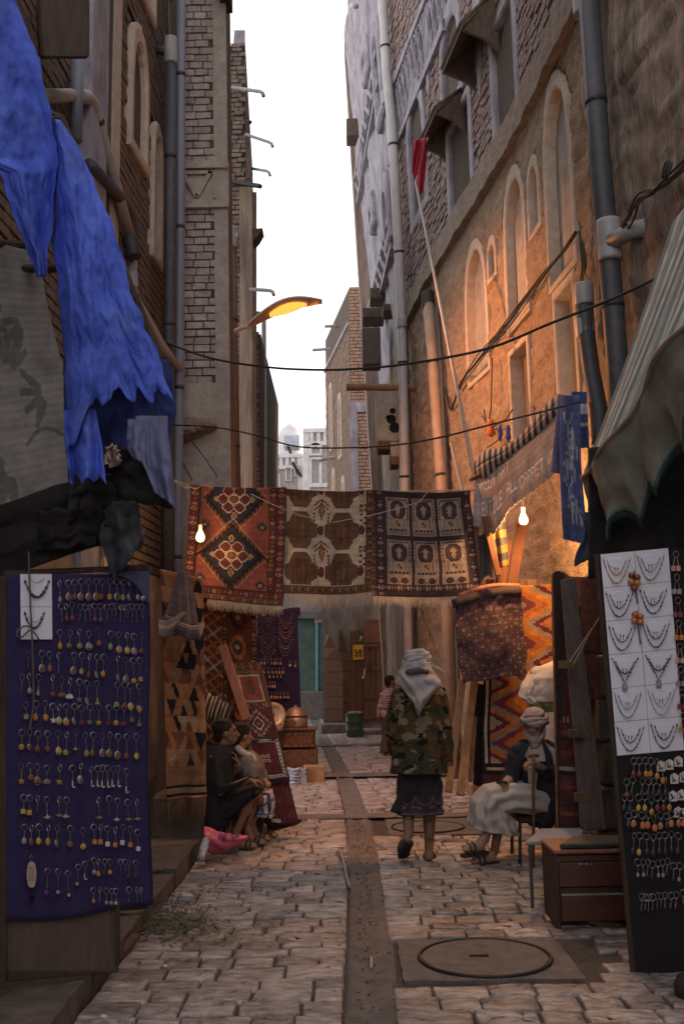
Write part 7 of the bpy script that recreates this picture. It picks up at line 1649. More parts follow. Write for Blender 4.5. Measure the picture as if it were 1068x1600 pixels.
h1, t1 = J(757,1322,-.13), J(723,1327,-.20); foot_into(mb, J(757,1308,-.13), h1, t1); g2 = G(775,1352); h2 = Vector((g2.x, g2.y, .065)); t2 = h2+Vector((-.20,-.06,-.02)); foot_into(mb, J(772,1330,-.02), h2, t2)
finish(mb, 'body', SK_OLD, old, .0065, 5); eyes(old, hc, r_, f, u); sandal(old, h1, t1); sandal(old, h2, t2)
# beard
q = lambda a, b, d: hc+r_*a+f*b+u*d
mb = MB(); mb.ball(q(0,.062,-.105), (.052,.045,.05), 12, 8, rotm(r_, f, u))
for k in (-1, 1): mb.tube([q(k*.074,.01,-.02), q(k*.068,.035,-.06), q(k*.04,.07,-.098)], [.012,.020,.024], 7)
mb.ball(q(0,.072,-.145), (.034,.028,.03), 10, 6, rotm(r_, f, u))
for k in (-1, 1): mb.tube([q(0,.103,-.047), q(k*.018,.097,-.052), q(k*.032,.082,-.066)], [.007,.008,.006], 6)
o = mb.build('beard', M_beard, old, smooth=True); m = o.modifiers.new('one_skin', 'REMESH'); m.mode = 'VOXEL'; m.voxel_size = .006; m.use_smooth_shade = True
tx = bpy.data.textures.new('tufts', 'CLOUDS'); tx.noise_scale = .012; m = o.modifiers.new('tufts', 'DISPLACE'); m.texture = tx; m.strength = .012
M_turban = mat('pale_pink_turban', (.44,.36,.36), (.28,.21,.22), scale=14, rough=.9, bump=.4, bscale=70, stretch=(1,1,3))
wrap(hc, r_, f, u, .090, 3, .024, .068, M_turban, 'turban', old, .30, 2, .022)
M_robe = mat('cream_robe', (.50,.45,.42), (.40,.355,.335), scale=5, rough=.9, bump=.25, bscale=30)
garment('shirt', [ring(838,1160,OY,.07,.07), ring(840,1172,OY,.16,.10), ring(842,1195,OY,.165,.135), ring(846,1225,OY+.02,.17,.15), ring(850,1252,OY+.04,.18,.16)], M_robe, old, fold=.006, seed=3)
X_, Z_ = Vector((1,0,0)), Vector((0,0,1)); Yv = Vector((0,1,0))
lap = [(J(858,1250,.03), Vector((.03,0,.13)), Yv*.19), (J(835,1247,.0), Vector((.0,0,.125)), Yv*.21), (J(795,1243,-.02), Vector((-.02,0,.115)), Yv*.21), (J(773,1249,-.03), Vector((-.075,0,.10)), Yv*.205), (J(767,1262,-.03), Vector((-.14,0,.055)), Yv*.20), (J(768,1280,-.03), Vector((-.165,0,.02)), Yv*.195), (J(771,1297,-.03), Vector((-.185,0,.035)), Yv*.19)]
garment('robe_skirt', lap, M_robe, old, n=110, fold=.016, seed=7, freq=9)
for x_, y_ in ((813,1174),(872,1178)): MB().ball(J(x_, y_, .02), (.082,.085,.075), 12, 8).build('shoulder', mat('dark_blazer', (.028,.029,.040), (.016,.017,.024), scale=10, rough=.85, bump=.3, bscale=90), old, smooth=True)
M_blazer = mat('dark_blazer', (.028,.029,.040), (.016,.017,.024), scale=10, rough=.85, bump=.3, bscale=90)
def open_coat(rings, name, root, material, a0, a1, n=44, seed=0, fold=.008):
    k = len(rings)
    def pt(u_, v):
        f_ = v*(k-1); i = min(k-2, int(f_)); t = f_-i; c, a, b = (rings[i][q_].lerp(rings[i+1][q_], t) for q_ in range(3)); an = lerp(a0+.12*v, a1-.12*v, u_)
        d = 1+fold/.15*(math.sin(an*6+seed+v*5)+nz(math.cos(an)*3, math.sin(an)*3, v*6+seed))*.5; return c+a*math.cos(an)*d+b*math.sin(an)*d
    mb = MB(); mb.grid(pt, n, k*8); return solid(mb.build(name, material, root, smooth=True, fix=False), .012)
open_coat([ring(839,1157,OY+.02,.085,.085), ring(841,1168,OY+.02,.175,.12), ring(844,1190,OY+.02,.195,.165), ring(848,1225,OY+.04,.20,.18), ring(853,1262,OY+.05,.20,.20), ring(857,1288,OY+.06,.16,.18)], 'blazer', old, M_blazer, R(-50), R(232))
for q_ in (((820,1164,.01,.07),(812,1173,0,.08),(804,1195,-.01,.07),(797,1215,-.03,.062),(791,1226,-.11,.052)), ((870,1174,.04,.075),(873,1200,.0,.07),(869,1222,-.08,.062),(853,1207,-.18,.054),(844,1197,-.23,.05))):
    garment('sleeve', [(P(x, y, OY+d), Vector((h,0,.15*h)), Vector((0,h*.8,h*.6))) for x, y, d, h in q_], M_blazer, old, fold=.006, seed=5, freq=5, thick=.008)
mb = MB(); rings = []
for i in range(10):
    t_ = i/9; c_ = P(lerp(862,851,t_), lerp(1195,1297,t_), OY-.16+.05*t_); w_ = lerp(.10,.115,math.sin(PI*min(1,t_*.8)))*(1-max(0,t_-.75)*2.4)
    rings.append([c_+Vector((w_*math.cos(a), .045*math.sin(a)+.012*math.sin(3*a+t_*4), 0)) for a in [2*PI*k/16 for k in range(16)]])
mb.loft(rings); mb.build('coat_tail', M_blazer, old, smooth=True)
for sgn, q_ in ((-1, ((829,1160),(820,1178),(812,1200),(808,1222))), (1, ((846,1160),(851,1178),(853,1200),(852,1225)))):
    mb = MB(); mb.grid(lambda a, v: P(lerp(poly(list((x_, y_) for x_, y_ in q_))(lerp(1160,1222,v)), poly(list((x_, y_) for x_, y_ in q_))(lerp(1160,1222,v))+sgn*lerp(4,11,math.sin(PI*min(1,v*1.1))), a), lerp(1160,1222,v), OY-.125-.04*math.sin(PI*v)), 4, 14); solid(mb.build('lapel', M_blazer, old, smooth=True, fix=False), .012)
MB().ball(J(830,1165,-.10), (.012,.008,.03), 8, 5).build('orange_collar_tab', mat('orange_tab', (.55,.22,.05), bump=0), old, smooth=True)
MB().tube([J(776,1223,-.16), J(783,1221,-.2), J(792,1223,-.2)], .012, 6).build('wrist_watch', M_iron, old)
cn = thing('cane', 'plain wooden walking cane held by the seated old person', 'cane', G(830,1363)); g_c = P(832,1350,OY-.32); MB().tube([P(833,1180,OY-.33), P(833,1200,OY-.33), (g_c.x, g_c.y, 0)], [.014,.013,.011], 9).build('shaft', mat('cane_wood', (.22,.13,.07), (.14,.08,.045), stretch=(5,5,.6), bump=.2, rough=.5), cn, smooth=True); MB().tube([P(825,1182,OY-.33), P(833,1179,OY-.33), P(841,1181,OY-.33)], .016, 8).build('grip', mat('cane_wood', (0,0,0)), cn, smooth=True)
ch = thing('chair', 'small metal legged chair with a dark seat under the old person', 'chair', (J(835,1300,.05).x, OY+.05, 0))
sx0, sx1 = P(803,1275,OY).x, P(880,1275,OY).x; sz = P(820,1277,OY).z; bevel(MB().box(((sx0+sx1)/2, OY+.05, sz), (sx1-sx0, .40, .05)).build('seat', mat('dark_seat', (.06,.03,.035), rough=.6, bump=.1), ch), .015)
for x_, y_ in ((sx0+.02,-.13),(sx0+.02,.23),(sx1-.02,-.13),(sx1-.02,.23)): MB().tube([(x_, OY+y_, sz), (x_-.015*(1 if x_ < (sx0+sx1)/2 else -1), OY+y_*1.05, 0)], .013, 8).build('leg', M_iron, ch)
MB().tube([(sx1-.02, OY-.13, sz), (sx1+.02, OY-.13, sz+.36), (sx1+.02, OY+.23, sz+.36), (sx1-.02, OY+.23, sz)], .013, 8).build('back_frame', M_iron, ch); bevel(MB().box((sx1+.015, OY+.05, sz+.28), (.025,.34,.14)).build('backrest', mat('dark_seat', (0,0,0)), ch), .01)
# ---- the laughing man on the left step
MY = 8.95; J = lambda x, y, d=0.0: P(x, y, MY+d)
mn = thing('person', 'seated person in a black coat with one hand near the chin and bare legs', 'person', (J(350,1300).x, MY, 0))
mb = MB(); r_, f, u = frame(-82, 6, 0); hc = J(353,1146); head_into(mb, hc, r_, f, u, 1.0)
mb.tube([J(345,1168), J(341,1185), J(337,1225), J(338,1270)], [.055,.12,.14,.14], 12); mb.ball(J(340,1272), (.15,.16,.12), 12, 8)
limb(mb, [J(334,1186,-.12), J(343,1236,-.20), J(388,1219,-.24)], [.055,.046,.032]); limb(mb, [J(345,1186,.15), J(368,1232,.10), J(371,1196,-.02)], [.055,.046,.032])
hand_into(mb, J(388,1219,-.24), Vector((1,.1,-.12)), Vector((0,0,-1)), .45, .95, 1); hand_into(mb, J(371,1196,-.02), Vector((-.25,-.1,1)), Vector((-.8,-.3,.1)), .45, .95, -1)
limb(mb, [J(345,1270,-.10), J(396,1240,-.16), J(368,1302,-.14)], [.085,.058,.036]); limb(mb, [J(348,1270,.10), J(402,1248,.06), J(384,1292,.06)], [.085,.058,.036])
mb.ball(J(384,1262,-.15), (.055,.05,.075), 9, 7)
h1 = Vector((J(366,1306,-.14).x, MY-.14, .07)); t1 = h1+Vector((.19,-.02,-.02)); foot_into(mb, J(368,1300,-.14), h1, t1); h2 = Vector((J(383,1296,.06).x, MY+.06, .07)); t2 = h2+Vector((.18,-.06,-.02)); foot_into(mb, J(384,1290,.06), h2, t2)
finish(mb, 'body', SK_BRN, mn, .0065, 5); eyes(mn, hc, r_, f, u); sandal(mn, h1, t1); sandal(mn, h2, t2)
def hair(root, c, r_, f, u, s=1.0, seed=0, back=.02):
    mb = MB(); M_ = rotm(r_, f, u); mb.ball(c-f*(.022*s)+u*(.052*s), (.086*s,.098*s,.086*s), 18, 12, M_); mb.ball(c-f*(.062*s)+u*(.0*s), (.072*s,.05*s,.075*s), 12, 8, M_)
    for k in range(16): 
        a = 2*PI*k/16; mb.ball(c+r_*(.062*s*math.cos(a))+f*((.055*math.sin(a)-.02)*s)+u*((.10+.012*nz(k*2.1, seed))*s), .024*s, 7, 5)
    o = mb.build('hair', M_hair, root, smooth=True); m = o.modifiers.new('one', 'REMESH'); m.mode = 'VOXEL'; m.voxel_size = .008*s; m.use_smooth_shade = True
    m = o.modifiers.new('tufts', 'DISPLACE'); m.texture = tx; m.strength = .016*s; return o
hair(mn, hc, r_, f, u)
M_coat = mat('black_coat', (.020,.020,.026), (.011,.011,.015), scale=10, rough=.9, bump=.3, bscale=80)
garment('coat', [ring(346,1163,MY,.075,.075), ring(343,1174,MY,.12,.15), ring(338,1192,MY,.145,.205), ring(335,1225,MY,.165,.215), ring(335,1262,MY,.18,.225), ring(336,1288,MY,.165,.22)], M_coat, mn, n=48, fold=.010, seed=3)
for q_ in (((334,1182,-.12,.078),(337,1212,-.17,.076),(343,1234,-.20,.070),(365,1229,-.22,.070),(384,1220,-.24,.058)), ((346,1184,.15,.075),(358,1212,.13,.07),(368,1230,.10,.066),(371,1210,.03,.055))):
    garment('sleeve', [(P(x, y, MY+d), Vector((h*.7,0,h*.6)), Vector((0,h*.9,-.1*h))) for x, y, d, h in q_], M_coat, mn, fold=.007, seed=2, freq=5, thick=.008)
garment('dark_shorts', [(J(345,1266,0), Vector((0,0,.12)), Yv*.21), (J(370,1254,-.03), Vector((.02,0,.115)), Yv*.21), (J(393,1240,-.05), Vector((.05,0,.09)), Yv*.20), (J(400,1243,-.05), Vector((.08,0,.06)), Yv*.19)], M_coat, mn, fold=.010, seed=8)
# ---- the boy beside him, turned away
BY = 9.3; J = lambda x, y, d=0.0: P(x, y, BY+d)
bo = thing('person', 'seated dark haired person turned away in a grey shirt, white scarf and plaid wrap', 'person', (J(392,1290).x, BY, 0))
mb = MB(); r_, f, u = frame(-58, 2, 0); hc = J(378,1151); head_into(mb, hc, r_, f, u, .97)
mb.tube([J(381,1174), J(386,1190), J(388,1225), J(385,1262)], [.05,.11,.125,.13], 12); mb.ball(J(384,1265), (.14,.14,.11), 12, 8)
limb(mb, [J(383,1188,-.13), J(392,1218,-.20), J(404,1216,-.02)], [.05,.043,.03]); limb(mb, [J(397,1188,.12), J(412,1222,.08), J(418,1228,-.05)], [.05,.043,.03]); hand_into(mb, J(404,1216,-.02), Vector((1,.3,-.3)), Vector((0,0,-1)), .5, .9, 1)
limb(mb, [J(388,1262,-.08), J(412,1240,-.12), J(392,1290,-.10)], [.08,.055,.034]); limb(mb, [J(390,1262,.10), J(416,1246,.10), J(404,1288,.08)], [.08,.055,.034])
h1 = Vector((J(391,1292,-.10).x, BY-.10, .07)); t1 = h1+Vector((.18,-.05,-.02)); foot_into(mb, J(392,1286,-.10), h1, t1); h2 = Vector((J(404,1292,.08).x, BY+.08, .07)); t2 = h2+Vector((.17,-.05,-.02)); foot_into(mb, J(404,1286,.08), h2, t2)
finish(mb, 'body', SK_TAN, bo, .008, 5); hair(bo, hc, r_, f, u, .99, 4); sandal(bo, h1, t1); sandal(bo, h2, t2)
garment('grey_shirt', [ring(381,1172,BY,.07,.07), ring(385,1182,BY,.11,.13), ring(388,1198,BY,.135,.18), ring(388,1228,BY,.15,.19), ring(386,1256,BY,.16,.20)], mat('grey_shirt', (.20,.175,.17), (.12,.105,.10), scale=14, bump=.3, rough=.9), bo, fold=.008, seed=6)
for q_ in (((384,1185,-.13,.07),(389,1204,-.18,.066),(393,1219,-.20,.06),(400,1216,-.08,.05)), ((397,1186,.12,.07),(406,1208,.10,.064),(412,1222,.06,.056))): garment('sleeve', [(P(x, y, BY+d), Vector((h*.8,0,h*.5)), Vector((0,h*.9,0))) for x, y, d, h in q_], mat('grey_shirt', (0,0,0)), bo, fold=.006, seed=2, freq=5)
mb = MB(); mb.tube([J(370,1168,-.10), J(376,1174,-.13), J(384,1180,-.14), J(393,1182,-.06), J(397,1180,.04)], [.03,.034,.034,.032,.026], 8); mb.tube([J(392,1180,-.10), J(397,1188,-.10), J(396,1196,-.12)], [.028,.03,.015], 8); mb.build('white_scarf', mat('white_scarf', (.52,.50,.50), (.36,.34,.34), scale=20, bump=.4, rough=.9), bo, smooth=True)
c = canvas(40, 60, (.42,.42,.46)); x, y = XY(c)
for k in range(6): rect(c, k/6, 0, k/6+.05, 1, (.07,.075,.13)); rect(c, k/6+.09, 0, k/6+.105, 1, (.12,.13,.2))
for k in range(4): rect(c, 0, k/4+.1, 1, k/4+.16, (.09,.095,.16))
garment('plaid_wrap', [(J(388,1262,0), Vector((0,0,.115)), Yv*.19), (J(402,1250,-.02), Vector((.03,0,.11)), Yv*.20), (J(413,1245,-.03), Vector((.07,0,.06)), Yv*.20), (J(412,1262,-.03), Vector((.095,0,.0)), Yv*.20), (J(408,1272,-.03), Vector((.10,0,-.02)), Yv*.19)], None, bo, fold=.010, seed=8, canv=c)
# ---- person in white behind the old man
PY_ = 9.0; J = lambda x, y, d=0.0: P(x, y, PY_+d)
wp = thing('person', 'person in white shirt and green belt seen from behind, half hidden by the folded rug', 'person', (J(855,1310).x, PY_, 0))
mb = MB(); r_, f, u = frame(-25, 0, 8); hc = J(884,1014); head_into(mb, hc, r_, f, u, 1.0)
mb.tube([J(878,1036), J(868,1050), J(858,1085), J(857,1125)], [.055,.12,.13,.13], 12); mb.ball(J(857,1130), (.15,.12,.12), 12, 8)
limb(mb, [J(836,1052), J(821,1085,-.03), J(845,1100,-.05)], [.055,.045,.032]); limb(mb, [J(892,1058), J(902,1095), J(896,1130,.05)], [.055,.045,.032]); hand_into(mb, J(845,1100,-.05), Vector((1,.2,.0)), Vector((0,1,0)), .5, .95, 1); hand_into(mb, J(896,1130,.05), Vector((0,0,-1)), Vector((-1,0,0)), .3, .95, 1)
limb(mb, [J(848,1140), J(846,1220), Vector((J(846,1220).x, PY_, .10))], [.085,.058,.036]); limb(mb, [J(866,1140), J(868,1220), Vector((J(868,1220).x, PY_, .10))], [.085,.058,.036])
for x_ in (846, 868): h_ = Vector((J(x_,1220).x, PY_-.03, .06)); foot_into(mb, h_+Vector((0,.03,.05)), h_, h_+Vector((0,.2,-.02)))
finish(mb, 'body', SK_BRN, wp, .010, 5); hair(wp, hc, r_, f, u, 1.0, 3)
M_shirt = mat('white_shirt', (.60,.57,.58), (.48,.455,.47), scale=7, rough=.9, bump=.3, bscale=30)
garment('white_shirt', [ring(877,1032,PY_,.07,.07), ring(868,1040,PY_,.16,.10,.1), ring(861,1058,PY_,.195,.135,.06), ring(857,1082,PY_,.185,.14), ring(856,1096,PY_,.17,.135)], M_shirt, wp, fold=.010, seed=6)
garment('sleeve', [(P(x, y, PY_+d), Vector((h,0,.2*h)), Vector((0,h*.9,.3*h))) for x, y, d, h in ((840,1048,0,.075),(828,1068,-.02,.075),(822,1085,-.03,.068),(836,1096,-.05,.055))], M_shirt, wp, fold=.008, seed=3)
MB().ball(J(840,1053), (.078,.08,.07), 12, 8).build('shoulder', M_shirt, wp, smooth=True); MB().ball(J(824,1084,-.03), (.058,.062,.055), 12, 8).build('elbow', M_shirt, wp, smooth=True)
garment('white_skirt', [ring(856,1106,PY_,.16,.13), ring(857,1140,PY_,.18,.15), ring(858,1230,PY_,.20,.17)], M_shirt, wp, fold=.012, seed=9)
garment('belt', [ring(856,1095,PY_,.172,.14), ring(857,1111,PY_,.172,.14)], mat('green_belt', (.30,.29,.08), (.035,.04,.03), scale=26, bump=.2, rough=.6), wp, fold=.002)
# ---- the child further up the street
KY = 17.6; J = lambda x, y, d=0.0: P(x, y, KY+d)
kd = thing('person', 'dark haired child in a purple plaid shirt further up the street', 'person', (J(606,1178).x, KY, 0))
mb = MB(); r_, f, u = frame(-70, 10, 0); hc = J(610,1066); head_into(mb, hc, r_, f, u, .95)
mb.tube([J(609,1077), J(607,1085), J(604,1105), J(604,1120)], [.045,.10,.11,.11], 12); mb.ball(J(604,1122), (.12,.11,.10), 12, 8)
limb(mb, [J(602,1086,-.10), J(601,1105,-.14), J(610,1116,-.12)], [.045,.038,.028]); limb(mb, [J(610,1086,.1), J(612,1105,.12), J(617,1112,.05)], [.045,.038,.028]); hand_into(mb, J(610,1116,-.12), Vector((1,0,-.4)), Vector((0,0,-1)), .4, .8, 1)
for d in (-.08, .08):
    a = Vector((J(604,1170).x+d*.6, KY+d, .08)); limb(mb, [J(604,1124,d), J(605,1150,d), a], [.075,.052,.036]); foot_into(mb, a, a+Vector((-.02,0,-.03)), a+Vector((.15,0,-.05)))
finish(mb, 'body', SK_BRN, kd, .010, 4); hair(kd, hc, r_, f, u, .97, 2)
c = canvas(36, 48, (.30,.22,.30))
for k in range(8): rect(c, k/8, 0, k/8+.05, 1, (.10,.04,.12))
for k in range(6): rect(c, 0, k/6, 1, k/6+.05, (.42,.36,.40))
garment('plaid_shirt', [ring(608,1076,KY,.06,.06), ring(606,1083,KY,.13,.13), ring(604,1100,KY,.15,.15), ring(603,1120,KY,.17,.17)], None, kd, fold=.008, canv=c)
garment('sleeve', [(P(x, y, KY+d), Vector((h,0,0)), Vector((0,h,.2*h))) for x, y, d, h in ((603,1084,-.10,.065),(601,1096,-.13,.062),(602,1106,-.14,.055))], None, kd, fold=.005, canv=c)
for d in (-.08, .08): garment('trouser_leg', [ring(604,1118,KY+d,.10,.09), ring(604.5,1148,KY+d,.085,.08), (Vector((J(604,1170).x+d*.6, KY+d, .07)), X_*.075, Yv*.075)], mat('grey_trousers', (.12,.105,.115), (.07,.06,.068), scale=10, bump=.3, rough=.9), kd, fold=.006)
# ------------------------------------------------------------------ chest, pot, tray and bundles
CHY = 14.6; cp = lambda x, y, o=0.0: P(x, y, CHY-o)
ck = thing('carved_chest', 'carved wooden chest with a copper pot on top, in the middle distance', 'chest', (cp(465,1200).x, CHY, 0))
M_chest = mat('carved_chest', (.20,.085,.04), (.09,.038,.02), scale=16, rough=.5, bump=.7, bscale=50)
x0, x1, zb_, zm, zt = cp(431,1200).x, cp(494,1200).x, cp(465,1203).z, cp(465,1168).z, cp(465,1141).z
bevel(MB().box(((x0+x1)/2, CHY+.2, (zm+zt)/2), (x1-x0-.04, .46, zt-zm)).build('body', M_chest, ck), .01)
bevel(MB().box(((x0+x1)/2, CHY+.2, zt+.015), (x1-x0+.03, .54, .035)).build('lid', M_chest, ck), .01)
bevel(MB().box(((x0+x1)/2, CHY+.2, (zb_+zm)/2), (x1-x0+.02, .50, zm-zb_-.06)).build('base', M_chest, ck), .01)
for x_ in (x0+.04, x1-.04): bevel(MB().box((x_, CHY+.02, .08), (.07,.08,.18)).build('leg', M_chest, ck), .01)
mb = MB()
for i in range(7):
    for zz in (zm+.02, zt-.05): mb.ball((lerp(x0+.05, x1-.05, i/6), CHY-.035, zz), .016, 7, 5)
o = mb.build('brass_stud', mat('brass', (.45,.30,.10), rough=.35, metal=.8, bump=0), ck, smooth=True); o['kind'] = 'stuff'
mb = MB()
for i in range(4):
    cx = lerp(x0+.09, x1-.09, i/3); mb.tube([(cx+.05*math.cos(a), CHY-.032, (zm+zt)/2+.07*math.sin(a)) for a in [2*PI*k/12 for k in range(12)]], .010, 5, closed=True)
o = mb.build('carving', M_chest, ck); o['kind'] = 'stuff'
pt_ = thing('copper_pot', 'lidded copper pot standing on the carved chest', 'pot', (cp(462,1140).x, CHY+.1, zt+.03))
c = Vector((cp(461,1140).x, CHY+.15, zt+.033)); k_ = .0094
M_cop = mat('tinned_copper', (.42,.30,.22), (.28,.19,.14), scale=8, rough=.42, metal=.55, bump=.2)
MB().lathe([(18*k_,0),(19*k_,.02),(18*k_,10*k_),(17.5*k_,17*k_)], c, 24).build('body', M_cop, pt_, smooth=True)
MB().lathe([(19*k_,17*k_),(19*k_,19*k_),(16*k_,21*k_),(14*k_,26*k_),(9*k_,29.5*k_),(3*k_,31*k_),(2*k_,33*k_),(1*k_,34*k_)], c, 24).build('lid', M_cop, pt_, smooth=True)
MB().tube([c+Vector((-.05,-.18,.10)), c+Vector((-.02,-.20,.13)), c+Vector((0,-.20,.09)), c+Vector((-.03,-.20,.05))], .008, 6).build('handle', M_iron, pt_)
tr_ = thing('brass_tray', 'round pale brass tray propped beside the copper pot', 'tray', cp(428,1135)); MB().lathe([(.02,0),(.13,.0),(.165,.02),(.175,.025),(.17,.03),(.12,.01)], P(427,1117,CHY-.25), 24, Euler((PI/2-.25,.2,.25)).to_matrix(), cap=False).build('dish', mat('pale_brass', (.50,.42,.28), (.36,.29,.19), scale=8, rough=.4, metal=.5, bump=.1), tr_, smooth=True)
MB().lathe([(.09,0),(.10,.08),(.06,.14),(.05,.2)], P(432,1142,CHY-.2), 14).build('stand', M_plast, tr_, smooth=True)
bx = thing('cardboard_box', 'brown cardboard box on the paving right of the carved chest', 'box', G(492,1226)); g = G(490,1226); bevel(MB().box((g.x, g.y+.15, .12), (.29, .26, .23)).build('carton', mat('cardboard', (.34,.20,.10), (.24,.14,.07), scale=5, rough=.9, bump=.1), bx), .006); MB().box((g.x+.09, g.y+.015, .12), (.10,.012,.20)).build('flap', mat('cardboard_light', (.42,.26,.13), rough=.9, bump=.1), bx)
bn = thing('plastic_bundle', 'blue and white plastic wrapped bundle in front of the carved chest', 'bundle', G(462,1228)); g = G(462,1228)
mb = MB()
for k in range(5): mb.tube([(g.x+.13*math.cos(PI+.0+PI*i/10)*1, g.y+.10+.05*math.sin(i), .03+k*.042+.008*math.sin(i*1.7+k)) for i in range(11)], .026, 7)
o = mb.build('rolls', mat('blue_white_plastic', (.55,.56,.62), (.12,.14,.26), scale=28, rough=.35, bump=.3), bn, smooth=True); o['kind'] = 'stuff'
MB().box((g.x, g.y+.14, .11), (.24,.12,.2)).build('core', mat('blue_white_plastic', (0,0,0)), bn)
# ------------------------------------------------------------------ barrel
br = thing('barrel', 'dented green oil barrel filled with rubbish near the old doors', 'barrel', G(554,1155)); g = G(554,1154); rr = 13.5*px_m(g.y); h_ = 37*px_m(g.y)
MB().lathe([(rr*.97,0),(rr,.02),(rr,h_*.30),(rr*1.05,h_*.33),(rr,h_*.36),(rr,h_*.63),(rr*1.05,h_*.66),(rr,h_*.69),(rr*.99,h_*.97),(rr*1.03,h_),(rr*.9,h_),(rr*.9,h_*.9)], (g.x, g.y+rr, .01), 24, cap=False).build('drum', mat('green_drum', (.045,.11,.055), (.025,.06,.032), scale=8, rough=.5, bump=.3, c3=(.10,.06,.04), c3amt=.1, c3scale=6), br, smooth=True)
mb = MB()
for k in range(9): mb.ball((g.x+rr*.6*math.cos(k*2.4)*(k/9)**.5, g.y+rr+rr*.6*math.sin(k*2.4)*(k/9)**.5, h_*.98+.03*nz(k*1.7)), (.09,.09,.06), 7, 5)
o = mb.build('rubbish', mat('rubbish', (.42,.33,.30), (.10,.08,.08), scale=14, bump=.5), br, smooth=False); o['kind'] = 'stuff'
# ------------------------------------------------------------------ cabinet and table
g0, g1 = G(873,1458), G(975,1466); CBY = g0.y; cb = thing('drawer_cabinet', 'worn red brown two drawer cabinet standing on the paving at the right', 'cabinet', ((g0.x+g1.x)/2, CBY+.2, 0))
M_cab = mat('red_brown_veneer', (.105,.036,.024), (.06,.022,.016), scale=5, rough=.45, bump=.15, stretch=(.8,6,6), c3=(.15,.06,.04), c3amt=.08, c3scale=9)
M_cabd = mat('dark_carcass', (.06,.035,.026), (.035,.02,.016), scale=5, rough=.6, bump=.2)
L_, R_ = P(868,1400,CBY).x, P(981,1400,CBY).x; zt = P(920,1333,CBY).z
def cz(y): return P(920, y, CBY).z
for x_, nm in ((L_+.012,'side_panel'), (R_-.012,'side_panel')): bevel(MB().box((x_, CBY+.19, zt/2), (.024,.38,zt)).build(nm, M_cabd, cb), .003)
bevel(MB().box(((L_+R_)/2, CBY+.19, zt+.010), (R_-L_+.008,.40,.022)).build('top', mat('cab_top', (.30,.13,.085), (.2,.085,.055), rough=.5, bump=.1), cb), .004)
MB().box(((L_+R_)/2, CBY+.2, (cz(1434)+zt)/2), (R_-L_-.05,.36,zt-cz(1434))).build('carcass', M_cabd, cb)
MB().box(((L_+R_)/2, CBY+.01, cz(1341)), (R_-L_-.045,.02,.03)).build('rail', M_cab, cb)
d1 = bevel(MB().box(((L_+R_)/2-.003, CBY+.002, (cz(1347)+cz(1385))/2), (R_-L_-.052,.026,cz(1347)-cz(1385))).build('drawer_front', M_cab, cb), .004)
d2 = bevel(MB().box(((L_+R_)/2-.005, CBY-.022, (cz(1398)+cz(1437))/2), (R_-L_-.055,.03,cz(1398)-cz(1437))).build('drawer_front', M_cab, cb), .004)
MB().box(((L_+R_)/2, CBY+.012, cz(1391)), (R_-L_-.05,.02,.03)).build('rail', M_cabd, cb)
MB().box(((L_+R_)/2-.004, CBY-.020, cz(1397)+.003), (R_-L_-.06,.034,.006)).build('edge_strip', mat('strip_grey', (.30,.25,.24), bump=0), cb)
pl_ = P(914,1350,CBY-.02); MB().box((pl_.x, CBY-.014, pl_.z), (.082,.006,.018)).build('pull_plate', mat('dark_plate', (.10,.09,.09), metal=.5, rough=.4, bump=.1), d1)
m2 = MB()
for dx, hh in ((-.036,.02),(-.02,.008),(-.004,.008),(.010,.010),(.034,.02)): m2.box((pl_.x+dx, CBY-.020, pl_.z+.001), (.008 if hh > .01 else .012, .006, hh))
m2.build('handle', M_silver, d1)
m2 = MB(); m2.prism([P(x, y, CBY+.03) for x, y in ((912,1438),(940,1440),(976,1443),(976,1449),(945,1449),(925,1445))], (0,.02,0)); m2.build('torn_bottom_board', M_plankR, cb)
bk = thing('dark_case', 'flat dark green case lying on top of the drawer cabinet', 'case', P(930,1322,CBY+.1)); zc = zt+.024
mb = MB(); A_, B_, C_, D_ = P(873,1321,CBY), P(980,1321,CBY), P(980,1303,CBY+.28), P(893,1303,CBY+.28); mb.hexa([Vector((p.x,p.y,zc)) for p in (A_,B_,C_,D_)]+[Vector((p.x,p.y,zc+.030)) for p in (A_,B_,C_,D_)]); bevel(mb.build('case', mat('dark_green_case', (.045,.05,.045), (.03,.033,.03), scale=9, rough=.6, bump=.2), bk), .008)
tb = thing('side_table', 'small blue grey topped metal table left of the drawer cabinet', 'table', G(845,1363)); TZ = P(850,1306,6.75).z
tl, tr2, bl2, br2 = P(843,1301,7.05), P(912,1301,7.05), P(820,1310,6.55), P(905,1310,6.55)
mb = MB(); mb.hexa([Vector((p.x,p.y,TZ-.022)) for p in (bl2,br2,tr2,tl)]+[Vector((p.x,p.y,TZ)) for p in (bl2,br2,tr2,tl)]); bevel(mb.build('table_top', mat('blue_grey_laminate', (.26,.29,.36), (.19,.21,.27), scale=4, rough=.45, bump=.05), tb), .005)
for p in (bl2, br2, tl, tr2): MB().tube([(p.x+.03*(1 if p in (bl2, tl) else -1), p.y+.02, TZ-.02), (p.x+.03*(1 if p in (bl2, tl) else -1), p.y+.02, 0)], .011, 8).build('leg', M_pvcd, tb)
rk = thing('dark_jar', 'dark rounded jar edge at the bottom right corner', 'jar', G(1085,1560)); c = G(1084,1566); MB().lathe([(.06,0),(.085,.03),(.088,.07),(.07,.11),(.05,.12)], c, 16).build('body', mat('dark_jar', (.03,.03,.035), rough=.6, bump=.2), rk, smooth=True)
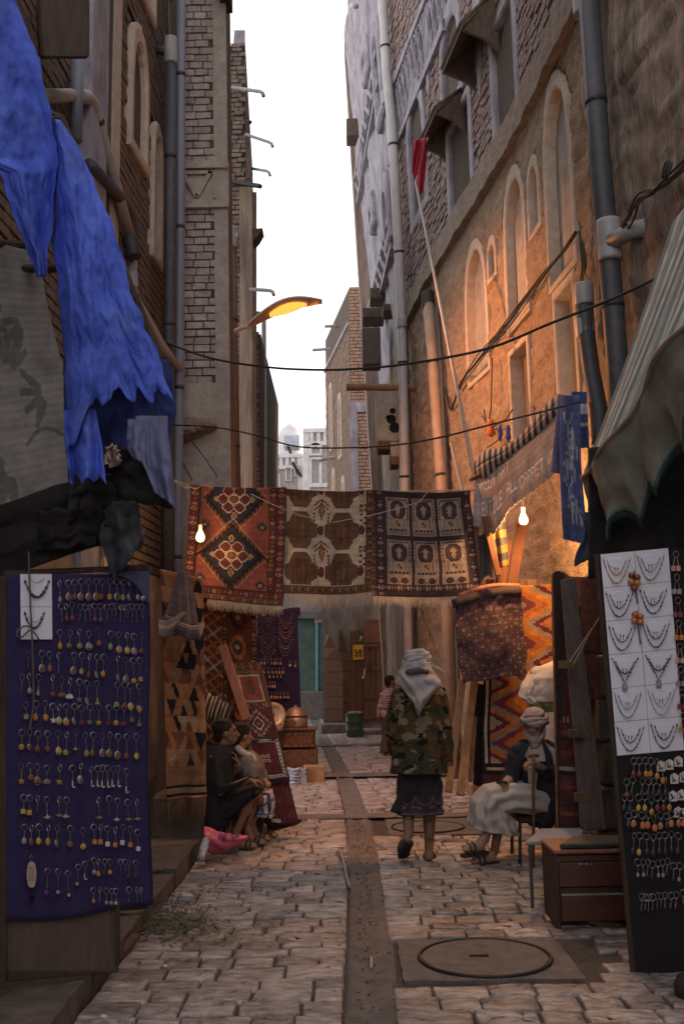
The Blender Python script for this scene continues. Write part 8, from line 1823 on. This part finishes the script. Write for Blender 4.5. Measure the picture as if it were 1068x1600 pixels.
# ------------------------------------------------------------------ pink bag, bottle and litter
sb = thing('stone_block', 'low grey stone block under the pink plastic bag', 'block', G(348,1340)); a, b = G(330,1341), G(371,1338); bevel(MB().box(((a.x+b.x)/2, a.y+.14, .055), (b.x-a.x, .26, .12)).build('block', mat('block_grey', (.13,.12,.12), (.07,.064,.064), scale=9, bump=.6), sb), .015)
s2 = thing('seat_block', 'grey stone seat block under the person in the black coat', 'seat', P(335,1300,8.95)); a, b = P(312,1300,8.85), P(348,1300,8.85); bevel(MB().box(((a.x+b.x)/2, 9.0, .13), (b.x-a.x+.02, .42, .26)).build('block', mat('block_grey', (0,0,0)), s2), .02); MB().box((b.x+.05, 9.02, .13), (.05,.4,.26)).build('timber_edge', M_wood, s2)
s3 = thing('crate', 'dark low crate under the seated person with the plaid wrap', 'crate', P(392,1290,9.3)); a = P(388,1280,9.35); bevel(MB().box((a.x, 9.42, .13), (.26,.30,.26)).build('box', M_wood_dark, s3), .01)
pb = thing('plastic_bag', 'pink plastic bag with blue printing lying open on the stone block', 'bag', P(345,1312,8.3))
PBY = 8.32
def bagpt(u_, v):
    a = 2*PI*u_; t = v; cx, cy = lerp(319,387,t), lerp(1311,1308,t)+6*math.sin(PI*t); r1 = lerp(19,3,t**1.15)+2.5*math.sin(PI*min(1,t*1.4)); cr = 1+.16*nz(u_*7, v*5, 3)+.10*math.sin(a*5+v*9)
    return P(cx, cy-r1*math.sin(a)*.95*cr, PBY-.13*math.cos(a)*cr*(1-.6*t)-.02)
mb = MB(); mb.grid(bagpt, 40, 30); bago = solid(mb.build('bag', mat('pink_plastic', (.62,.13,.22), (.50,.09,.17), scale=8, rough=.38, bump=.5, bscale=40), pb, smooth=True, fix=False), .003)
m2 = MB()
for k, (x, y) in enumerate(((345,1303),(349,1306),(353,1303),(343,1309),(350,1311),(362,1306),(367,1308),(371,1307),(364,1311))): m2.tube([P(x+a_, y+b_, PBY-.145+(x-345)*.0012) for a_, b_ in ((-2,-2),(1,-1.5),(2,1),(-1,1.6),(-2,-.5))], .0042, 4)
m2.build('blue_print', mat('print_blue', (.10,.06,.30), bump=0), pb)
bt = thing('water_bottle', 'clear labelled plastic water bottle lying out of the pink bag', 'bottle', P(318,1328,8.15)); a, b = P(324,1305,8.2), P(314,1342,8.0); d = (b-a).normalized(); mq = d.to_track_quat('Z','Y').to_matrix(); L = (b-a).length
MB().lathe([(.012,0),(.013,.02),(.03,.05),(.032,.06),(.030,.09),(.032,.10),(.032,L*.8),(.028,L*.9),(.03,L)], a, 14, mq).build('bottle', mat('clear_plastic', (.70,.72,.78), (.6,.62,.7), rough=.12, bump=.1, trans=.55), bt, smooth=True)
MB().lathe([(.0335,L*.42),(.0335,L*.72)], a, 14, mq, cap=False).build('label', mat('bottle_label', (.55,.56,.62), (.15,.18,.38), scale=60, bump=0), bt, smooth=True)
MB().lathe([(.015,-.012),(.015,.016)], a, 12, mq).build('cap', PEND['white'], bt)
def crumple(name, label, cat, px, py, sx, sy, sz, material, z0=.045, seed=0, n=8):
    g = G(px, py, z0); t = thing(name, label, cat, g); mb = MB(); mb.ball(g+Vector((0,0,sz*.5)), (sx,sy,sz*.6), n, 6); mb.v = [tuple(Vector(v)+Vector((nz(v[0]*60,v[1]*60,seed),nz(v[1]*60,v[2]*60,seed+3),nz(v[2]*60,v[0]*60,seed+6)))*min(sx,sy)*.5) for v in mb.v]; mb.build('crumple', material, t); return t
crumple('foam_lid', 'flat white plastic lid on the paving below the water bottle', 'lid', 312, 1351, .045, .035, .02, PEND['white'], seed=1)
g = G(290,1408,.045); t = thing('carton', 'crumpled small white and blue carton on the paving by the kerb', 'carton', g); bevel(MB().box(g+Vector((0,.03,.02)), (.075,.05,.04), Euler((.1,.15,.3)).to_matrix()).build('pack', mat('pack_white', (.50,.51,.58), (.30,.32,.42), scale=40, rough=.5, bump=.2), t), .006)
g = G(243,1361,.13); t = thing('wrapper', 'blue foil wrapper lying on the kerb', 'wrapper', g); mb = MB(); mb.grid(lambda u_, v: g+Vector(((u_-.5)*.13, (v-.5)*.09, .012+.015*nz(u_*5, v*5, 2))), 8, 6); mb.build('foil', mat('blue_foil', (.05,.08,.38), (.03,.05,.25), rough=.3, bump=.2), t, fix=False)
g = G(115,1548,.0); t = thing('paper', 'torn pale paper lying below the navy keyring board', 'paper', g); mb = MB(); mb.grid(lambda u_, v: G(lerp(94,138,u_)-6*v, lerp(1556,1540,v)+8*math.sin(u_*3)*(1-v)-5*u_, .015)+Vector((0,0,.03*abs(nz(u_*3, v*2, 5))+.05*(1-u_)*v)), 8, 6); solid(mb.build('sheet', mat('pale_paper', (.50,.46,.50), rough=.8, bump=.1), t, fix=False), .002)
for k, (px, py, mm, lab) in enumerate(((163,1590,'white','tiny white paper scrap at the bottom left paving'),(213,1428,'red','small red wrapper by the kerb below the navy board'),(258,1511,'white','tiny white scrap on the paving right of the navy board'))): crumple('scrap', lab, 'litter', px, py, .018, .012, .012, PEND[mm], seed=k)
# trampled leaves
g_ = random.Random(3); mb = MB()
def leafq(c, s, a, t):
    e = Vector((math.cos(a), math.sin(a), t)).normalized()*s; w_ = Vector((-math.sin(a), math.cos(a), g_.uniform(-.4,.4)))*s*.36; return [c-e, c+w_*.9-e*.1, c+e, c-w_*.9-e*.1]
for k in range(420):
    t = g_.random(); px = g_.gauss(290,38) if t < .7 else g_.uniform(230,450); py = 1446+(px-290)*.02+g_.gauss(0,7) if t < .7 else g_.uniform(1438,1480)
    p = G(px, py, .04); mb.add(leafq(p+Vector((0,0,g_.uniform(.002,.035 if t < .7 else .006))), g_.uniform(.012,.03), g_.uniform(0,6.3), g_.uniform(-.5,.5)), [(0,1,2,3)])
lv = mb.build('leaf_litter', mat('leaf_green', (.10,.12,.04), (.045,.055,.02), scale=30, rough=.6, bump=.1), kind='stuff', fix=False); lv['label'] = 'trampled green leaves strewn over the paving by the kerb'
mb = MB()
for k in range(700):
    px = g_.gauss(235,45); py = 1425+g_.gauss(0,22)+(235-px)*.2; p = G(px, py, .03); s = g_.uniform(.004,.014); mb.ball(p+Vector((0,0,s*.4)), (s,s*g_.uniform(.6,1),s*.6), 5, 3)
mb.build('grit', mat('grit_grey', (.24,.21,.19), (.08,.07,.065), scale=60, bump=0), kind='stuff', fix=False)
mb = MB()
for k in range(500):
    Y_ = g_.uniform(4.2, 11); c_ = chx(Y_); p = Vector((c_+g_.gauss(0,.09), Y_, .02)); s = g_.uniform(.003,.011); mb.ball(p, (s,s,s*.6), 5, 3)
mb.build('grit', mat('grit_grey', (0,0,0)), kind='stuff', fix=False)
t = thing('metal_pin', 'bright metal pin standing in the drain channel', 'pin', G(580,1512)); MB().tube([G(580,1515,.02), G(580,1498,.03)], .012, 6).build('pin', M_silver, t)
t = thing('stick', 'bent dark rod lying along the drain channel', 'rod', G(535,1340)); MB().tube([G(x, y, .05) for x, y in ((530,1328),(536,1345),(541,1370),(546,1385))], .010, 6).build('rod', M_pvc, t)
pl2 = thing('kerb_plank', 'short old plank leaning at the kerb beside the navy board', 'plank', G(190,1488)); MB().beam(G(186,1493,.03), G(213,1462,.08), .05, .025).build('board', M_wood, pl2)
